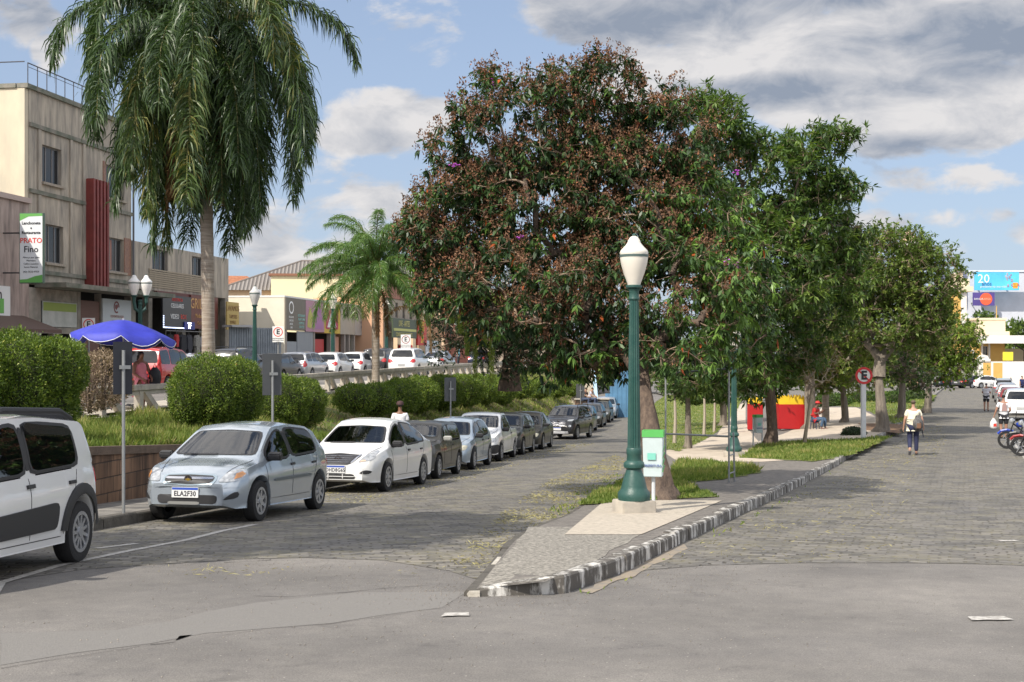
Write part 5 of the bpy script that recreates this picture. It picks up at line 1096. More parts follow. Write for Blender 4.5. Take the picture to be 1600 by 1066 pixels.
def car(kind, body, label, group, near=False, front=None, plate=None, glass=CGLASS, rim=RIM, spokes=9, mirror=TRIM, bumper=None, rack=False, name='parked_car', detail=2, lamp=LAMPG, cat='car', sidetrim=False, faces='F', inside=None):
    inside = (near or faces == 'F' and detail > 1) if inside is None else inside; FR = TRIM if inside else None
    if inside and glass is CGLASS: glass = CLEAR
    s = Car(kind, body, near); c = s.c; root = empty(name, label, cat, group=group); L2 = s.L2; w = c['w']
    link('body', s.me, body, root, 38)
    cw, tx = c['cowl'], c['tailx']; zc = s.top(cw); 
    # windscreen and rear window, outlined across the car
    def wtz(z, front):      # roof edge half width at the height z on the screen
        xs = np.linspace(cw, cw - 1.0, 40) if front else np.linspace(tx - .1, tx + .75, 40)
        zz = [s.top(x) for x in xs]; x = float(np.interp(z, zz, xs)); return s.wt(x)
    za = s.top(cw) + .035; zt = max(p[1] for p in c['top']) - .10
    zr_top = s.top(cw - .72 if kind != 'pickup' else cw - .68)
    z1 = min(zt, zr_top); s.patch('windshield', [(-wtz(za, 1) + .05, za), (wtz(za, 1) - .05, za), (wtz(z1, 1) - .055, z1 - .035), (0, z1 - .01), (-wtz(z1, 1) + .055, z1 - .035)], 'F', glass, root, .007, 7, .06, frit=FR)
    if detail > 1:
        s.patch('wiper', [(-.5, za - .01), (.1, za - .005), (.1, za + .012), (-.5, za + .004)], 'F', TRIM, root, .02, 2, .1)
    zb0 = s.belt(tx) + .06
    if kind == 'sedan': zb0 = 1.1
    if kind == 'pickup': zb0 = 1.12
    zb1 = zt - .02; wr = c['roofw']
    s.patch('rear_window', [(-wr * 1.12 + .02, zb0), (wr * 1.12 - .02, zb0), (wr - .07, zb1 - .03), (-wr + .07, zb1 - .03)], 'B', glass if inside else CGLASS2, root, .007, 5, .08, frit=FR)
    # side windows following belt line and roof edge
    def hi(x): return s.top(x) - .045 - .055
    def lo(x): return min(s.belt(x), s.top(x) - .05) + .03
    xa = next((x for x in np.arange(cw + .1, 0, -.02) if hi(x) - lo(x) > .05), .6) - .04
    xe = next((x for x in np.arange(tx - .15, 0, .02) if hi(x) - lo(x) > .05), -1.2) + {'hatch': .36, 'minihatch': .52, 'sedan': .16, 'suv': .22, 'van': .2, 'wagon': .12, 'oldhatch': .2, 'pickup': .12}[kind]
    cuts = {'pickup': [(xa, xe)], 'wagon': [(xa, .02), (-.06, -.98), (-1.08, xe)], 'oldhatch': [(xa, -.12), (-.2, xe)], 'sedan': [(xa, .12), (.05, xe)], 'van': [(xa, .16), (.08, -.86), (-.94, xe)]}.get(kind, [(xa, -.02), (-.10, xe)])
    for ax in 'LR':
        for a, b in cuts:
            n = 8; low = [(a + (b - a) * k / n, lo(a + (b - a) * k / n)) for k in range(n + 1)]; up = [(b + (a - b) * k / n, hi(b + (a - b) * k / n)) for k in range(n + 1)]
            if near: s.patch('window_seal', [(x + (.02 if x > (a + b) / 2 else -.02), z - .018) for x, z in low] + [(x + (.015 if x > (a + b) / 2 else -.015), z + .018) for x, z in up], ax, TRIM, root, .004, 4, .08)
            s.patch('side_window', low + up, ax, glass if inside else CGLASS2, root, .008, 4, .08, frit=FR)
        if len(cuts) > 1:
            bx = (cuts[0][1] + cuts[1][0]) / 2
            s.patch('door_pillar', [(bx - .045, lo(bx)), (bx + .045, lo(bx)), (bx + .04, hi(bx)), (bx - .04, hi(bx))], ax, TRIM, root, .0065, 2, .1)
    for sd, ax in ((1, 'L'), (-1, 'R')):
        wheel(root, c['xf'], sd * (w - .105), c['r'], sd, rim, spokes); wheel(root, c['xr'], sd * (w - .105), c['r'], sd, rim, spokes)
        mz = lo(xa) + .06; m = MB(); mx = xa - .1
        m.prism([(mx - .06, mz - .06), (mx + .05, mz - .05), (mx + .07, mz + .03), (mx + .02, mz + .075), (mx - .06, mz + .07)], sd * (w * .93), sd * (w * .93 + .2), f=lambda a, b, h: (a, h, b))
        mo = m.build('mirror', mirror, root, bevel=.018)
        MB().b2(mx - .066, mx - .062, sd * (w * .93 + .02) - (0 if sd > 0 else 0), sd * (w * .93 + .18), mz - .045, mz + .055).build('mirror_glass', CHROME, mo)
        if detail > 1:
            dz = s.belt(0) - .11
            for hx in ((.02, -.92) if kind not in ('pickup', 'oldhatch') else (-.35,)):
                s.patch('door_handle', [(hx - .0, dz), (hx - .15, dz + .005), (hx - .15, dz + .04), (hx, dz + .035)], ax, TRIM if mirror is TRIM else TRIM, root, .022, 2, .04)
            # door gaps
            bx = (cuts[0][1] + cuts[1][0]) / 2 if len(cuts) > 1 else -.4
            for x0, x1_ in ((xa + .06, xa - .02), (bx, bx), (xe + .05, c['xr'] + c['r'] + .12)):
                s.patch('door_gap', [(x0, s.belt(x0) - .0), (x0 + .009, s.belt(x0) - .0), (x1_ + .009, .32), (x1_, .32)], ax, TRIM, root, .003, 2, .06)
            s.patch('door_gap', [(xa - .02, .31), (c['xr'] + c['r'] + .15, .31), (c['xr'] + c['r'] + .15, .318), (xa - .02, .318)], ax, TRIM, root, .003, 2, .08)
            if sidetrim: s.patch('side_moulding', [(c['xf'] - .45, .555), (c['xr'] + .42, .575), (c['xr'] + .42, .62), (c['xf'] - .45, .60)], ax, mat('dark_moulding', (.10, .12, .13), .5), root, .014, 2, .1)
        if bumper is not None:      # unpainted bumper ends
            s.patch('bumper', [(L2 - .42, .26), (L2 - .02, .26), (L2 - .02, .52), (L2 - .45, .54)], ax, bumper, root, .012, 3, .08)
            s.patch('bumper', [(-L2 + .42, .30), (-L2 + .02, .30), (-L2 + .02, .54), (-L2 + .42, .56)], ax, bumper, root, .012, 3, .08)
    if bumper is not None: s.patch('bumper', [(-w * .7, .26), (w * .7, .26), (w * .72, .52), (-w * .72, .52)], 'F', bumper, root, .014, 4, .08)
    if rack:
        for sd in (1, -1): m = MB(); m.tube([(xa - .55, sd * (c['roofw'] - .04), s.top(xa - .55) - .02), (xa - .75, sd * (c['roofw'] - .05), s.top(-.2) + .05), (xe + .1, sd * (c['roofw'] - .05), s.top(-1) + .05), (xe - .1, sd * (c['roofw'] - .05), s.top(xe) - .03)], .02, 6); m.build('roof_rack', TRIM, root)
    # lamps and nose, per face
    zn = s.top(L2 - .05)
    if inside: s.open_windows(root, SEATC)
    if detail > 1:
        for sd in (1, -1): s.patch('bonnet_gap', [(cw - .04, sd * w * .80), (cw - .04, sd * (w * .80 - .009)), (L2 - .22, sd * (w * .60 - .009)), (L2 - .22, sd * w * .60)], 'T', TRIM, root, .003, 2, .05)
    if front is not None: front(s, root)
    else:
        for sd in (1, -1):
            s.patch('headlight', [(sd * w * .50, zn - .10), (sd * w * .80, zn - .12), (sd * w * .86, zn + .02), (sd * w * .55, zn + .015)], 'F', lamp, root, .01, 3, .05)
        s.patch('grille', [(-w * .42, zn - .09), (w * .42, zn - .09), (w * .44, zn + .0), (-w * .44, zn + .0)], 'F', TRIM, root, .008, 3, .06)
        s.patch('lower_intake', [(-w * .5, .30), (w * .5, .30), (w * .52, .40), (-w * .52, .40)], 'F', TRIM, root, .008 if bumper is None else .018, 3, .06)
    for sd in (1, -1):
        tz = s.belt(-L2 + .1) - .02
        tl = {'sedan': [(sd * w * .50, tz - .17), (sd * w * .88, tz - .17), (sd * w * .85, tz - .0), (sd * w * .52, tz - .02)], 'wagon': [(sd * w * .72, tz - .25), (sd * w * .9, tz - .25), (sd * w * .84, tz + .06), (sd * w * .72, tz + .06)]}.get(kind, [(sd * w * .66, tz - .24), (sd * w * .9, tz - .24), (sd * w * .86, tz - .01), (sd * w * .7, tz - .01)])
        s.patch('tail_light', tl, 'B', REDLENS, root, .012, 3, .05)
        s.patch('tail_light', [(-L2 + .03, tz - .22), (-L2 + .2, tz - .2), (-L2 + .2, tz - .03), (-L2 + .03, tz - .02)], 'L' if sd > 0 else 'R', REDLENS, root, .010, 2, .06)
    s.patch('rear_bumper_trim', [(-w * .75, .34), (w * .75, .34), (w * .75, .42), (-w * .75, .42)], 'B', TRIM, root, .01, 2, .1)
    # plates
    if plate or faces == 'B':
        if faces == 'B':
            h = s.cast(0, .66 if kind != 'sedan' else .7, 'B'); pl = MB().b2(h[0].x - .02, h[0].x - .005, -.2, .2, .6, .73).build('licence_plate', PLATEG, root)
        else:
            pz = plate[1]; h = s.cast(0, pz, 'F'); x0 = h[0].x + .02 + (.012 if bumper is not None else 0); py = plate[2] if len(plate) > 2 else 0
            pl = MB().b2(x0, x0 + .012, py - .2, py + .2, pz - .07, pz + .075).build('licence_plate', PLATEW, root)
            MB().b2(x0 + .0125, x0 + .014, py - .195, py + .195, pz + .038, pz + .07).build('blue_band', PLATEB, pl)
            if plate[0]: text('lettering', plate[0], .098, mat('plate_text', (.03, .03, .04), .5), pl, (x0 + .0125, py, pz - .018), (rad(90), 0, rad(90)), depth=.001, bold=.003, sx=.9, spacing=1.05)
    return root, s

# --- noses of the nearest cars
def corsa_front(s, root):
    for sd in (1, -1):
        s.patch('headlight', [(sd * .43, .585), (sd * .67, .60), (sd * .745, .69), (sd * .70, .765), (sd * .53, .745)], 'F', LAMPG, root, .01, 4, .04)
        s.patch('turn_signal', [(sd * .635, .625), (sd * .70, .655), (sd * .725, .70), (sd * .69, .735), (sd * .645, .70)], 'F', AMBER, root, .014, 3, .03)
        s.patch('fog_lamp_recess', [(sd * .53, .34), (sd * .70, .37), (sd * .70, .47), (sd * .66, .455)], 'F', TRIM, root, .008, 3, .04)
    s.patch('grille_surround', [(-.40, .555), (0, .535), (.40, .555), (.41, .685), (0, .70), (-.41, .685)], 'F', mat('body_frame', (.33, .4, .45), .3, .5), root, .008, 4, .05)
    s.patch('grille', [(-.375, .575), (0, .556), (.375, .575), (.385, .668), (0, .682), (-.385, .668)], 'F', TRIM, root, .012, 4, .05)
    s.patch('grille_bar', [(-.37, .618), (.37, .618), (.375, .648), (-.375, .648)], 'F', CHROME, root, .018, 3, .05)
    s.patch('lower_intake', [(-.44, .285), (.44, .285), (.46, .41), (-.46, .41)], 'F', TRIM, root, .008, 3, .05)
    s.patch('lower_mesh', [(-.30, .272), (.20, .272), (.20, .315), (-.30, .315)], 'F', mat('grey_mesh', (.22, .22, .21), .6), root, .014, 2, .05)
    s.patch('bumper_step', [(-.70, .508), (.70, .508), (.72, .522), (-.72, .522)], 'F', mat('bumper_shadow_gap', (.08, .1, .11), .5), root, .004, 2, .05)
    h = s.cast(0, .625, 'F'); e = MB(); n = 18; x0 = h[0].x + .018
    e.prism([(.06 * math.cos(2 * math.pi * k / n), .06 * math.sin(2 * math.pi * k / n)) for k in range(n)], 0, .012, f=lambda a, b, hh: (x0 + hh, a, .622 + b)); em = e.build('badge', CHROME, root)
    e = MB(); e.prism([(-.038, -.008), (-.016, -.008), (-.016, -.018), (.018, -.018), (.018, -.008), (.04, -.008), (.036, .008), (.016, .008), (.016, .018), (-.018, .018), (-.018, .008), (-.04, .008)], 0, .004, f=lambda a, b, hh: (x0 + .0125 + hh, a, .622 + b)); e.build('emblem', mat('gold_emblem', (.55, .38, .08), .3, .8), em)
def versa_front(s, root):
    for sd in (1, -1):
        s.patch('headlight', [(sd * .42, .60), (sd * .66, .64), (sd * .72, .72), (sd * .73, .83), (sd * .66, .84), (sd * .52, .74)], 'F', LAMPG, root, .01, 4, .04)
        s.patch('turn_signal', [(sd * .45, .615), (sd * .60, .632), (sd * .56, .66), (sd * .47, .64)], 'F', mat('pale_amber', (.6, .42, .3), .2), root, .014, 3, .03)
        s.patch('fog_lamp_recess', [(sd * .48, .40), (sd * .66, .38), (sd * .72, .44), (sd * .60, .47)], 'F', TRIM, root, .01, 3, .04)
        s.patch('chrome_strake', [(sd * .27, .58), (sd * .31, .58), (sd * .46, .76), (sd * .43, .77)], 'F', CHROME, root, .022, 2, .05)
    s.patch('grille', [(-.28, .565), (.28, .565), (.46, .745), (0, .775), (-.46, .745)], 'F', TRIM, root, .012, 4, .05)
    for i in range(4): s.patch('grille_bar', [(-.27 - i * .035, .60 + i * .038), (.27 + i * .035, .60 + i * .038), (.28 + i * .035, .609 + i * .038), (-.28 - i * .035, .609 + i * .038)], 'F', mat('dark_chrome', (.3, .3, .32), .25, .8), root, .018, 2, .05)
    s.patch('lower_intake', [(-.42, .29), (.42, .29), (.38, .385), (-.38, .385)], 'F', TRIM, root, .01, 3, .05)
    s.patch('lower_bar', [(-.42, .328), (.42, .328), (.42, .343), (-.42, .343)], 'F', PW, root, .016, 2, .05)
    for y in (-.15, .15): s.patch('lower_bar', [(y - .008, .29), (y + .008, .29), (y + .008, .385), (y - .008, .385)], 'F', PW, root, .017, 2, .05)
    h = s.cast(0, .68, 'F'); e = MB(); n = 20; x0 = h[0].x + .02
    for k in range(n):
        a0, a1 = 2 * math.pi * k / n, 2 * math.pi * (k + 1) / n; e.prism([(.058 * math.cos(a0), .058 * math.sin(a0)), (.058 * math.cos(a1), .058 * math.sin(a1)), (.044 * math.cos(a1), .044 * math.sin(a1)), (.044 * math.cos(a0), .044 * math.sin(a0))], 0, .012, f=lambda a, b, hh: (x0 + hh, a, .68 + b))
    e.b2(x0, x0 + .016, -.072, .072, .668, .692); e.build('badge', CHROME, root)
def eco_front(s, root):
    for sd in (1, -1):
        s.patch('headlight', [(sd * .42, .90), (sd * .68, .90), (sd * .76, .99), (sd * .5, .975)], 'F', LAMPG, root, .01, 4, .04)
        s.patch('fog_lamp', [(sd * .56, .62), (sd * .68, .62), (sd * .68, .72), (sd * .56, .72)], 'F', LAMPG, root, .012, 3, .04)
    s.patch('grille', [(-.40, .64), (.40, .64), (.44, .83), (-.44, .83)], 'F', TRIM, root, .012, 4, .05)
    for i in range(4): s.patch('grille_bar', [(-.40, .67 + i * .05), (.40, .67 + i * .05), (.40, .685 + i * .05), (-.40, .685 + i * .05)], 'F', mat('silver_bar', (.4, .4, .42), .3, .7), root, .02, 2, .05)
    s.patch('upper_grille_bar', [(-.36, .885), (.36, .885), (.36, .90), (-.36, .90)], 'F', CHROME, root, .014, 2, .05)
    s.patch('skid_plate', [(-.60, .30), (.60, .30), (.55, .42), (-.55, .42)], 'F', mat('silver_skid', (.5, .5, .52), .4, .4), root, .02, 3, .06)
    h = s.cast(0, .92, 'F'); MB().lathe([(.01, -.02), (.07, -.01), (.07, .01), (.01, .02)], 14, (h[0].x + .01, 0, .92)).build('badge', CHROME, root)
def dark_low_front(s, root):     # pickup with unpainted lower nose
    w = s.c['w']
    for sd in (1, -1): s.patch('headlight', [(sd * .42, .60), (sd * .66, .62), (sd * .72, .75), (sd * .48, .74)], 'F', LAMPG, root, .012, 4, .04)
    s.patch('grille', [(-.40, .56), (.40, .56), (.40, .68), (-.40, .68)], 'F', TRIM, root, .018, 3, .05)
def uno_sides(s, root):
    c = s.c; w = c['w']
    for ax in 'LR':
        s.patch('side_cladding', [(.78, .38), (-.62, .40), (-.66, .62), (-.62, .66), (.74, .60), (.80, .54)], ax, TRIM, root, .022, 4, .06)
        for xw in (c['xf'], c['xr']):
            n = 16; R0, R1_ = c['r'] + .075, c['r'] + .19; a0, a1 = rad(6), rad(174)
            V = []; Fc = []
            for k in range(n + 1):
                a = a0 + (a1 - a0) * k / n
                for R, o in ((R0 + .004, .028), (R0 + .05, .035), (R1_, .022), (R1_ + .004, -.01)):
                    h = s.cast(xw + R * math.cos(a), c['r'] + R * math.sin(a), ax)
                    if not h: h = (Vector((xw + R * math.cos(a), w * .96 * (1 if ax == 'L' else -1), c['r'] + R * math.sin(a))), Vector((0, 1 if ax == 'L' else -1, 0)))
                    p = Vector((xw + R * math.cos(a), 0, c['r'] + R * math.sin(a))); sg = 1 if ax == 'L' else -1
                    p.y = sg * (max(abs(h[0].y), w * .93) + o); V.append(tuple(p))
            for k in range(n):
                for j in range(3): Fc.append((k * 4 + j, (k + 1) * 4 + j, (k + 1) * 4 + j + 1, k * 4 + j + 1))
            me = bpy.data.meshes.new('arch'); me.from_pydata(V, [], Fc); me.update(); link('wheel_arch_flare', me, TRIM, root, 50)
        s.patch('wind_deflector', [(-.12, 1.335), (-1.15, 1.30), (-1.2, 1.37), (-.12, 1.44)][::1], ax, mat('smoked_plastic', (.02, .02, .02), .15), root, .03, 3, .08)
        s.patch('fuel_flap_gap', [(-1.42, .72), (-1.56, .72), (-1.56, .735), (-1.42, .735)], ax, mat('grey_gap', (.3, .3, .3), .6), root, .002, 2, .05)
    m = MB(); m.b2(-1.35, .15, -.52, .52, 1.50, 1.535)
    for sd in (1, -1):
        m2 = MB(); m2.tube([(.35, sd * .56, 1.49), (.1, sd * .56, 1.56), (-1.2, sd * .56, 1.56), (-1.5, sd * .56, 1.49)], [.02, .035, .035, .02], 8); m2.build('roof_rack', TRIM, root)
    m3 = MB(); m3.prism([(-1.45, 1.48), (-1.72, 1.44), (-1.74, 1.46), (-1.45, 1.54)], -.5, .5, f=lambda a, b, h: (a, h, b)); m3.build('roof_spoiler', TRIM, root)

GL = 'cars parked along the kerb of the left street'
hd = Vector((-.155, -1)).normalized()     # nose towards the viewer
def row_car(Yw, *a, off=0.0, ang=0.0, zf=None, **k):
    """visible front wheel stands on the parking line at distance Yw"""
    root, s = car(*a, **k); xw = -6.52 + .155 * Yw + off; c = s.c
    h = Matrix.Rotation(ang, 2) @ hd; left = Vector((-h.y, h.x))
    p = Vector((xw, Yw)) - h * c['xf'] - left * (c['w'] - .02)
    place(root, p.x, p.y, h, zf or (lambda x, y: H(x, y) + .006), c['xf'], c['xr']); return root, s
# nearest car: only its rear half is in the frame
def rear_wheel_car():
    root, s = car('minihatch', PW, 'white compact car with black side cladding and roof rack, cut by the left edge', GL, True, glass=CGLASS, mirror=PW, spokes=11)
    uno_sides(s, root); c = s.c; h = Matrix.Rotation(rad(4.5), 2) @ hd; left = Vector((-h.y, h.x)); p = Vector((-4.47, 13.25)) - h * c['xr'] - left * (c['w'] - .02)
    place(root, p.x, p.y, h, lambda x, y: H(x, y) + .006, c['xf'], c['xr'])
rear_wheel_car()
row_car(18.55, 'hatch', PSB, 'silver blue hatchback with chrome grille bar and plate ELA2F30', GL, True, front=corsa_front, plate=('ELA2F30', .44, -.02), sidetrim=True, spokes=7, ang=rad(-2.5))
row_car(25.9, 'sedan', PW, 'white sedan with wide dark grille parked behind the silver blue hatchback', GL, True, front=versa_front, plate=('OHD8G65', .475), spokes=8, ang=rad(-3))
row_car(30.8, 'oldhatch', PDG, 'old boxy dark olive hatchback right behind the white sedan', GL, bumper=mat('grey_bumper', (.06, .06, .06), .6), lamp=LAMPY, plate=('', .42), mirror=mat('pale_mirror', (.3, .3, .28), .5))
row_car(35.4, 'hatch', PLB, 'pale blue grey hatchback between the old dark hatchback and the white pickup', GL, lamp=LAMPY, sidetrim=False)
row_car(40.0, 'pickup', PW, 'small white pickup with an unpainted dark front bumper', GL, front=dark_low_front, bumper=TRIM, cat='pickup')
row_car(44.7, 'wagon', PDG2, 'dark green grey wagon right behind the small white pickup', GL, lamp=LAMPY, bumper=TRIM)
row_car(50.0, 'sedan', PDG, 'dark sedan with yellowed headlights, last before the gap and the black suv', GL, lamp=LAMPY)
row_car(63.0, 'suv', PBK, 'black suv with silver skid plate standing alone after the gap in the row', GL, front=eco_front, plate=('', .53), rack=True, ang=rad(-9), cat='suv')
row_car(71.0, 'wagon', PBK, 'black wagon half hidden behind the black suv', GL, detail=1)
row_car(77.5, 'hatch', PDG, 'dark hatchback second behind the black suv', GL, detail=1)
row_car(83.5, 'hatch', PDG2, 'olive grey hatchback third behind the black suv', GL, detail=1)
row_car(89.5, 'sedan', PSV, 'silver sedan farthest down the left street below the blue hoarding', GL, detail=1)
# upper street
GU = 'cars on the upper street before the shops'
def up_car(px, Y, *a, ang=0.0, **k):
    root, s = car(*a, **k, faces='B'); x = PX(px, Y); h = Matrix.Rotation(ang, 2) @ (-hd)
    place(root, x, Y, h, lambda x, y: U(y) - .012, s.c['xf'], s.c['xr'])
up_car(252, 49.5, 'van', PRD, 'bright red van beside the blue parasol', GU, detail=1)
up_car(303, 55.0, 'hatch', PSV, 'silver car mostly hidden behind the red van', GU, detail=1)
up_car(372, 58.0, 'suv', PBK, 'black wagon with pale roof bars right of the big palm trunk', GU, detail=1, rack=True)
up_car(432, 62.8, 'oldhatch', PDG, 'dark hatchback behind the near grey sign plate on the upper street', GU, detail=1)
up_car(476, 67.2, 'wagon', PSV, 'silver hatchback between the dark hatchback and two white cars', GU, detail=1)
up_car(521, 72.3, 'hatch', PW, 'left one of the two white hatchbacks parked nose to tail left of the small palm', GU, detail=1)
up_car(560, 77.6, 'hatch', PW, 'right one of the two white hatchbacks parked nose to tail left of the small palm', GU, detail=1)
up_car(596, 79.5, 'suv', PBK, 'tall dark suv just behind the trunk of the small palm', GU, detail=1)
up_car(640, 76, 'suv', PW, 'white tall hatchback driving away right of the small palm', GU, detail=1, name='car')
up_car(621, 86, 'hatch', PW, 'white car half hidden between the dark suv and the white tall hatchback', GU, detail=1)
up_car(686, 87, 'sedan', PSV, 'silver sedan on the upper street right of the white tall hatchback', GU, detail=1, name='car')
up_car(750, 110, 'hatch', PNB, 'dark blue car far along the upper street beside the mossy tree', GU, detail=1, name='car')
# right street
GR = 'cars parked along the right street'
hr = Vector((.362, 1)).normalized()
def right_car(Y, *a, dx=0.0, flip=False, **k):
    root, s = car(*a, **k, faces='B'); x = 27.3 + .362 * (Y - 69) + dx; h = -hr if flip else hr
    place(root, x, Y, h, lambda x, y: H(x, y) + .006, s.c['xf'], s.c['xr'])
right_car(67.5, 'suv', PW, 'white hatchback nearest in the right hand row, behind the man with the white bag', GR)
right_car(74.5, 'hatch', PSV, 'silver hatchback second in the right hand row', GR, detail=1)
right_car(81, 'hatch', PMR, 'maroon hatchback third in the right hand row', GR, detail=1)
right_car(88, 'wagon', PW, 'white wagon behind the maroon hatchback', GR, detail=1)
right_car(96, 'sedan', PSV, 'silver sedan fifth in the right hand row', GR, detail=1)
right_car(106, 'suv', PSV, 'silver suv with pale roof farthest in the right hand row', GR, detail=1, rack=True)
for i, (px, kd, pn, lab, an) in enumerate(((1484, 'hatch', PNB, 'dark blue hatchback at the left end of the cars across the street end', 1.0), (1503, 'hatch', PBK, 'dark hatchback second from left across the street end', .7), (1523, 'sedan', PBK, 'black hatchback third from left across the street end', 1.1), (1541, 'sedan', PW, 'white sedan right of the black cars across the street end', 1.3))):
    root, s = car(kd, pn, lab, 'cars parked across the end of the right street', detail=1, faces='B'); Y = 148; x = PX(px, Y); h = Matrix.Rotation(-an, 2) @ Vector((0, 1))
    place(root, x, Y, h, lambda x, y: H(x, y) + .006, s.c['xf'], s.c['xr'])

def motorcycle(label, x, y, z, ang, col):
    t = empty('motorcycle', label, 'motorcycle', (x, y, z), ang, 'motorcycles parked on the right'); P = paint('moto_paint', col)
    def wh(px):
        w = MB(); r = .3; w.lathe([(r * .72, -.05), (r * .95, -.055), (r, 0), (r * .95, .055), (r * .72, .05)], 24, caps=False); me = w.mesh(); me.transform(Matrix.Rotation(rad(90), 4, 'X')); o = link('wheel', me, TYRE, t, 35); o.location = (px, 0, r)
        q = MB()
        for k in range(6): a = math.pi * k / 3; q.tube([(0, 0, 0), (r * .74 * math.cos(a), 0, r * .74 * math.sin(a))], .012, 5)
        q.build('rim', RIM, o)
    wh(.66); wh(-.62)
    m = MB(); m.tube([(.66, .08, .3), (.42, .08, .95)], .025, 6); m.tube([(.66, -.08, .3), (.42, -.08, .95)], .025, 6); m.tube([(.45, 0, .85), (0, 0, .45), (-.3, 0, .5), (-.62, .0, .3)], .03, 6); m.build('frame', TRIM, t)
    m = MB(); m.tube([(.38, -.36, 1.02), (.42, -.2, 1.04), (.44, .2, 1.04), (.38, .36, 1.02)], .017, 6); m.build('handlebar', TRIM, t)
    m = MB(); m.tube([(.36, 0, .80), (.2, 0, .86), (0, 0, .84), (-.12, 0, .76)], [.06, .14, .14, .07], 10); m.build('tank', P, t, 40)
    m = MB(); m.tube([(-.08, 0, .78), (-.35, 0, .78), (-.72, 0, .86)], [.08, .11, .07], 8); m.build('saddle', TRIM, t, 40)
    m = MB(); m.box((.1, 0, .42), (.34, .22, .3)); m.build('engine', mat('engine_metal', (.2, .2, .2), .4, .7), t, bevel=.03)
    m = MB(); m.tube([(.1, -.13, .3), (-.3, -.15, .27), (-.75, -.15, .36)], [.03, .035, .045], 8); m.build('exhaust', CHROME, t)
    m = MB(); m.tube([(.95, 0, .5), (.85, 0, .6), (.66, 0, .64), (.45, 0, .6)], .045, 6); m.build('mudguard', P, t)
    m = MB(); m.lathe([(.02, -.09), (.09, -.06), (.1, .0), (.09, .06), (.02, .09)], 12, (.5, 0, .95)); m.build('headlight', LAMPG, t)
    for sd in (1, -1): m = MB(); m.tube([(.38, sd * .3, 1.03), (.36, sd * .36, 1.2)], .008, 5); m.box((.36, sd * .38, 1.22), (.02, .12, .08)); m.build('mirror', TRIM, t)
for lab, px, Y, a, c in (('blue tanked motorcycle with its front wheel showing, farthest left of the motorcycles', 1606, 43.2, 2.75, (.02, .06, .4)), ('black motorcycle right of the blue tanked one at the frame edge', 1622, 41.4, 2.7, (.02, .02, .02)), ('dark red motorcycle nearest the viewer at the right frame edge', 1630, 39.2, 2.6, (.3, .01, .01))):
    x = PX(px, Y); motorcycle(lab, x, Y, H(x, Y) + .005, a, c)
# ---------------------------------------------------------------- trees, palms, hedges
BARK = mat('rough_bark', (.16, .115, .085), .95, vscale=5, color2=(.07, .05, .04), bump=1, bscale=18, streak=(3, 3, .6))
BARKG = mat('grey_bark', (.26, .22, .175), .95, vscale=4, color2=(.13, .11, .09), bump=1, bscale=14, streak=(3, 3, .5))
TWIG = mat('pale_twigs', (.33, .24, .17), .9, var=.4, vscale=6)
TIB = leafmat('dull_green_leaves', [(0, (.016, .036, .013)), (.5, (.036, .072, .024)), (.8, (.085, .16, .035)), (.93, (.15, .26, .05)), (.97, (.30, .06, .015)), (1, (.42, .09, .02))], .42, .16, .35)
SEED = leafmat('brown_seed_capsules', [(0, (.09, .045, .028)), (.5, (.165, .085, .05)), (.85, (.25, .145, .085)), (1, (.40, .16, .08))], .7, .1, .2)
GRN = leafmat('bright_green_leaves', [(0, (.022, .048, .014)), (.4, (.052, .10, .024)), (.8, (.13, .20, .045)), (1, (.25, .33, .08))], .42, .26, .4)
OLV = leafmat('olive_leaves', [(0, (.045, .08, .02)), (.5, (.12, .18, .04)), (1, (.30, .35, .09))], .5, .3, .3)
DKG = leafmat('dark_evergreen_leaves', [(0, (.01, .025, .010)), (.6, (.022, .05, .018)), (1, (.06, .12, .04))], .3, .1, .5)
HDG = leafmat('hedge_leaves', [(0, (.035, .062, .013)), (.4, (.09, .145, .024)), (.8, (.21, .28, .045)), (1, (.40, .41, .10))], .45, .25, .3)
FLW = mat('purple_flowers', (.45, .08, .5), .5)
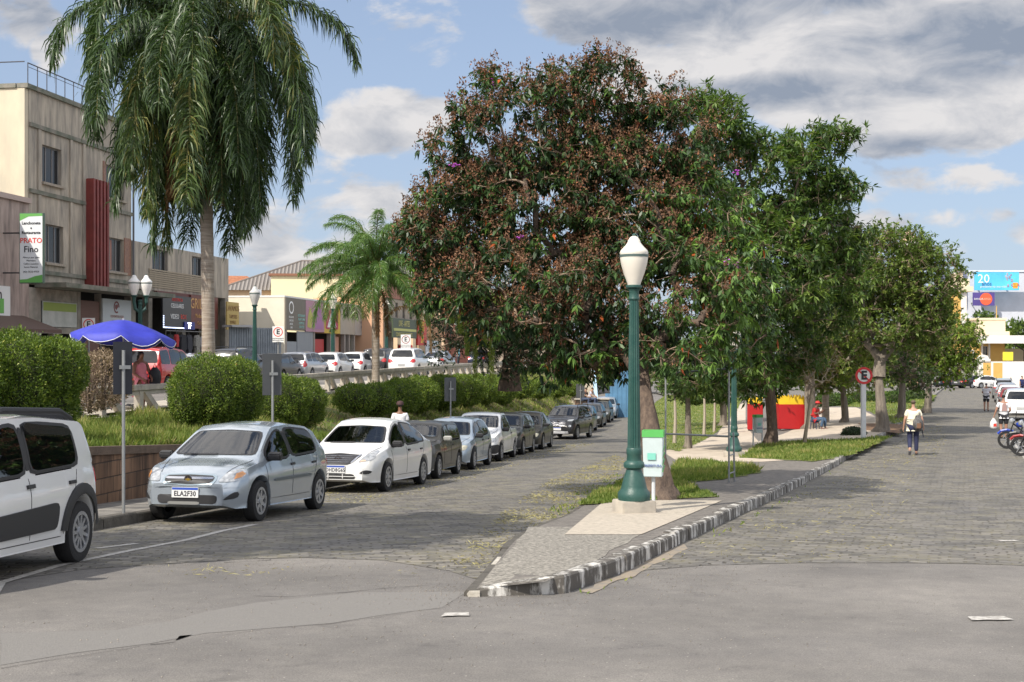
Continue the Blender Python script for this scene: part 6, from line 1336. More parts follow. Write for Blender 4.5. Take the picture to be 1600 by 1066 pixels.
def tree(name, label, base, trunk, blobs, sites, per, LW, lm, cat='tree', group=None, bark=BARK, seed=1, droop=.3, spread=.28, rosette=True, tr=.22, seedcaps=0, seedm=None, twigm=None, twig_r=.012, flowers=(), tintf=None, inner=.35, ros=7):
    """base: foot; trunk: list of (point, radius) from foot up; blobs: (centre, radii, weight)"""
    r = np.random.default_rng(seed); root = empty(name, label, cat, base, 0, group); b0 = np.array(base, float)
    w = np.array([b[2] * (b[1][0] * b[1][1] * b[1][2]) ** .67 for b in blobs]); w /= w.sum(); idx = r.choice(len(blobs), sites, p=w)
    d = norm(r.normal(0, 1, (sites, 3))); rr = r.uniform(inner, 1, sites) ** .55
    c = np.array([blobs[i][0] for i in idx]); R = np.array([blobs[i][1] for i in idx]); S = c + d * R * rr[:, None]; S -= b0
    tp = [Vector(p) - Vector(base) for p, _ in trunk]; trr = [q for _, q in trunk]
    nodes = [np.array(p) for p in tp]; par = [-1] + list(range(len(tp) - 1)); start = len(nodes)
    # tree of limbs: nearest node, favouring those closer to the trunk
    order = np.argsort(np.linalg.norm(S - np.array(tp[-1]), axis=1)); N = np.zeros((sites * 3 + len(nodes) + 10, 3)); depth = np.zeros(len(N)); n = len(nodes)
    for i in range(n): N[i] = nodes[i]
    par = list(par); tip = []
    ok_from = max(1, len(tp) // 2)
    for s in order:
        dist = np.linalg.norm(N[:n] - S[s], axis=1) + depth[:n] * .12; dist[:ok_from] = 1e9
        dz = S[s][2] - N[:n, 2]; dist += np.where(dz < -.2, .5, 0)
        k = int(np.argmin(dist)); v = S[s] - N[k]; L = np.linalg.norm(v)
        mid = N[k] + v * .5 + np.array([r.normal(0, .06), r.normal(0, .06), .09]) * L
        N[n] = mid; par.append(k); depth[n] = depth[k] + L * .5; n += 1
        N[n] = S[s]; par.append(n - 1); depth[n] = depth[n - 1] + L * .5; tip.append(n); n += 1
    cnt = np.zeros(n)
    for t in tip: cnt[t] = 1
    for i in range(n - 1, 0, -1): cnt[par[i]] += cnt[i]
    kid_tot = cnt[start - 1] if start else 1
    V = []; Q = []; mi = []; base_v = 0
    def seg(a, b, ra, rb, m_, sides=5):
        nonlocal base_v
        dd = b - a; L = np.linalg.norm(dd)
        if L < 1e-6: return
        dd = dd / L; u = np.cross(dd, [0, 0, 1.0]) if abs(dd[2]) < .95 else np.cross(dd, [1.0, 0, 0]); u /= np.linalg.norm(u); v_ = np.cross(dd, u)
        for p, q in ((a, ra), (b, rb)):
            for k in range(sides):
                t = 2 * math.pi * k / sides; V.append(p + (u * math.cos(t) + v_ * math.sin(t)) * q)
        for k in range(sides): Q.append((base_v + k, base_v + (k + 1) % sides, base_v + sides + (k + 1) % sides, base_v + sides + k)); mi.append(m_)
        base_v += sides * 2
    rad_ = lambda i: max(twig_r, tr * (cnt[i] / max(1, kid_tot)) ** .5)
    for i in range(start, n):
        seg(N[par[i]], N[i], min(rad_(par[i]) if par[i] >= start else rad_(i) * 1.25, rad_(i) * 1.6), rad_(i), 1 if rad_(i) < .03 else 0, 5)
    # trunk with swellings
    mb = MB(); P = [Vector(p) for p in tp]; rr_ = list(trr); ns = 14; vs = []
    fine = []; fr = []
    for i in range(len(P) - 1):
        for k in range(5): t = k / 5; fine.append(P[i].lerp(P[i + 1], t)); fr.append(rr_[i] * (1 - t) + rr_[i + 1] * t)
    fine.append(P[-1]); fr.append(rr_[-1]); fb = base_v
    for i, (p, q) in enumerate(zip(fine, fr)):
        for k in range(ns):
            t = 2 * math.pi * k / ns; lob = 1 + .16 * math.sin(k * 2.4 + i * .25) + .08 * math.sin(5 * t + i * .6) + (.25 * max(0, 1 - i / 4) * (math.sin(3 * t) > .2))
            V.append(np.array([p.x + q * lob * math.cos(t), p.y + q * lob * math.sin(t), p.z - (.15 if i == 0 else 0)]))
    for i in range(len(fine) - 1):
        for k in range(ns): Q.append((fb + i * ns + k, fb + i * ns + (k + 1) % ns, fb + (i + 1) * ns + (k + 1) % ns, fb + (i + 1) * ns + k)); mi.append(0)
    me = rawmesh('trunk', np.array(V), Q, mi=mi); me.materials.append(bark); me.materials.append(twigm or TWIG)
    t_ = link('trunk', me, bark, root); me.shade_smooth()
    # leaves
    kr = max(1, per // ros); per = kr * ros; m = sites * per; mc = sites * kr; so = norm(S - (c - b0)); oc = np.repeat(so, kr, 0)
    bc = norm(r.normal(0, 1, (mc, 3))) * (r.random((mc, 1)) ** .4) * spread * 1.75; bc[:, 2] *= .8; CC = np.repeat(S, kr, 0) + bc + oc * .08
    A_ = np.repeat(S, kr, 0); dv = norm(CC - A_ + 1e-6); u1 = norm(np.cross(dv, [0.3, .5, 1.0])); u2 = np.cross(dv, u1); tw = []
    for k in range(3): a = 2 * math.pi * k / 3; tw += [A_ + (u1 * math.cos(a) + u2 * math.sin(a)) * twig_r * .7, CC + (u1 * math.cos(a) + u2 * math.sin(a)) * twig_r * .35]
    tw = np.stack(tw, 1).reshape(-1, 3); tb = np.arange(mc)[:, None] * 6; tq = np.concatenate([tb + np.array([[0, 1, 3, 2]]), tb + np.array([[2, 3, 5, 4]]), tb + np.array([[4, 5, 1, 0]])])
    P_ = np.repeat(CC, ros, 0) + r.normal(0, .012, (m, 3)); out = np.repeat(oc, ros, 0); dirn = norm(r.normal(0, 1, (m, 3))) * .9 + out * .35; dirn[:, 2] -= droop; nr = r.normal(0, .35, (m, 3)); nr[:, 2] += 1
    Ls = LW[0] * r.uniform(.6, 1.25, m); Vv, Qq = leaves(P_, dirn, nr, Ls, LW[1] * r.uniform(.7, 1.3, m), .12)
    ct = np.repeat(r.normal(0, .12, sites), per) + np.repeat(r.normal(0, .14, mc), ros); tint = .45 + ct + r.normal(0, .09, m)
    if tintf is not None: tint = tintf(P_ + b0, tint, r)
    tint = np.clip(tint, 0, .93) ; red = r.random(m) < (.012 if seedcaps else 0); tint[red] = r.uniform(.96, 1, red.sum())
    mats_ = [lm]; MI = np.zeros(m, int)
    if seedcaps:
        sf = seedm(S + b0) if seedm else np.ones(sites); keep = np.repeat(r.random(sites) < sf, seedcaps); n2 = sites * seedcaps; T2 = np.repeat(S, seedcaps, 0); o2 = np.repeat(norm(S - (c - b0)), seedcaps, 0)
        pan = np.repeat(CC.reshape(sites, kr, 3)[:, :6].reshape(-1, 3) + oc.reshape(sites, kr, 3)[:, :6].reshape(-1, 3) * .05, seedcaps // 6, 0); hgt_ = r.random((n2, 1)) ** .8
        P2 = pan + np.array([0, 0, 1.0]) * hgt_ * .17 + r.normal(0, 1, (n2, 3)) * (.052 * (1.25 - hgt_ * .8)); P2 = P2[keep]; n2 = len(P2)
        V2, Q2 = leaves(P2, norm(r.normal(0, .6, (n2, 3)) + np.array([0, 0, .7])), r.normal(0, 1, (n2, 3)), r.uniform(.03, .07, n2), r.uniform(.02, .04, n2), .3)
        Qq = np.concatenate([Qq, Q2 + len(Vv)]); Vv = np.concatenate([Vv, V2]); tint = np.concatenate([tint, np.clip(r.normal(.5, .25, n2), 0, 1)]); MI = np.concatenate([MI, np.ones(n2, int)]); mats_.append(SEED)
    Qq = np.concatenate([Qq, tq + len(Vv)]); Vv = np.concatenate([Vv, tw]); tint = np.concatenate([tint, np.zeros(len(tq))]); MI = np.concatenate([MI, np.full(len(tq), len(mats_))]); mats_.append(twigm or TWIG)
    me = rawmesh('crown', Vv, Qq, tint, MI)
    for q in mats_: me.materials.append(q)
    link('crown', me, mats_, root)
    for fp in flowers:
        mb = MB(); q = Vector(fp) - Vector(base)
        for k in range(7): o = Vector((r.normal(0, .035), r.normal(0, .035), r.normal(0, .03))); mb.lathe([(.01, -.012), (.028, .0), (.01, .012)], 6, q + o)
        mb.build('flower_cluster', FLW, root)
    return root

def pb(px, py, rp, Y, ry=None, dy=0, w=1):      # a crown lobe seen at a photo pixel
    k = F / Y; rx, rz = (rp if isinstance(rp, tuple) else (rp, rp)); return ((PX(px, Y) , Y + dy, PZ(py, Y)), (rx / k, ry or (rx + rz) / 2 / k, rz / k), w)
# the big reddish tree over the lamp
YT = 22.6; f0 = (PX(1030, 21.3), 21.3, medz(PX(1030, 21.3), 21.3)); tt = (PX(985, YT), YT, PZ(470, YT))
kT = 24.0
def seedfrac(P):
    x = 800 + F * P[:, 0] / P[:, 1]; y = HZ - (P[:, 2] - CAMZ) * F / P[:, 1]
    f = .92 - .8 * np.clip((x - 985) / 120, 0, 1) * np.clip((y - 200) / 80, 0, 1) - .35 * np.clip((y - 480) / 80, 0, 1); return np.clip(f, .05, 1)
def tibtint(P, t, r):
    x = 800 + F * P[:, 0] / P[:, 1]; y = HZ - (P[:, 2] - CAMZ) * F / P[:, 1]; return t - .02 + .28 * np.clip((x - 980) / 100, 0, 1) * np.clip((y - 220) / 90, 0, 1)
tree('flowering_tree', 'large round tree covered in reddish brown seed heads standing behind the near green lamp', f0,
     [(f0, .36), ((f0[0] - .02, 21.35, f0[2] + .22), .24), ((f0[0] - .1, 21.5, f0[2] + .9), .165), ((f0[0] - .16, 21.8, f0[2] + 1.5), .16), ((f0[0] - .25, 22.2, f0[2] + 2.2), .15)],
     [pb(800, 215, (130, 95), kT), pb(930, 165, (90, 75), kT, 1.0), pb(1035, 215, (75, 70), kT, 1.0), pb(720, 345, (88, 90), kT, 1.3), pb(860, 330, (150, 120), kT, 1.7), pb(990, 330, (130, 120), kT, 1.7), pb(1090, 330, (80, 110), kT, 1.2),
      pb(700, 420, (60, 60), kT, .8), pb(830, 450, (130, 80), 22.8, 1.3), pb(900, 530, (80, 60), 23, 1.0), pb(1060, 440, (110, 70), 21.6, 1.0), pb(1060, 535, (95, 45), 21.8, .9), pb(1150, 440, (50, 80), 23, .8), pb(860, 555, (42, 30), 23, .6), pb(955, 135, (40, 32), kT, .5), pb(990, 535, (66, 40), 23.5, .8), pb(1150, 500, (58, 62), 24, .9), pb(670, 360, (40, 50), kT, .8)],
     1200, 49, (.175, .052), TIB, seed=3, droop=.85, spread=.17, seedcaps=96, seedm=seedfrac, twig_r=.009, tr=.2, tintf=tibtint,
     flowers=[(PX(x, Y), Y, PZ(y, Y)) for x, y, Y in ((709, 258, 22.9), (1150, 415, 21.2), (1138, 412, 21.2), (813, 370, 22.4), (1152, 270, 22.9), (770, 128, 23.5))])
# green tree just behind it to the right
YG = 33.0; g0 = (PX(1205, 45), 45, medz(PX(1205, 45), 45))
def gtree_tint(P, t, r): return t + .06
tree('green_tree', 'bright green long leaved tree right behind the reddish tree, with a shoot reaching right', g0,
     [(g0, .24), ((g0[0], 44.9, g0[2] + .6), .17), ((PX(1200, 44.5), 44.5, PZ(575, 44.5)), .16), ((PX(1192, 44), 44, PZ(470, 44)), .16), ((PX(1190, 44), 44, PZ(360, 44)), .1)],
     [pb(1120, 195, (44, 58), 43, 1.0, 0, 1.2), pb(1205, 285, (90, 85), 44, 1.8), pb(1275, 235, (50, 34), 44, 1), pb(1270, 350, (80, 70), 45, 1.7), pb(1190, 420, (110, 100), 43, 2.2), pb(1290, 440, (62, 80), 45, 1.6), pb(1195, 528, (92, 70), 45, 1.9), pb(1100, 575, (50, 30), 42, 1.2),
      pb(1130, 560, (90, 60), 43, 1.5), pb(1195, 592, (38, 26), 46, 1.0), pb(1312, 212, (30, 14), 44, .4, 0, 1.6), pb(1330, 290, (25, 14), 44, .4, 0, 1.6), pb(1100, 330, (50, 50), 42, 1)],
     900, 56, (.28, .078), GRN, seed=5, droop=.35, spread=.27, tr=.2, tintf=gtree_tint, twig_r=.012)
# dark tree hung with moss at the balustrade
YM = 56; m0 = (PX(797, YM), YM, U(YM) - .1)
tree('mossy_tree', 'dark evergreen tree hung with pale green moss at the far end of the long hedge', m0,
     [(m0, .42), ((m0[0], YM, .9), .32), ((m0[0] + .05, YM, 1.9), .28), ((m0[0] - .2, YM, 3.2), .2)],
     [pb(715, 520, (48, 55), YM, 1.6), pb(700, 478, (30, 30), YM, 1.0), pb(770, 500, (60, 60), YM, 1.8), pb(820, 470, (60, 60), YM, 1.8), pb(790, 560, (42, 40), YM, 1.0), pb(850, 540, (50, 45), YM, 1.2)], 420, 60, (.15, .06), DKG, seed=6, droop=.2, spread=.33, tr=.25)
def moss():
    r = np.random.default_rng(2); t = empty('hanging_moss', 'curtain of pale green hanging moss on the front of the dark evergreen tree', 'moss', (PX(765, 53), 53, PZ(450, 53)))
    cs = [(730, 455, 100), (742, 460, 130), (757, 450, 90), (768, 458, 140), (776, 462, 60), (720, 470, 50), (790, 455, 40), (705, 465, 40)]; P = []; D = []
    for x, y, l in cs:
        for _ in range(1300): u = r.random() ** .8; P.append((PX(x, 53) + r.normal(0, .09) * (1.2 - u * .6), 53 + r.normal(0, .12), PZ(y + l * u, 53) + .05)); D.append((r.normal(0, .2), r.normal(0, .2), -1))
    P = np.array(P) - np.array(t.location); V, Q = leaves(P, np.array(D), r.normal(0, 1, P.shape), r.uniform(.06, .15, len(P)), np.full(len(P), .022))
    link('strands', rawmesh('strands', V, Q, np.clip(r.normal(.6, .2, len(P)), 0, 1)), leafmat('moss', [(0, (.07, .10, .02)), (1, (.24, .30, .07))], .8, .3, .1), t)
moss()
# trees of the park on the right
LGT = leafmat('light_green_leaves', [(0, (.05, .09, .018)), (.5, (.14, .21, .035)), (1, (.34, .42, .08))], .5, .35, .3)
GP = 'trees of the park beside the right street'
def park_tree(label, px, Y, pyt, blobs, lm, sites=260, per=50, LW=(.13, .05), r0=.35, fork=None, seed=1, bark=BARKG, name='park_tree', group=GP, **k):
    b = (PX(px, Y), Y, medz(PX(px, Y), Y)); top = (PX(px + (fork or 0), Y), Y, PZ(pyt, Y)); h = top[2] - b[2]
    return tree(name, label, b, [(b, r0 * 1.3), ((b[0], Y, b[2] + .25), r0), ((b[0] + (top[0] - b[0]) * .35, Y, b[2] + h * .45), r0 * .8), ((b[0] + (top[0] - b[0]) * .7, Y, b[2] + h * .75), r0 * .7), (top, r0 * .5)], blobs, sites, per, LW, lm, bark=bark, group=group, seed=seed, **k)
park_tree('broad olive green tree with a thick pale forked trunk beside the round parking sign', 1378, 53, 590,
          [pb(1385, 415, (75, 60), 53, 2.2), pb(1440, 440, (58, 60), 53, 2.0), pb(1340, 450, (50, 60), 55, 1.8), pb(1400, 500, (80, 45), 53, 2), pb(1330, 520, (45, 50), 56, 1.8), pb(1450, 500, (35, 45), 54, 1.4)], OLV, 640, 70, (.18, .08), .26, -4, 11, spread=.35, tr=.24)
park_tree('smaller yellowish tree with a whitewashed trunk farther along the right street kerb', 1449, 76, 560,
          [pb(1480, 530, (48, 45), 76, 1.8), pb(1440, 545, (40, 40), 76, 1.8), pb(1490, 575, (35, 25), 76, 1.5), pb(1430, 520, (35, 35), 78, 1.5)], LGT, 340, 70, (.2, .085), .2, 6, 12, spread=.36)
park_tree('dark leaning tree between the forked trunk and the whitewashed trunk', 1408, 66, 570, [pb(1400, 560, (42, 36), 66, 1.6), pb(1430, 590, (30, 22), 68, 1.2), pb(1420, 530, (30, 30), 66, 1.4)], GRN, 180, 55, (.16, .07), .2, 4, 13, spread=.35)
park_tree('shady tree behind the red and yellow boxes', 1320, 64, 560, [pb(1310, 560, (50, 45), 64, 1.8), pb(1300, 520, (40, 40), 64, 1.8), pb(1270, 570, (45, 40), 64, 1.6), pb(1345, 590, (30, 28), 62, 1.2)], LGT, 300, 60, (.18, .075), .17, -6, 14, spread=.36)
park_tree('tree in full leaf deep in the park left of the boxes', 1130, 74, 560, [pb(1120, 560, (70, 45), 74, 2.5), pb(1190, 550, (60, 50), 76, 2.4), pb(1060, 570, (50, 35), 74, 2.0)], GRN, 260, 55, (.2, .08), .2, 0, 15, spread=.42)
park_tree('dense dark tree filling the gap under the reddish crown', 1075, 46, 600, [pb(1080, 580, (34, 30), 46, 1.0), pb(1060, 598, (20, 18), 46, .7), pb(1100, 596, (20, 18), 47, .7)], GRN, 90, 60, (.13, .055), .12, 0, 16, spread=.22)
park_tree('tall dark tree behind the bright green one, showing between the crowns', 1265, 60, 480, [pb(1290, 470, (60, 80), 60, 2.2), pb(1330, 400, (40, 60), 60, 1.8), pb(1240, 520, (70, 60), 60, 2.2)], DKG, 300, 55, (.2, .08), .25, 0, 17, spread=.42)
# young tree, nearly bare
def young_tree():
    b = (PX(1257, 45), 45, medz(PX(1257, 45), 45)); k = F / 45
    tree('young_tree', 'slim nearly leafless young tree with a twiggy crown on the grass strip', b, [(b, .06), ((PX(1262, 45), 45, b[2] + .9), .05), ((PX(1268, 45), 45, PZ(612, 45)), .045)],
         [pb(1275, 575, (38, 30), 45, .6), pb(1290, 560, (25, 20), 45, .5), pb(1255, 560, (22, 18), 45, .5)], 170, 10, (.09, .035), leafmat('dry_sparse_leaves', [(0, (.1, .1, .03)), (.5, (.2, .16, .07)), (1, (.3, .2, .1))], .7, .3), bark=mat('pale_young_bark', (.42, .34, .25), .9, var=.3), seed=21, spread=.12, tr=.045, twig_r=.009, twigm=mat('pale_bare_twigs', (.4, .33, .25), .9))
young_tree()
for i, (px, Y, h) in enumerate(((1054, 52, 610), (1100, 62, 600), (1116, 66, 597))):
    b = (PX(px, Y), Y, medz(PX(px, Y), Y)); tree('sapling', ('pale slender sapling trunk nearest the pipe frame', 'thin staked sapling in the park lawn, left of its twin', 'thin staked sapling in the park lawn, right of its twin')[i], b, [(b, .07), ((b[0] + .03, Y, b[2] + 1), .055), ((b[0], Y, PZ(h, Y)), .04)],
         [pb(px, h - 12, (16, 14), Y, .4)], 30, 40, (.12, .05), GRN, bark=mat('pale_sapling_bark', (.4, .34, .27), .9), seed=60 + i, spread=.15, tr=.03)
# palms
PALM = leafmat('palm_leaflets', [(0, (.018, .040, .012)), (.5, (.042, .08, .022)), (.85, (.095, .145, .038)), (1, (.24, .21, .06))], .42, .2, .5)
PALM2 = leafmat('light_green_palm_leaflets', [(0, (.04, .09, .02)), (.5, (.10, .19, .045)), (.85, (.2, .29, .07)), (1, (.34, .33, .1))], .35, .3, .5)  # lighter green leaflets of the small palm
DRY = leafmat('dry_palm_fibre', [(0, (.10, .055, .025)), (.6, (.22, .125, .06)), (1, (.36, .22, .11))], .8, .15, .2)
def frond(r, c, az, el, L, m, leaflet=.6, droop=1.0, nl=85, hang=1.0, lw=.016):
    """returns rachis points and leaflet strips"""
    n = 14; p = np.array(c, float); a = el; pts = [p.copy()]; dirs = []
    for i in range(n):
        t = i / n; d = np.array([math.cos(az) * math.cos(a), math.sin(az) * math.cos(a), math.sin(a)]); dirs.append(d); p = p + d * L / n; pts.append(p.copy()); a -= droop * (.09 + .2 * t) * (1.25 if a > 0 else .9); a = max(a, -1.5)
    pts = np.array(pts); dirs.append(dirs[-1]); dirs = np.array(dirs); side = np.array([-math.sin(az), math.cos(az), 0])
    V = []; Q = []; T = []
    s = np.linspace(.10, 1.0, nl); P = np.stack([np.interp(s * n, np.arange(n + 1), pts[:, k]) for k in range(3)], 1); D = np.stack([np.interp(s * n, np.arange(n + 1), dirs[:, k]) for k in range(3)], 1)
    segs = []
    for sg in (-1, 1):
        for plane in (0, 1):
            m_ = nl; l = leaflet * np.sin((.12 + .80 * s) * math.pi) ** .5 * r.uniform(.5, 1.25, m_); up = np.array([0, 0, .5 - .6 * plane])
            d0 = norm(side * sg * r.uniform(.5, 1, (m_, 1)) + D * .55 + up * r.uniform(.2, 1, (m_, 1)) + r.normal(0, .28, (m_, 3))); p0 = P + r.normal(0, .012, (m_, 3)); w = lw
            p1 = p0 + d0 * (l * .3)[:, None]; hz = hang * r.uniform(.5, 1.4, (m_, 1)); d1 = norm(d0 * .7 + np.array([0, 0, -.75]) * hz); p2 = p1 + d1 * (l * .35)[:, None]; d2 = norm(d1 * .45 + np.array([0, 0, -1.0]) * hz); p3 = p2 + d2 * (l * .4)[:, None]
            wv = norm(np.cross(d1, r.normal(0, 1, (m_, 3)))) * w
            A = np.stack([p0 - wv * .5, p0 + wv * .5, p1 + wv, p1 - wv, p2 + wv * .9, p2 - wv * .9, p3, p3 - wv * .1], 1); b = len(V) * 0
            segs.append(A)
    A = np.concatenate(segs); k = len(A); base = np.arange(k)[:, None] * 8
    Q = np.concatenate([base + np.array([[0, 1, 2, 3]]), base + np.array([[3, 2, 4, 5]]), base + np.array([[5, 4, 6, 7]])])
    return pts, A.reshape(-1, 3), Q
RACH = mat('green_rachis', (.16, .15, .05), .6); RACH2 = mat('dry_rachis', (.3, .17, .08), .8)
def palm(label, px, Y, crown_py, z0, L, nf, mleaf, leaflet, seed, tr=.2, dead=6, lean=0, elr=(-.75, 1.35), group=None, nl=85, dr=1.0, hang=1.0, lw=.016):
    r = np.random.default_rng(seed); x = PX(px, Y); t = empty('palm_tree', label, 'palm tree', (x, Y, z0), 0, group); h = PZ(crown_py, Y) - z0
    m = MB(); n = 26; pr = []
    for i in range(n + 1): q = i / n; pr.append((tr * (1.25 - .35 * min(1, q * 5)) * (1 + .03 * math.sin(i * 2.7)), h * q - (.2 if i == 0 else 0)))
    m.lathe(pr, 16); tk = m.build('trunk', mat('grey_palm_trunk', (.38, .33, .27), .9, vscale=2.5, color2=(.22, .17, .13), bump=.8, bscale=10, streak=(1, 1, 9)), t, 60)
    for v in tk.data.vertices: v.co.x += lean * (v.co.z / h) ** 2
    mh = MB(); mh.lathe([(tr * .9, h - .75), (tr * 1.5, h - .45), (tr * 1.3, h - .1), (tr * .8, h + .45), (.02, h + .8)], 12, (lean, 0, 0)); mh.build('crownshaft', mat('fibrous_leaf_bases', (.28, .17, .09), .9, vscale=9, color2=(.12, .1, .04), bump=1, bscale=14, streak=(1, 1, .2)), t, 60)
    for i in range(nf + dead):
        dry = i >= nf; az = i * 2.39996 + r.normal(0, .15); q = (i / nf) if not dry else 1; el = elr[1] + (elr[0] - elr[1]) * q ** .85 + r.normal(0, .08)
        if dry: el = -1.15 + r.normal(0, .1)
        c = (lean + math.cos(az) * tr * .7, math.sin(az) * tr * .7, h + (.35 - .55 * q if not dry else -.45)); LL = L * r.uniform(.85, 1.08) * (1 if not dry else .72)
        pts, V, Q = frond(r, c, az, el, LL, mleaf, leaflet * (1 if not dry else .45), dr * r.uniform(.75, 1.15) if not dry else .5, nl, hang, lw)
        mb = MB(); mb.tube(pts[::2], np.linspace(.035, .008, len(pts[::2])), 5, caps=False); tn = np.clip(r.normal(.45 + .3 * (r.random() < .12), .17, len(Q) // 3).tolist() * 3, 0, 1)
        nq = len(mb.f); me = rawmesh('frond', np.concatenate([V, np.array(mb.v)]), np.concatenate([Q, np.array(mb.f) + len(V)]), np.concatenate([tn, np.full(nq, .5)]), [0] * len(Q) + [1] * nq)
        for q_ in (DRY if dry else mleaf, RACH2 if dry else RACH): me.materials.append(q_)
        link('frond', me, mleaf, t)
    return t
palm('tall feather palm with long drooping fronds before the weathered block', 326, 36, 75, U(36) - .1, 5.5, 52, PALM, .85, 4, tr=.2, dead=16, lean=-.2, nl=150, dr=1.25, elr=(-1.05, 1.42), hang=.85, lw=.017)
palm('small light green feather palm before the yellow sign', 587, 50, 425, U(50) - .35, 3.1, 44, PALM2, .5, 8, tr=.17, dead=2, elr=(-.4, 1.5), nl=120, dr=.68, hang=.7, lw=.009)
palm('palm head rising behind the right side of the bright green tree', 1290, 66, 300, -2.0, 2.2, 14, PALM, .5, 9, tr=.16, dead=0, nl=50)
# one long withered frond hanging from the small palm
def dead_frond():
    r = np.random.default_rng(1); t = empty('withered_frond', 'single withered pale frond arching right from the small palm', 'palm frond', (PX(598, 49.7), 49.7, PZ(500, 49.7))); pts, V, Q = frond(r, (0, 0, 0), 0.0, .9, 3.4, None, .28, 1.6, 60)
    link('leaflets', rawmesh('leaflets', V, Q, np.full(len(Q), .9)), DRY, t); mb = MB(); mb.tube(pts[::2], .02, 5); mb.build('rachis', mat('pale_dry_rachis', (.45, .38, .28), .8), t)
dead_frond()
# hedges
def hedge(label, lobes, dens=2600, leaf=.045, seed=1, m=HDG, twiggy=False, name='hedge', group='clipped bushes on the bank'):
    r = np.random.default_rng(seed); zmin = min(c[2] - R[2] for c, R in lobes); c0 = np.mean([c for c, _ in lobes], 0); t = empty(name, label, 'hedge' if not twiggy else 'bush', (c0[0], c0[1], zmin), 0, group); o0 = np.array(t.location)
    Ps, Ns = [], []
    for c, R in lobes:
        c, R = np.array(c), np.array(R); A = 4 * math.pi * ((R[0] * R[1]) ** 1.6 / 3 + (R[0] * R[2]) ** 1.6 / 3 + (R[1] * R[2]) ** 1.6 / 3) ** (1 / 1.6); n = int(A * dens)
        d = norm(r.normal(0, 1, (n, 3))); bump = 1 + .09 * np.sin(d[:, 0] * 6 + seed) * np.sin(d[:, 2] * 7) + .05 * np.sin(d[:, 1] * 17 + d[:, 0] * 13)
        p = c + d * R * (bump * (1 - .20 * r.random(n) ** 2) + .02 * r.normal(0, 1, n) + np.where(r.random(n) < .05, r.uniform(0, .12, n), 0))[:, None]; nn = norm(d / R)
        ins = np.zeros(n, bool)
        for c2, R2 in lobes:
            if c2 is c or (np.array(c2) == c).all(): continue
            ins |= (((p - np.array(c2)) / np.array(R2)) ** 2).sum(1) < .72
        Ps.append(p[~ins]); Ns.append(nn[~ins])
    P = np.concatenate(Ps) - o0; Nn = np.concatenate(Ns); n = len(P)
    D = norm(Nn * .8 + r.normal(0, .6, (n, 3)) + np.array([0, 0, .35])); V, Q = leaves(P, D, r.normal(0, 1, (n, 3)) + Nn, leaf * r.uniform(.6, 1.4, n), leaf * .5 * r.uniform(.7, 1.3, n))
    clus = np.sin(P[:, 0] * 9) * np.sin(P[:, 1] * 8 + 1) * np.sin(P[:, 2] * 9); tint = np.clip(.45 + .18 * clus + r.normal(0, .2, n), 0, 1)
    link('foliage', rawmesh('foliage', V, Q, tint), m, t)
    mb = MB(); 
    for c, R in lobes:
        for k in range(4): a = k * 1.7; mb.tube([Vector(c) - Vector(o0) + Vector((0, 0, -R[2])), Vector(c) - Vector(o0) + Vector((math.cos(a) * R[0] * .4, math.sin(a) * R[1] * .4, 0)), Vector(c) - Vector(o0) + Vector((math.cos(a) * R[0] * .7, math.sin(a) * R[1] * .7, R[2] * .5))], [.045, .03, .015], 5)
    mb.build('stems', BARK, t)
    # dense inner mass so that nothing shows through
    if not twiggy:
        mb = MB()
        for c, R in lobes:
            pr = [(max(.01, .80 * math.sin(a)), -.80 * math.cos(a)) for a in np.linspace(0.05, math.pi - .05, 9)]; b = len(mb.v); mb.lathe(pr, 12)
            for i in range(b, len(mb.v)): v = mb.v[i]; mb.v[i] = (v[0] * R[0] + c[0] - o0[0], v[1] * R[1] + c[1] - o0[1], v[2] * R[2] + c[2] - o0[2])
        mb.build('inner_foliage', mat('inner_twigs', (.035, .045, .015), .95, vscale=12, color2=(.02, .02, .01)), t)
def lobe(px, py0, py1, Y, wpx, ry=None):
    k = F / Y; return ((PX(px, Y), Y, PZ((py0 + py1) / 2, Y)), (wpx / 2 / k, ry or wpx / 2 / k, (py1 - py0) / 2 / k))
hedge('darkest rounded bush at the left edge above the white car', [lobe(20, 520, 690, 21.5, 150, 1.0), lobe(85, 530, 640, 22, 85, .8), lobe(60, 570, 695, 21.8, 110, .9), lobe(-60, 525, 690, 20.5, 140, 1.0)], 2500, .05, 1)
hedge('rounded bush directly below the tall palm trunk', [lobe(325, 556, 672, 29.5, 118, .95), lobe(372, 560, 668, 30.2, 80, .8), lobe(298, 580, 672, 29.2, 60, .7)], 2600, .045, 2)
hedge('smaller bush just right of the grey sign plate, left of the grassy gap', [lobe(440, 586, 670, 34.5, 90, .8), lobe(478, 592, 668, 35.5, 62, .7)], 2600, .045, 3)
long_lobes = [lobe(555, 600, 645, 41, 66, .8), lobe(588, 598, 650, 43, 62, .8)]
for i, (px, Y, a, b, w) in enumerate(((625, 46, 592, 645, 58), (655, 50, 588, 642, 56), (690, 55, 586, 640, 56), (722, 60, 585, 636, 54), (752, 65, 585, 632, 50), (778, 70, 588, 632, 48))): long_lobes.append(lobe(px, a, b, Y, w * 1.15, 1.9))
hedge('long clipped hedge with a row of rounded lobes below the balustrade', long_lobes, 900, .07, 4)
hedge('small dark hedge right of the mossy tree foot', [lobe(815, 590, 622, 74, 36, 1.6), lobe(842, 592, 622, 80, 36, 1.6)], 500, .1, 5)
hedge('low hedge farthest along the bank, half hidden behind hanging branches', [lobe(872, 594, 620, 88, 30, 1.8), lobe(895, 596, 618, 94, 24, 1.6)], 400, .11, 6)
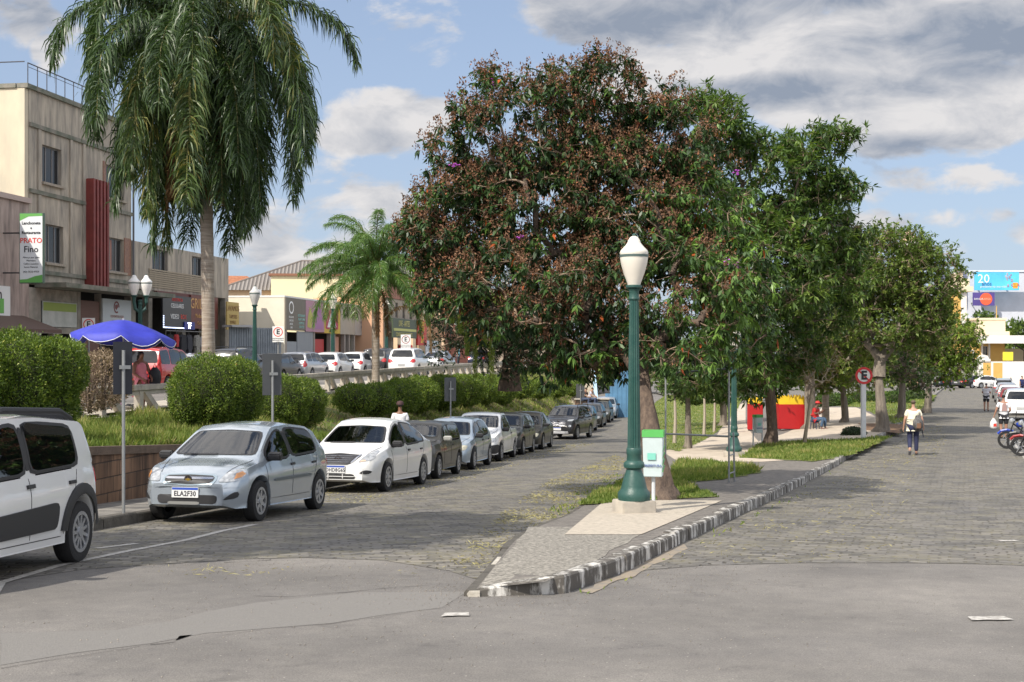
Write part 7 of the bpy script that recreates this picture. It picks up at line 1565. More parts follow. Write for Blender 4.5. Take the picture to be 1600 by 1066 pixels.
hedge('dry grey brown leafless bush left of the parasol sign pole', [lobe(160, 548, 640, 27.5, 66, .6), lobe(180, 560, 630, 28, 50, .5), lobe(140, 570, 645, 27, 40, .5)], 1000, .055, 7, leafmat('dry_twigs', [(0, (.13, .09, .06)), (1, (.42, .33, .24))], .9, .1, .1), True, 'dry_bush')
hedge('yellow tipped small bush between the darkest bush and the dry bush', [lobe(112, 533, 610, 25, 46, .5)], 2200, .045, 8, OLV)
hedge('small dark shrub at the foot of the round parking sign', [lobe(1334, 668, 688, 50.5, 36, .5)], 1500, .06, 9, DKG, name='shrub', group='shrubs in the park')
hedge('green shrub deep in the park behind the saplings', [lobe(1085, 600, 632, 70, 50, 1), lobe(1115, 598, 630, 74, 40, 1)], 600, .09, 10, GRN, name='shrub', group='shrubs in the park')
hedge('row of low green shrubs along the street end behind the park trees', [lobe(1300, 615, 640, 92, 60, 1), lobe(1350, 612, 638, 96, 60, 1), lobe(1398, 612, 640, 90, 44, 1), lobe(1430, 610, 636, 98, 50, 1)], 300, .13, 12, GRN, name='shrub', group='shrubs in the park')
# tree outside the left edge whose shade falls across the street in front of the silver blue car
b = (-9.6, 8.4, .2)
tree('street_tree', 'leafy tree just outside the left edge shading the street by the nearest car', b, [(b, .3), ((-9.5, 8.6, 2), .22), ((-9.2, 9, 4.8), .18)], [((-7.6, 10.4, 7.8), (1.7, 2.4, 1.4), 1), ((-9.3, 9.0, 7.6), (1.5, 1.6, 1.2), 1), ((-10.8, 7.8, 7.4), (1.6, 1.5, 1.2), 1)], 400, 91, (.17, .08), GRN, seed=31, spread=.4)
# far-off greenery closing the view
def far_wood():
    r = np.random.default_rng(12); P = []
    for (x0, x1, Y, h, z) in ((PX(880, 150), PX(1400, 150), 150, 5, -2.7), (PX(1522, 225), PX(1740, 225), 225, 12.6, -2.8), (PX(380, 230), PX(1200, 230), 230, 4.5, -3.4), (PX(1290, 260), PX(1540, 260), 275, 8.0, -2.8)):
        n = int((x1 - x0) * h * 28); x = r.uniform(x0, x1, n); top = h * (.72 + .28 * np.sin(x * .31 + Y) * np.sin(x * .13 + 1) + .08 * np.sin(x * 1.3)); z_ = z + top * r.random(n) ** .7; P.append(np.stack([x, Y + r.uniform(-3, 3, n) - 2 * (1 - z_ / h), z_], 1))
    P = np.concatenate(P); n = len(P); D = r.normal(0, 1, (n, 3)); D[:, 2] += .5; V, Q = leaves(P, D, r.normal(0, 1, (n, 3)), r.uniform(.5, 1.1, n), r.uniform(.3, .6, n))
    o = link('far_wood', rawmesh('far_wood', V, Q, np.clip(.4 + .25 * np.sin(P[:, 0] * .9) + r.normal(0, .15, n), 0, 1)), OLV); tag(o, 'distant mass of trees closing the view behind the park and the station', 'wood', kind='stuff')
far_wood()
# ---------------------------------------------------------------- street lamps
LGRN = mat('dark_green_enamel', (.012, .062, .052), .45, spec=.5, vscale=7, color2=(.03, .085, .07), bump=.15, bscale=30); GLOBE = mat('milky_glass', (.74, .69, .60), .35, var=.06, vscale=3); LDK = mat('darkened_green_enamel', (.01, .03, .025), .45)
def lamp(label, x, y, z, s=1.0, heads=1, group='green cast iron street lamps', ped=True, gm=None):
    t = empty('street_lamp', label, 'street lamp', (x, y, z), .3, group); p0 = .17 * s if ped else 0
    if ped: MB().b2(-.25, .25, -.22, .22, -.05, .17).build('pedestal', CONC, t, bevel=.012)
    zz = lambda py: p0 + (787 - py) / 112 * s
    m = MB(); m.lathe([(r * s, zz(y_)) for r, y_ in ((.225, 787), (.232, 782), (.228, 775), (.19, 770), (.178, 765), (.15, 752), (.118, 742), (.108, 738), (.145, 735), (.15, 731), (.14, 727), (.105, 724), (.10, 716), (.108, 714), (.108, 706), (.10, 704))], 28); b = m.build('base', LGRN, t, 40)
    st = MB(); n = 32; vs = []; fs = []; lv = [(704, .098), (700, .094), (600, .083), (475, .067), (470, .067)]
    for (py, r) in lv:
        for k in range(n): a = 2 * math.pi * k / n; q = r * (1 if k % 2 else .86); vs.append((q * s * math.cos(a), q * s * math.sin(a), zz(py)))
    for i in range(len(lv) - 1):
        for k in range(n): fs.append((i * n + k, i * n + (k + 1) % n, (i + 1) * n + (k + 1) % n, (i + 1) * n + k))
    st.add(vs, fs); st.build('shaft', LGRN, t)
    hp = [(0, 0)] if heads == 1 else [(-.2 * s, 0), (.2 * s, 0)]; dz = 0 if heads == 1 else .12 * s
    c = MB(); c.lathe([(.066 * s, zz(470)), (.08 * s, zz(467)), (.07 * s, zz(463)), (.07 * s, zz(455)), (.09 * s, zz(452)), (.06 * s, zz(450))], 20); c.build('collar', LGRN, t, 40)
    for hx, _ in hp:
        Z = lambda py: zz(py) + dz
        if heads > 1: a = MB(); a.tube([(0, 0, zz(500)), (hx * .8, 0, zz(485)), (hx, 0, zz(460)), (hx, 0, Z(448))], [.05 * s, .06 * s, .055 * s, .06 * s], 8); a.build('arm', LGRN, t)
        cp = MB(); cp.lathe([(.07 * s, Z(456)), (.075 * s, Z(452)), (.115 * s, Z(449)), (.115 * s, Z(446)), (.09 * s, Z(445))], 20, (hx, 0, 0)); cp.build('lamp_cup', LGRN, t, 40)
        g = MB(); g.lathe([(.088 * s, Z(446)), (.10 * s, Z(441)), (.15 * s, Z(426)), (.185 * s, Z(412)), (.20 * s, Z(401)), (.198 * s, Z(396)), (.205 * s, Z(394)), (.19 * s, Z(390)), (.13 * s, Z(383)), (.095 * s, Z(378)), (.085 * s, Z(374)), (.055 * s, Z(369)), (.02 * s, Z(367))], 28, (hx, 0, 0)); go = g.build('globe', gm or GLOBE, t, 50)
        r_ = MB(); r_.lathe([(.199 * s, Z(401)), (.204 * s, Z(401)), (.206 * s, Z(397)), (.2 * s, Z(397))], 28, (hx, 0, 0)); r_.build('band', mat('grey_green_band', (.08, .12, .11), .5), go, 50)
        f = MB(); f.lathe([(.02 * s, Z(367.5)), (.03 * s, Z(366)), (.008 * s, Z(363))], 8, (hx, 0, 0)); f.build('finial', LGRN, go)
    return t
x, y, z = G(993, 803, .15); lamp('tall dark green fluted lamp with cream urn, nearest, at the median tip', x, y + .22, z)
x, y, z = G(1147, 714, .15); lamp('second green fluted lamp on the median, its top hidden in the tree leaves', x, y, z, 1.0)
lamp('green lamp with two white urns before the weathered block', PX(219, 54), 54, U(54), 1.22, 2, ped=False, gm=mat('white_glass', (.8, .78, .75), .3))
lamp('darker green lamp with grey urn right of the tall palm', PX(398, 57), 57, U(57), 1.17, ped=False, gm=mat('greyed_glass', (.5, .5, .48), .3))
lamp('green lamp before the yellow and magenta fascia', PX(520, 76), 76, U(76), 1.3, ped=False); lamp('green lamp close behind the small palm trunk', PX(604, 86), 86, U(86), 1.3, ped=False)
lamp('green lamp post beside the red fascia, its urn hidden by leaves', PX(664, 104), 104, U(104), 1.4, ped=False)

# ---------------------------------------------------------------- signs
PLATEBK = mat('grey_sign_back', (.10, .105, .11), .5, .3, var=.15, vscale=4); GALV = mat('galvanised_post', (.33, .34, .34), .5, .5, var=.2, vscale=3); SIGNW = mat('sign_white', (.74, .74, .72), .45); SIGNR = mat('sign_red', (.6, .02, .025), .4)
def circ(r0, r1, n=32):
    return [((r0 * math.cos(2 * math.pi * k / n), r0 * math.sin(2 * math.pi * k / n)), (r0 * math.cos(2 * math.pi * (k + 1) / n), r0 * math.sin(2 * math.pi * (k + 1) / n)), (r1 * math.cos(2 * math.pi * (k + 1) / n), r1 * math.sin(2 * math.pi * (k + 1) / n)), (r1 * math.cos(2 * math.pi * k / n), r1 * math.sin(2 * math.pi * k / n))) for k in range(n)]
def back_sign(label, x, y, zg, ztop, h, w, rz):
    t = empty('parking_sign', label, 'sign', (x, y, zg), rz, 'sign plates seen from the back along the left pavement'); H_ = ztop - zg
    MB().tube([(0, 0, -.05), (0, 0, H_ - .12)], .024, 8).build('post', GALV, t); MB().b2(-w / 2, w / 2, .03, .036, H_ - h, H_).build('plate', PLATEBK, t)
    MB().b2(-w / 2 + .01, w / 2 - .01, .037, .039, H_ - h + .01, H_ - .01).build('face', SIGNW, t)
    m = MB(); m.b2(-.05, .09, -.03, .029, H_ - h * .52, H_ - h * .45); m.build('clamp', GALV, t)
PLATEBK0 = PLATEBK; PLATEBK = mat('near_black_sign_back', (.018, .02, .028), .5)
x, y, z = G(193, 803, .15); back_sign('tallest dark sign plate seen from behind, nearest, before the parasol', x, y, z, PZ(534, y), .74, .27, rad(35)); PLATEBK = PLATEBK0
y = 23.2; x = PX(426, y); back_sign('grey sign plate seen from behind above the silver blue hatchback', x, y, LZ(y) + .15, PZ(553, y), .75, .36, rad(30))
y = 40; x = PX(704, y); back_sign('small grey sign plate seen from behind before the long hedge', x, y, LZ(y) + .15, PZ(590, y), .74, .38, rad(20))
y = 74; x = PX(907, y); back_sign('farthest sign plate seen from behind above the black suv', x, y, LZ(y) + .15, PZ(600, y), .8, .5, rad(5))
def park_sign(label, px, Y, top, w, h, zg, ring_h, txt='E', extra=0.0, slash=False, col=REDL):
    t = empty('parking_sign', label, 'sign', (PX(px, Y), Y, zg), 0, 'white parking signs on the upper pavement'); H_ = PZ(top, Y) - zg
    MB().tube([(0, .03, 0), (0, .03, H_ - .05)], .03, 8).build('post', GALV, t); MB().b2(-w / 2, w / 2, -.005, 0, H_ - h, H_).build('plate', SIGNW, t)
    r = w * .42; cz = H_ - w * .5; m = MB()
    for q in circ(r, r * .82): m.prism(list(q), 0, .004, f=lambda a, b, hh: (a, -.006 - hh, cz + b))
    m.build('red_ring', col, t); text('lettering', txt, w * .62, BLK, t, (0, -.008, cz), (rad(90), 0, 0), bold=.008)
    if extra:
        for i in range(4): text('small_print', ('ESTACIONAMENTO', 'REGULAMENTADO', '1 HORA', 'DAS 8 AS 18H')[i], w * .12, BLK, t, (0, -.008, cz - w * .58 - i * w * .16), (rad(90), 0, 0))
park_sign('square white parking sign with red ring left of the parasol', 138.5, 52, 497, .52, .54, U(52), 0)
park_sign('white parking sign with small print below its ring, right of the dark lamp', 434.5, 50, 510, .44, .62, U(50), 0, extra=1)
park_sign('small white parking sign above the cars right of the small palm', 634, 78, 523, .6, 1.1, U(78), 0, extra=1, col=mat('faded_ring', (.3, .1, .1), .5))
def round_sign():
    x, y, z = G(1349, 687, .15); t = empty('no_parking_sign', 'round red ringed sign with struck out E on a thick white post', 'sign', (x, y, z), rad(-4)); k = F / y; H_ = PZ(598, y) - z
    m = MB(); m.b2(-.085, .085, -.085, .085, -.05, H_ + .05); m.build('post', mat('whitewashed_post', (.74, .74, .76), .7, var=.1, vscale=5), t, bevel=.02)
    cz = PZ(587, y) - z; m = MB(); m.prism([(.30 * math.cos(a), .30 * math.sin(a)) for a in np.linspace(0, 2 * math.pi, 33)[:-1]], 0, .01, f=lambda a, b, h: (a, -.10 - h, cz + b)); m.build('plate', SIGNW, t)
    m = MB()
    for q in circ(.31, .225): m.prism(list(q), 0, .005, f=lambda a, b, h: (a, -.112 - h, cz + b))
    c, s = math.cos(rad(-45)), math.sin(rad(-45)); m.prism([(a * c - b * s, a * s + b * c) for a, b in ((-.24, -.03), (.24, -.03), (.24, .03), (-.24, .03))], 0, .004, f=lambda a, b, h: (a, -.118 - h, cz + b)); m.build('red_ring', SIGNR, t)
    text('lettering', 'E', .42, BLK, t, (0, -.123, cz), (rad(90), 0, 0), bold=.02)
round_sign()

# ---------------------------------------------------------------- litter bins, pipe frame, boxes
BINW = mat('pale_bin_panel', (.55, .64, .64), .5, var=.12, vscale=6); BING = mat('green_bin_edge', (.10, .42, .10), .45); POSTW = mat('white_bin_post', (.62, .64, .66), .6, var=.15)
def bin_(label, px, py, Y=None, s=1.0, rz=0, posts=(0,), zt=None):
    x, y, z = G(px, py, .15); t = empty('litter_bin', label, 'litter bin', (x, y, z), rz, 'pale litter bins with green rims')
    for a in posts: MB().tube([(a, .0, -.05), (a, 0, 1.0 * s)], .028, 8).build('post', POSTW, t)
    z0, z1, w, d = .44 * s, 1.02 * s, .15 * s, .12 * s
    m = MB(); m.box((0, -.0, (z0 + z1) / 2), (w * 1.75, d * 1.7, z1 - z0), taper=1.12); m.build('bin_body', BINW, t, bevel=.008)
    m = MB(); 
    for a, b, c, e in ((-w * 1.03, w * 1.03, -d - .0, -d + .03), (-w * 1.03, w * 1.03, d - .03, d), (-w * 1.03, -w * 1.03 + .03, -d + .031, d - .031), (w * 1.03 - .03, w * 1.03, -d + .031, d - .031)): m.b2(a, b, c - .005, e + .005, z1 - .01, z1 + .09)
    m.build('green_rim', BING, t)
    m = MB()
    for i in range(4): m.tube([(w * .94, -d * .8, z0 + .08 + i * .1), (w * 1.0, d * .8, z0 + .16 + i * .1)], .008, 4)
    m.build('side_grille', BING, t); f = MB(); f.b2(-w * .5, w * .3, -d * .97 - .012, -d * .97 - .003, z0 + .26, z0 + .36); f.build('green_emblem', mat('pale_green_emblem', (.2, .55, .45), .5), t)
    text('lettering', 'PREFEITURA', .05, mat('blue_print', (.05, .1, .35), .5), t, (0, -d * .97 - .005, z0 + .17), (rad(90), 0, 0))
    return t
bin_('pale litter bin with green rim just right of the near lamp', 1021, 792, s=1.05, rz=rad(-12), posts=(-.0,))
def bin2(): bin_('white litter bin between two white posts before the red boxes', 1184, 695, s=.98, rz=rad(25), posts=(-.2, .19))
bin2()
def pipe_frame():
    a = Vector(G(1139, 754, .15)); b = Vector(G(1040, 742, .15)); t = empty('pipe_frame', 'grey metal pipe frame with a low rail standing beside the second lamp', 'metal frame', a, 0); o = lambda v: v - a
    k = F / a.y; h = 1.02; top = 2.35; m = MB()
    m.tube([(0, 0, -.05), (0, 0, top)], .02, 8); m.tube([(.16, .25, -.05), (.13, .22, h)], .02, 8); m.build('post', GALV, t)
    m = MB(); m.tube([(0, 0, .18), (.15, .24, .2)], .014, 6); m.tube([(0, 0, .55), (.15, .24, .57)], .014, 6); m.build('rung', GALV, t)
    q = b - a; m = MB(); m.tube([(q.x, q.y, q.z + .95), (0, 0, h * .93)], .022, 8); m.build('low_rail', GALV, t); m = MB(); m.tube([(q.x * 1.0, q.y, q.z - .05), (q.x, q.y, top + q.z)], .02, 8); m.build('far_post', GALV, t)
    m = MB(); m.tube([(q.x * 1.0, q.y, top + q.z), (.1, .1, top)], .022, 8); m.build('top_rail', TRIM, t)
pipe_frame()
REDB = mat('bright_red_panel', (.42, .010, .013), .45, var=.12, vscale=2); YELB = mat('bright_yellow_panel', (.78, .52, .02), .45, var=.1, vscale=2)
def fries_box(label, px0, px1, pyb, pyt, pyr, rz, seed):
    x, y, z = G((px0 + px1) / 2, pyb, .15); k = F / y; w = (px1 - px0) / k; h = (pyb - pyt) / k; hr = (pyb - pyr) / k
    t = empty('planter_box', label, 'box', (x, y, z), rz, 'red boxes with yellow jagged tops'); r = random.Random(seed); m = MB(); m.b2(-w / 2, w / 2, 0, .9, .04, hr); m.build('red_body', REDB, t, bevel=.02)
    n = 9; m = MB()
    for yy in (.03, .82):
        pts = [(-w / 2 + .02, hr - .05)] + [(-w / 2 + .02 + (w - .04) * i / (n * 2), h if i % 2 else h - r.uniform(.08, .2)) for i in range(n * 2 + 1)] + [(w / 2 - .02, hr - .05)]; m.prism(pts, yy, yy + .05, f=lambda a, b, hh: (a, hh, b))
    m.build('yellow_top', YELB, t); m = MB()
    for a in (-w / 2 + .08, w / 2 - .08): m.b2(a - .04, a + .04, .1, .8, 0, .039)
    m.build('foot', TRIM, t)
fries_box('narrow sunlit red box with yellow top left of the dark tree trunk', 1168, 1192, 673, 619, 631, rad(-10), 1); fries_box('wide red box with yellow jagged top beside the seated man', 1217, 1258, 672, 617, 632, 0, 2)

# ---------------------------------------------------------------- parasol
def parasol():
    Y = 32.2; c = (PX(193, Y), Y, U(Y) + .1); t = empty('parasol', 'blue parasol with white piping and drooping scalloped edge over the upper pavement', 'parasol', c, .25); k = F / Y; zt = PZ(500, Y) - c[2]; r = 1.26; n = 8; V = []; Fc = []
    blue = mat('royal_blue_fabric', (.035, .045, .42), .6, var=.2, vscale=5); m = MB(); rings = 8; seg = 6; N = n * seg
    for i in range(rings + 1):
        q = i / rings
        for j in range(N):
            a = 2 * math.pi * j / N; ph = (j % seg) / seg; sag = math.sin(math.pi * ph) * .05 * q * q; rr = r * q * (1 - .05 * math.sin(math.pi * ph) * q); z = zt - .42 * q ** 1.5 - sag - .09 * math.cos(a - .5) * q - (.03 * math.sin(a * 5 + 1) * q); V.append((rr * math.cos(a), rr * math.sin(a), z))
    for i in range(rings):
        for j in range(N): Fc.append((i * N + j, i * N + (j + 1) % N, (i + 1) * N + (j + 1) % N, (i + 1) * N + j))
    b = len(V)
    for j in range(N): v = V[rings * N + j]; ph = (j % seg) / seg; V.append((v[0] * 1.015, v[1] * 1.015, v[2] - .05 - .13 * math.sin(math.pi * ph) ** .6))
    for j in range(N): Fc.append((rings * N + j, rings * N + (j + 1) % N, b + (j + 1) % N, b + j))
    m.add(V, Fc); co = m.build('canopy', blue, t, 60); p = MB()
    p.tube([V[b + j] for j in range(N)] + [V[b]], .008, 4, caps=False); p.build('white_piping', SIGNW, co)
    
    for j in range(n): e = V[rings * N + j * seg]; MB().tube([(0, 0, zt - .1), (e[0] * .98, e[1] * .98, e[2] - .01)], .008, 4).build('rib', GALV, t); MB().tube([(0, 0, 0), (0, 0, zt + .05)], .022, 8).build('pole', SIGNW, t); MB().lathe([(.22, 0), (.22, .06), (.05, .1)], 16).build('foot', CONC, t)
parasol()

# ---------------------------------------------------------------- people
def skin_mesh(chains, radii, pts, sub=2):
    """chains: lists of joint names; one skin surface rooted at the first joint"""
    names = []; edges = set()
    for ch in chains:
        for n in ch:
            if n not in names: names.append(n)
        for a, b in zip(ch, ch[1:]): edges.add((names.index(a), names.index(b)))
    me = bpy.data.meshes.new('s'); me.from_pydata([tuple(pts[n]) for n in names], list(edges), []); o = bpy.data.objects.new('s', me); C.objects.link(o)
    sk = o.modifiers.new('k', 'SKIN'); sk.use_smooth_shade = True; sk.branch_smoothing = .4
    for i, n in enumerate(names):
        q = radii[n]; me.skin_vertices[0].data[i].radius = q if isinstance(q, tuple) else (q, q)
    me.skin_vertices[0].data[0].use_root = True
    su = o.modifiers.new('u', 'SUBSURF'); su.levels = sub; su.render_levels = sub
    dg = bpy.context.evaluated_depsgraph_get(); out = bpy.data.meshes.new_from_object(o.evaluated_get(dg)); bpy.data.objects.remove(o); out.materials.clear(); return out
BASE = dict(pelvis=(0, 0, .95), waist=(0, .0, 1.08), chest=(0, .0, 1.28), upper=(0, 0, 1.40), neck=(0, -.0, 1.49), jaw=(0, -.015, 1.56), head=(0, -.01, 1.64), crown=(0, .005, 1.70), nose=(0, -.105, 1.615),
            shL=(.17, 0, 1.39), elL=(.23, .02, 1.12), wrL=(.25, -.04, .88), shR=(-.17, 0, 1.39), elR=(-.23, .02, 1.12), wrR=(-.25, -.04, .88), hipL=(.09, 0, .90), knL=(.10, -.01, .50), anL=(.10, .02, .08), toL=(.11, -.13, .035), hipR=(-.09, 0, .90), knR=(-.10, -.01, .50), anR=(-.10, .02, .08), toR=(-.11, -.13, .035))
RAD = dict(pelvis=(.14, .105), waist=(.125, .10), chest=(.15, .11), upper=(.12, .09), neck=.055, jaw=(.062, .07), head=(.076, .092), crown=(.05, .06), nose=.016, shL=.062, elL=.043, wrL=.028, shR=.062, elR=.043, wrR=.028, hipL=.095, knL=.062, anL=.042, toL=.038, hipR=.095, knR=.062, anR=.042, toR=.038)
def person(label, loc, rz, pose=None, fat=1.0, skin=(.36, .2, .13), shirt=(.6, .6, .6), pants=(.05, .05, .08), short=False, hair=(.02, .015, .012), sleeves=True, hairlen=0, cap=None, dress=None, shoes=(.03, .03, .03), shirt_hem=.88, h=1.0, group=None):
    p = dict(BASE); p.update(pose or {}); p = {k: Vector(v) * h for k, v in p.items()}
    if pose and 'head' in pose and 'crown' not in pose: p['crown'] = p['head'] + Vector((0, .015, .06))
    t = empty('person', label, 'person', loc, rz, group); R = {k: (tuple(a * h * (fat if k in ('pelvis', 'waist', 'chest') else 1) for a in v) if isinstance(v, tuple) else v * h) for k, v in RAD.items()}
    for sd in 'LR':                                   # palm, four curled fingers of unequal length and a thumb
        w = p['wr' + sd]; e = p['el' + sd]; d = (w - e).normalized(); sx_ = 1 if sd == 'L' else -1; s_ = Vector((0, -1, 0)) if abs(d.y) < .8 else Vector((0, 0, 1)); s_ = (s_ - d * s_.dot(d)).normalized(); inn = d.cross(s_) * sx_
        p['pa' + sd] = w + d * .05 * h; R['pa' + sd] = (.024 * h, .03 * h)
        for i, L in enumerate((.062, .070, .066, .052)): b = p['pa' + sd] + d * .035 + s_ * (.027 - i * .018); p[f'k{sd}{i}'] = b; p[f'm{sd}{i}'] = b + d * L * .55 + inn * .01; p[f'f{sd}{i}'] = b + d * L * .85 + inn * .035; R[f'k{sd}{i}'] = .0095; R[f'm{sd}{i}'] = .0088; R[f'f{sd}{i}'] = .007
        p['t1' + sd] = w + d * .03 + s_ * .03; p['t2' + sd] = w + d * .07 + s_ * .05 + inn * .015; R['t1' + sd] = .011; R['t2' + sd] = .008
    ch = [['pelvis', 'waist', 'chest', 'upper', 'neck', 'jaw', 'head', 'crown'], ['head', 'nose']]
    for sd in 'LR':
        ch += [['upper', 'sh' + sd, 'el' + sd, 'wr' + sd, 'pa' + sd], ['pelvis', 'hip' + sd, 'kn' + sd, 'an' + sd, 'to' + sd], ['wr' + sd, 't1' + sd, 't2' + sd]] + [['pa' + sd, f'k{sd}{i}', f'm{sd}{i}', f'f{sd}{i}'] for i in range(4)]
    sm = mat('skin', skin, .55); link('body', skin_mesh(ch, R, p), sm, t)
    g = lambda n, k, add=.0: (tuple(a * k + add for a in R[n]) if isinstance(R[n], tuple) else R[n] * k + add)
    hem = p['pelvis'] + Vector((0, 0, .0)); q = dict(p); lo = p['pelvis'].lerp((p['hipL'] + p['hipR']) / 2, .6); q['hem'] = lo; Rs = {n: g(n, 1.12, .012) for n in ('pelvis', 'waist', 'chest', 'upper')}; Rs['hem'] = g('pelvis', 1.10, .008)
    q['col'] = p['upper'].lerp(p['neck'], .45); Rs['col'] = .07 * h; chs = [['pelvis', 'waist', 'chest', 'upper', 'col'], ['pelvis', 'hem']]
    for sd in 'LR':
        q['sl' + sd] = p['sh' + sd].lerp(p['el' + sd], .72); Rs['sh' + sd] = .078 * h; Rs['sl' + sd] = .066 * h
        if sleeves: chs.append(['upper', 'sh' + sd, 'sl' + sd])
    link('shirt', skin_mesh(chs, Rs, q), mat('shirt_cloth', shirt, .85, var=.12, vscale=9), t)
    Rp = {'pelvis': g('pelvis', 1.05, .004)}; chp = []
    for sd in 'LR':
        e = 'kn' + sd; q['ed' + sd] = p['hip' + sd].lerp(p[e], .9) if short else p['kn' + sd].lerp(p['an' + sd], .93); Rp['hip' + sd] = .112 * h; Rp['kn' + sd] = .078 * h; Rp['ed' + sd] = (.09 if short else .064) * h
        chp.append(['pelvis', 'hip' + sd] + ([] if short else ['kn' + sd]) + ['ed' + sd])
    if dress is None: link('trousers' if not short else 'shorts', skin_mesh(chp, Rp, q), mat('trouser_cloth', pants, .85, var=.15, vscale=8), t)
    else:
        m = MB(); c = p['pelvis']; m.lathe([(.20, -.42), (.19, -.2), (.16, 0), (.15, .1)], 18, c); m.build('skirt', mat('floral_skirt', dress, .8, color2=(.75, .3, .33), vscale=16), t, 60)
    for sd in 'LR':
        m = skin_mesh([['an', 'to', 'tip']], {'an': .05 * h, 'to': (.048 * h, .034 * h), 'tip': (.035 * h, .026 * h)}, {'an': p['an' + sd] - Vector((0, 0, .02)), 'to': p['to' + sd], 'tip': p['to' + sd].lerp(p['an' + sd], -.35)}); link('shoe', m, mat('shoe', shoes, .6), t)
    hd_ = p['head']; bk = Vector((0, .022, .02)); m = skin_mesh([['a', 'b', 'c']], {'a': (.082 * h, .088 * h), 'b': (.084 * h, .10 * h), 'c': (.05 * h, .06 * h)}, {'a': hd_ + Vector((0, .045, -.035)) * h, 'b': hd_ + Vector((0, .026, .032)) * h, 'c': hd_ + Vector((0, .02, .085)) * h}); link('hair', m, mat('hair', hair, .8), t)
    if hairlen: m = skin_mesh([['a', 'b', 'c']], {'a': .085 * h, 'b': (.09 * h, .05), 'c': .05}, {'a': hd_ + Vector((0, .05, 0)), 'b': hd_ + Vector((0, .09, -.16)), 'c': hd_ + Vector((0, .10, -hairlen))}); link('long_hair', m, mat('hair', hair, .8), t)
    if cap: m = MB(); m.lathe([(.105, -.0), (.10, .05), (.075, .09), (.02, .105)], 16, hd_ + Vector((0, .01, .03)) * h); m.prism([(-.07, -.09), (.07, -.09), (.05, -.2), (-.05, -.2)], .03, .04, f=lambda a, b, hh: (hd_.x + a, hd_.y + b, hd_.z + hh)); m.build('cap', mat('cap_cloth', cap, .7), t, 50)
    e_ = MB()
    for sx_ in (-.03, .03): e_.lathe([(.002, -.009), (.009, 0), (.002, .009)], 8, (hd_.x + sx_ * h, hd_.y - .078 * h, hd_.z + .005))
    e_.build('eyes', BLK, t)
    return t
# woman walking away with a backpack on one shoulder
x, y, z = G(1427, 712); t = person('person walking away in a cream top and navy trousers with a grey backpack', (x, y, H(x, y) + .006), rad(180) - .3,
    dict(anL=(.10, .20, .20), knL=(.11, -.02, .50), toL=(.11, .13, .06), anR=(-.09, -.10, .08), knR=(-.09, -.09, .50), toR=(-.10, -.26, .035), wrL=(.29, -.05, .86), elL=(.25, .02, 1.12), wrR=(-.30, -.05, .90), elR=(-.26, .03, 1.13)), 1.28, skin=(.42, .24, .17), shirt=(.76, .71, .56), pants=(.025, .03, .075), hair=(.10, .07, .05), shoes=(.12, .12, .13))
bp_ = empty('backpack', 'grey and brown backpack slung over the shoulder of the walking person', 'backpack', t.matrix_basis @ Vector((-.14, .20, 1.0))); bp_.rotation_euler = (0, 0, rad(180) - .3)
m = MB(); m.tube([(0, 0, -.20), (0, .05, -.08), (0, .06, .08), (0, .0, .24)], [.10, .155, .15, .08], 12); m.build('bag', mat('grey_patterned_fabric', (.16, .155, .15), .8, color2=(.05, .045, .045), vscale=14), bp_, 60)
m = MB(); m.tube([(-.05, -.05, .22), (-.06, -.17, .38), (-.05, -.26, .36), (.0, -.33, .15)], .018, 6); m.build('strap', BLK, bp_); m = MB(); m.tube([(-.12, .03, -.18), (-.16, .03, -.42)], .02, 5); m.build('loose_strap', BLK, bp_)
m = MB(); m.b2(-.09, .05, .17, .205, -.14, .04); m.build('front_pocket', mat('brown_pocket', (.16, .08, .045), .7), bp_, bevel=.015)
# man with a white bag
x, y, z = G(1568, 686); t = person('person in a white printed t-shirt and black shorts carrying a white plastic bag', (x, y, H(x, y) + .006), rad(170),
    dict(wrR=(-.20, -.12, 1.02), elR=(-.25, .04, 1.12), wrL=(.34, -.02, .90), elL=(.27, .02, 1.14), anL=(.07, .08, .09), anR=(-.09, -.06, .08), toR=(-.10, -.21, .035)), 1.05, shirt=(.72, .72, .74), pants=(.02, .02, .025), short=True, skin=(.34, .18, .12))
m = MB(); m.prism([(-.10, -.13), (.10, -.13), (.06, .16), (-.07, .16)], .148, .154, f=lambda a, b, hh: (a, hh, 1.22 + b)); m.build('back_print', mat('brown_print', (.35, .22, .2), .8), t)
bg_ = empty('carrier_bag', 'white plastic carrier bag with red print hanging from the hand', 'bag', t.matrix_basis @ Vector((.36, -.05, .40))); m = MB(); m.tube([(0, 0, .0), (0, 0, .06), (0, .0, .25), (0, 0, .40)], [.10, .15, .13, .03], 12); m.build('bag', mat('white_plastic', (.75, .74, .74), .4), bg_, 50)
m = MB(); m.b2(-.06, .06, -.155, -.14, .08, .2); m.build('red_print', REDL, bg_); MB().tube([(-.03, 0, .38), (0, 0, .5), (.03, 0, .38)], .008, 5).build('handle', SIGNW, bg_)
x, y, z = G(1541, 643); person('person farther off in a white shirt and black shorts standing beside the parked cars', (x, y, H(x, y) + .006), rad(150), dict(wrR=(-.15, -.28, 1.15), elR=(-.24, -.04, 1.12), wrL=(.12, -.28, 1.15), elL=(.24, -.04, 1.12)), 1.1, shirt=(.72, .7, .76), pants=(.02, .02, .03), short=True, skin=(.42, .22, .15), hair=(.03, .03, .06))
y = 118; x = PX(1597, y); person('person in dark blue at the right edge before the white yard wall', (x, y, H(x, y) + .006), rad(20), None, 1.1, shirt=(.02, .03, .12), pants=(.02, .02, .05))
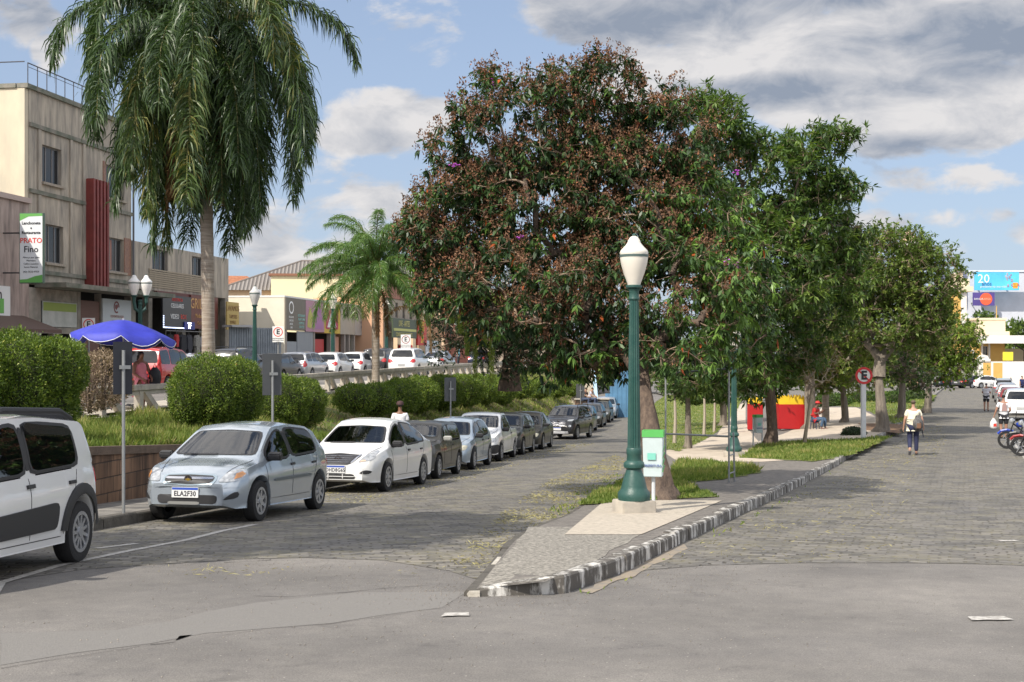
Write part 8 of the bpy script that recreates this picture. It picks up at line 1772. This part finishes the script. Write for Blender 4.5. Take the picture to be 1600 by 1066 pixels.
# man on a bench
x, y, z = G(1277, 671, .15); t = person('seated person in a red shirt and red cap looking at a phone', (x, y, H(x, y) + .15), rad(52),
    dict(pelvis=(0, .12, .50), waist=(0, .13, .64), chest=(0, .10, .84), upper=(0, .07, .97), neck=(0, .04, 1.05), jaw=(0, -.01, 1.10), head=(0, -.03, 1.17), nose=(0, -.125, 1.13), shL=(.17, .06, .95), elL=(.23, .0, .70), wrL=(.12, -.24, .82), shR=(-.17, .06, .95), elR=(-.23, .0, .70), wrR=(-.10, -.24, .84),
         hipL=(.09, .08, .47), knL=(.12, -.34, .49), anL=(.12, -.32, .09), toL=(.13, -.46, .035), hipR=(-.09, .08, .47), knR=(-.12, -.34, .49), anR=(-.12, -.24, .09), toR=(-.13, -.38, .035)), 1.15, shirt=(.42, .02, .02), pants=(.06, .11, .19), cap=(.55, .03, .03), skin=(.12, .06, .04), shoes=(.16, .08, .06))
st = empty('stool', 'small dark plastic stool under the seated person', 'stool', t.matrix_basis @ Vector((0, .12, 0)), rad(52)); SB = mat('dark_blue_plastic', (.02, .03, .08), .5); MB().b2(-.19, .19, -.17, .17, .36, .40).build('seat', SB, st, bevel=.015)
for a, b in ((-1, -1), (1, -1), (1, 1), (-1, 1)): m = MB(); m.tube([(a * .14, b * .12, .37), (a * .17, b * .15, 0)], .02, 6); m.build('leg', SB, st)
ph = empty('phone', 'dark phone held by the seated person', 'phone', t.matrix_basis @ Vector((.01, -.31, .88)), rad(52)); MB().box((0, 0, 0), (.075, .012, .15)).build('case', BLK, ph, bevel=.004); MB().box((0, .0075, 0), (.065, .002, .135)).build('screen', mat('phone_screen', (.05, .06, .08), .1), ph)
# woman on the balustrade under the parasol
y = 33.0; bx = BL(y); t = person('person in a pink top and red floral skirt sitting on the balustrade under the parasol', (PX(222, y), y, U(y) - .03), rad(50),
    dict(pelvis=(0, .10, .84), waist=(0, .11, .97), chest=(0, .09, 1.17), upper=(0, .08, 1.30), neck=(0, .06, 1.39), jaw=(0, .03, 1.45), head=(0, .03, 1.52), nose=(0, -.065, 1.50), shL=(.17, .07, 1.28), elL=(.24, .02, 1.03), wrL=(.15, -.20, .90), shR=(-.17, .07, 1.28), elR=(-.24, .02, 1.03), wrR=(-.15, -.2, .9),
         hipL=(.09, .04, .80), knL=(.11, -.16, .50), anL=(.12, -.10, .09), toL=(.13, -.24, .035), hipR=(-.09, .04, .80), knR=(-.09, -.20, .50), anR=(-.10, -.18, .09), toR=(-.10, -.32, .035)), 1.15, shirt=(.78, .25, .29), sleeves=False, dress=(.62, .02, .07), skin=(.25, .11, .065), hairlen=.3, shoes=(.2, .1, .07))
bk_ = empty('bag', 'black bag standing on the balustrade beside the person in pink', 'bag', (PX(242, 33.2), 33.2, U(33) + .73), .3); m = MB(); m.tube([(0, 0, -.02), (0, 0, .12), (0, 0, .30), (0, 0, .42)], [.14, .17, .15, .06], 10); m.build('sack', mat('black_cloth', (.015, .015, .018), .7), bk_, 50); MB().tube([(-.06, 0, .38), (0, 0, .52), (.06, 0, .38)], .014, 6).build('handle', BLK, bk_)
# goods at the foot of the balustrade
y = 32.6
for i, (px, lab, c, sz) in enumerate(((166, 'pale blue towel draped by the balustrade foot', (.45, .65, .7), (.09, .25, .36)), (184, 'bundle of maroon striped cloth on the ground by the balustrade', (.12, .03, .07), (.36, .3, .25)), (203, 'black bundle on the ground by the sign pole', (.02, .02, .025), (.42, .3, .2)))):
    t = empty('cloth_bundle', lab, 'bundle', (PX(px, y), y, U(y) + .03), .3); m = MB(); m.tube([(-sz[0] / 2, 0, sz[2] * .35), (-sz[0] * .1, .03, sz[2] * .5), (sz[0] * .3, 0, sz[2] * .55), (sz[0] / 2, .02, sz[2] * .3)], [sz[2] * .3, sz[2] * .52, sz[2] * .45, sz[2] * .2], 9); m.build('folds', mat('folded_cloth', c, .85, color2=(.3, .25, .3) if i == 1 else tuple(q * .6 for q in c), vscale=12, streak=(1, 1, 6)), t, 60)
    m = MB(); m.tube([(sz[0] * .1, -sz[2] * .5, sz[2] * .2), (sz[0] * .12, -sz[2] * .2, sz[2] * .95), (sz[0] * .15, sz[2] * .3, sz[2] * .8)], .012, 5); m.build('tie', GREYF, t)
# head and shoulders behind the white sedan, and two people sitting on the wall
y = 35.5; x = WL(y) + .75; x = PX(625, y); person('person in a white shirt and dark cap standing between the white sedan and the hedge', (x, y, H(x, y) + .16), rad(190), None, 1.1, shirt=(.74, .74, .76), pants=(.05, .05, .07), cap=(.05, .02, .02), skin=(.2, .1, .06), h=.98)
SIT = dict(pelvis=(0, .12, .50), waist=(0, .10, .64), chest=(0, .03, .84), upper=(0, -.02, .96), neck=(0, -.05, 1.03), jaw=(0, -.09, 1.08), head=(0, -.11, 1.15), nose=(0, -.2, 1.12), shL=(.17, -.02, .94), elL=(.22, -.12, .70), wrL=(.12, -.32, .62), shR=(-.17, -.02, .94), elR=(-.22, -.12, .70), wrR=(-.12, -.32, .62),
           hipL=(.09, .08, .47), knL=(.12, -.34, .49), anL=(.12, -.32, .09), toL=(.13, -.46, .035), hipR=(-.09, .08, .47), knR=(-.12, -.34, .49), anR=(-.12, -.3, .09), toR=(-.13, -.44, .035))
for px, lab, sh in ((914, 'person in black sitting on the wall above the black suv', (.03, .03, .035)), (924, 'person in a pale shirt sitting on the wall beside the one in black', (.5, .5, .55))):
    y = 84; x = PX(px, y); person(lab, (x, y, LZ(y) + 1.05), rad(60), SIT, 1.0, shirt=sh, pants=(.06, .08, .14))
def seat_wall():
    y = 84.4; x = PX(905, y); t = empty('low_wall', 'low reddish wall on which two people sit above the black suv', 'wall', (x - .2, y, LZ(y)), .15); MB().b2(0, 2.2, 0, .5, 0, 1.45).build('wall_body', WALLM, t); MB().b2(-.04, 2.24, -.04, .54, 1.452, 1.53).build('coping', CONC, t)
seat_wall()
# people by the shops
for px, Y, lab, sh in ((508, 88, 'person in dark clothes before the red shopfront', (.03, .03, .05)), (533, 89, 'person in a dull red top outside the shops right of the lamp', (.3, .08, .05)), (546, 90, 'person in a brown top walking outside the beige fascia', (.2, .1, .06)), (716, 112, 'person in a pale blue top at the far end of the upper street', (.2, .45, .5))):
    x = PX(px, Y); person(lab, (x, Y, U(Y) + .1), 1.2, None, 1.0, shirt=sh, pants=(.04, .04, .06))
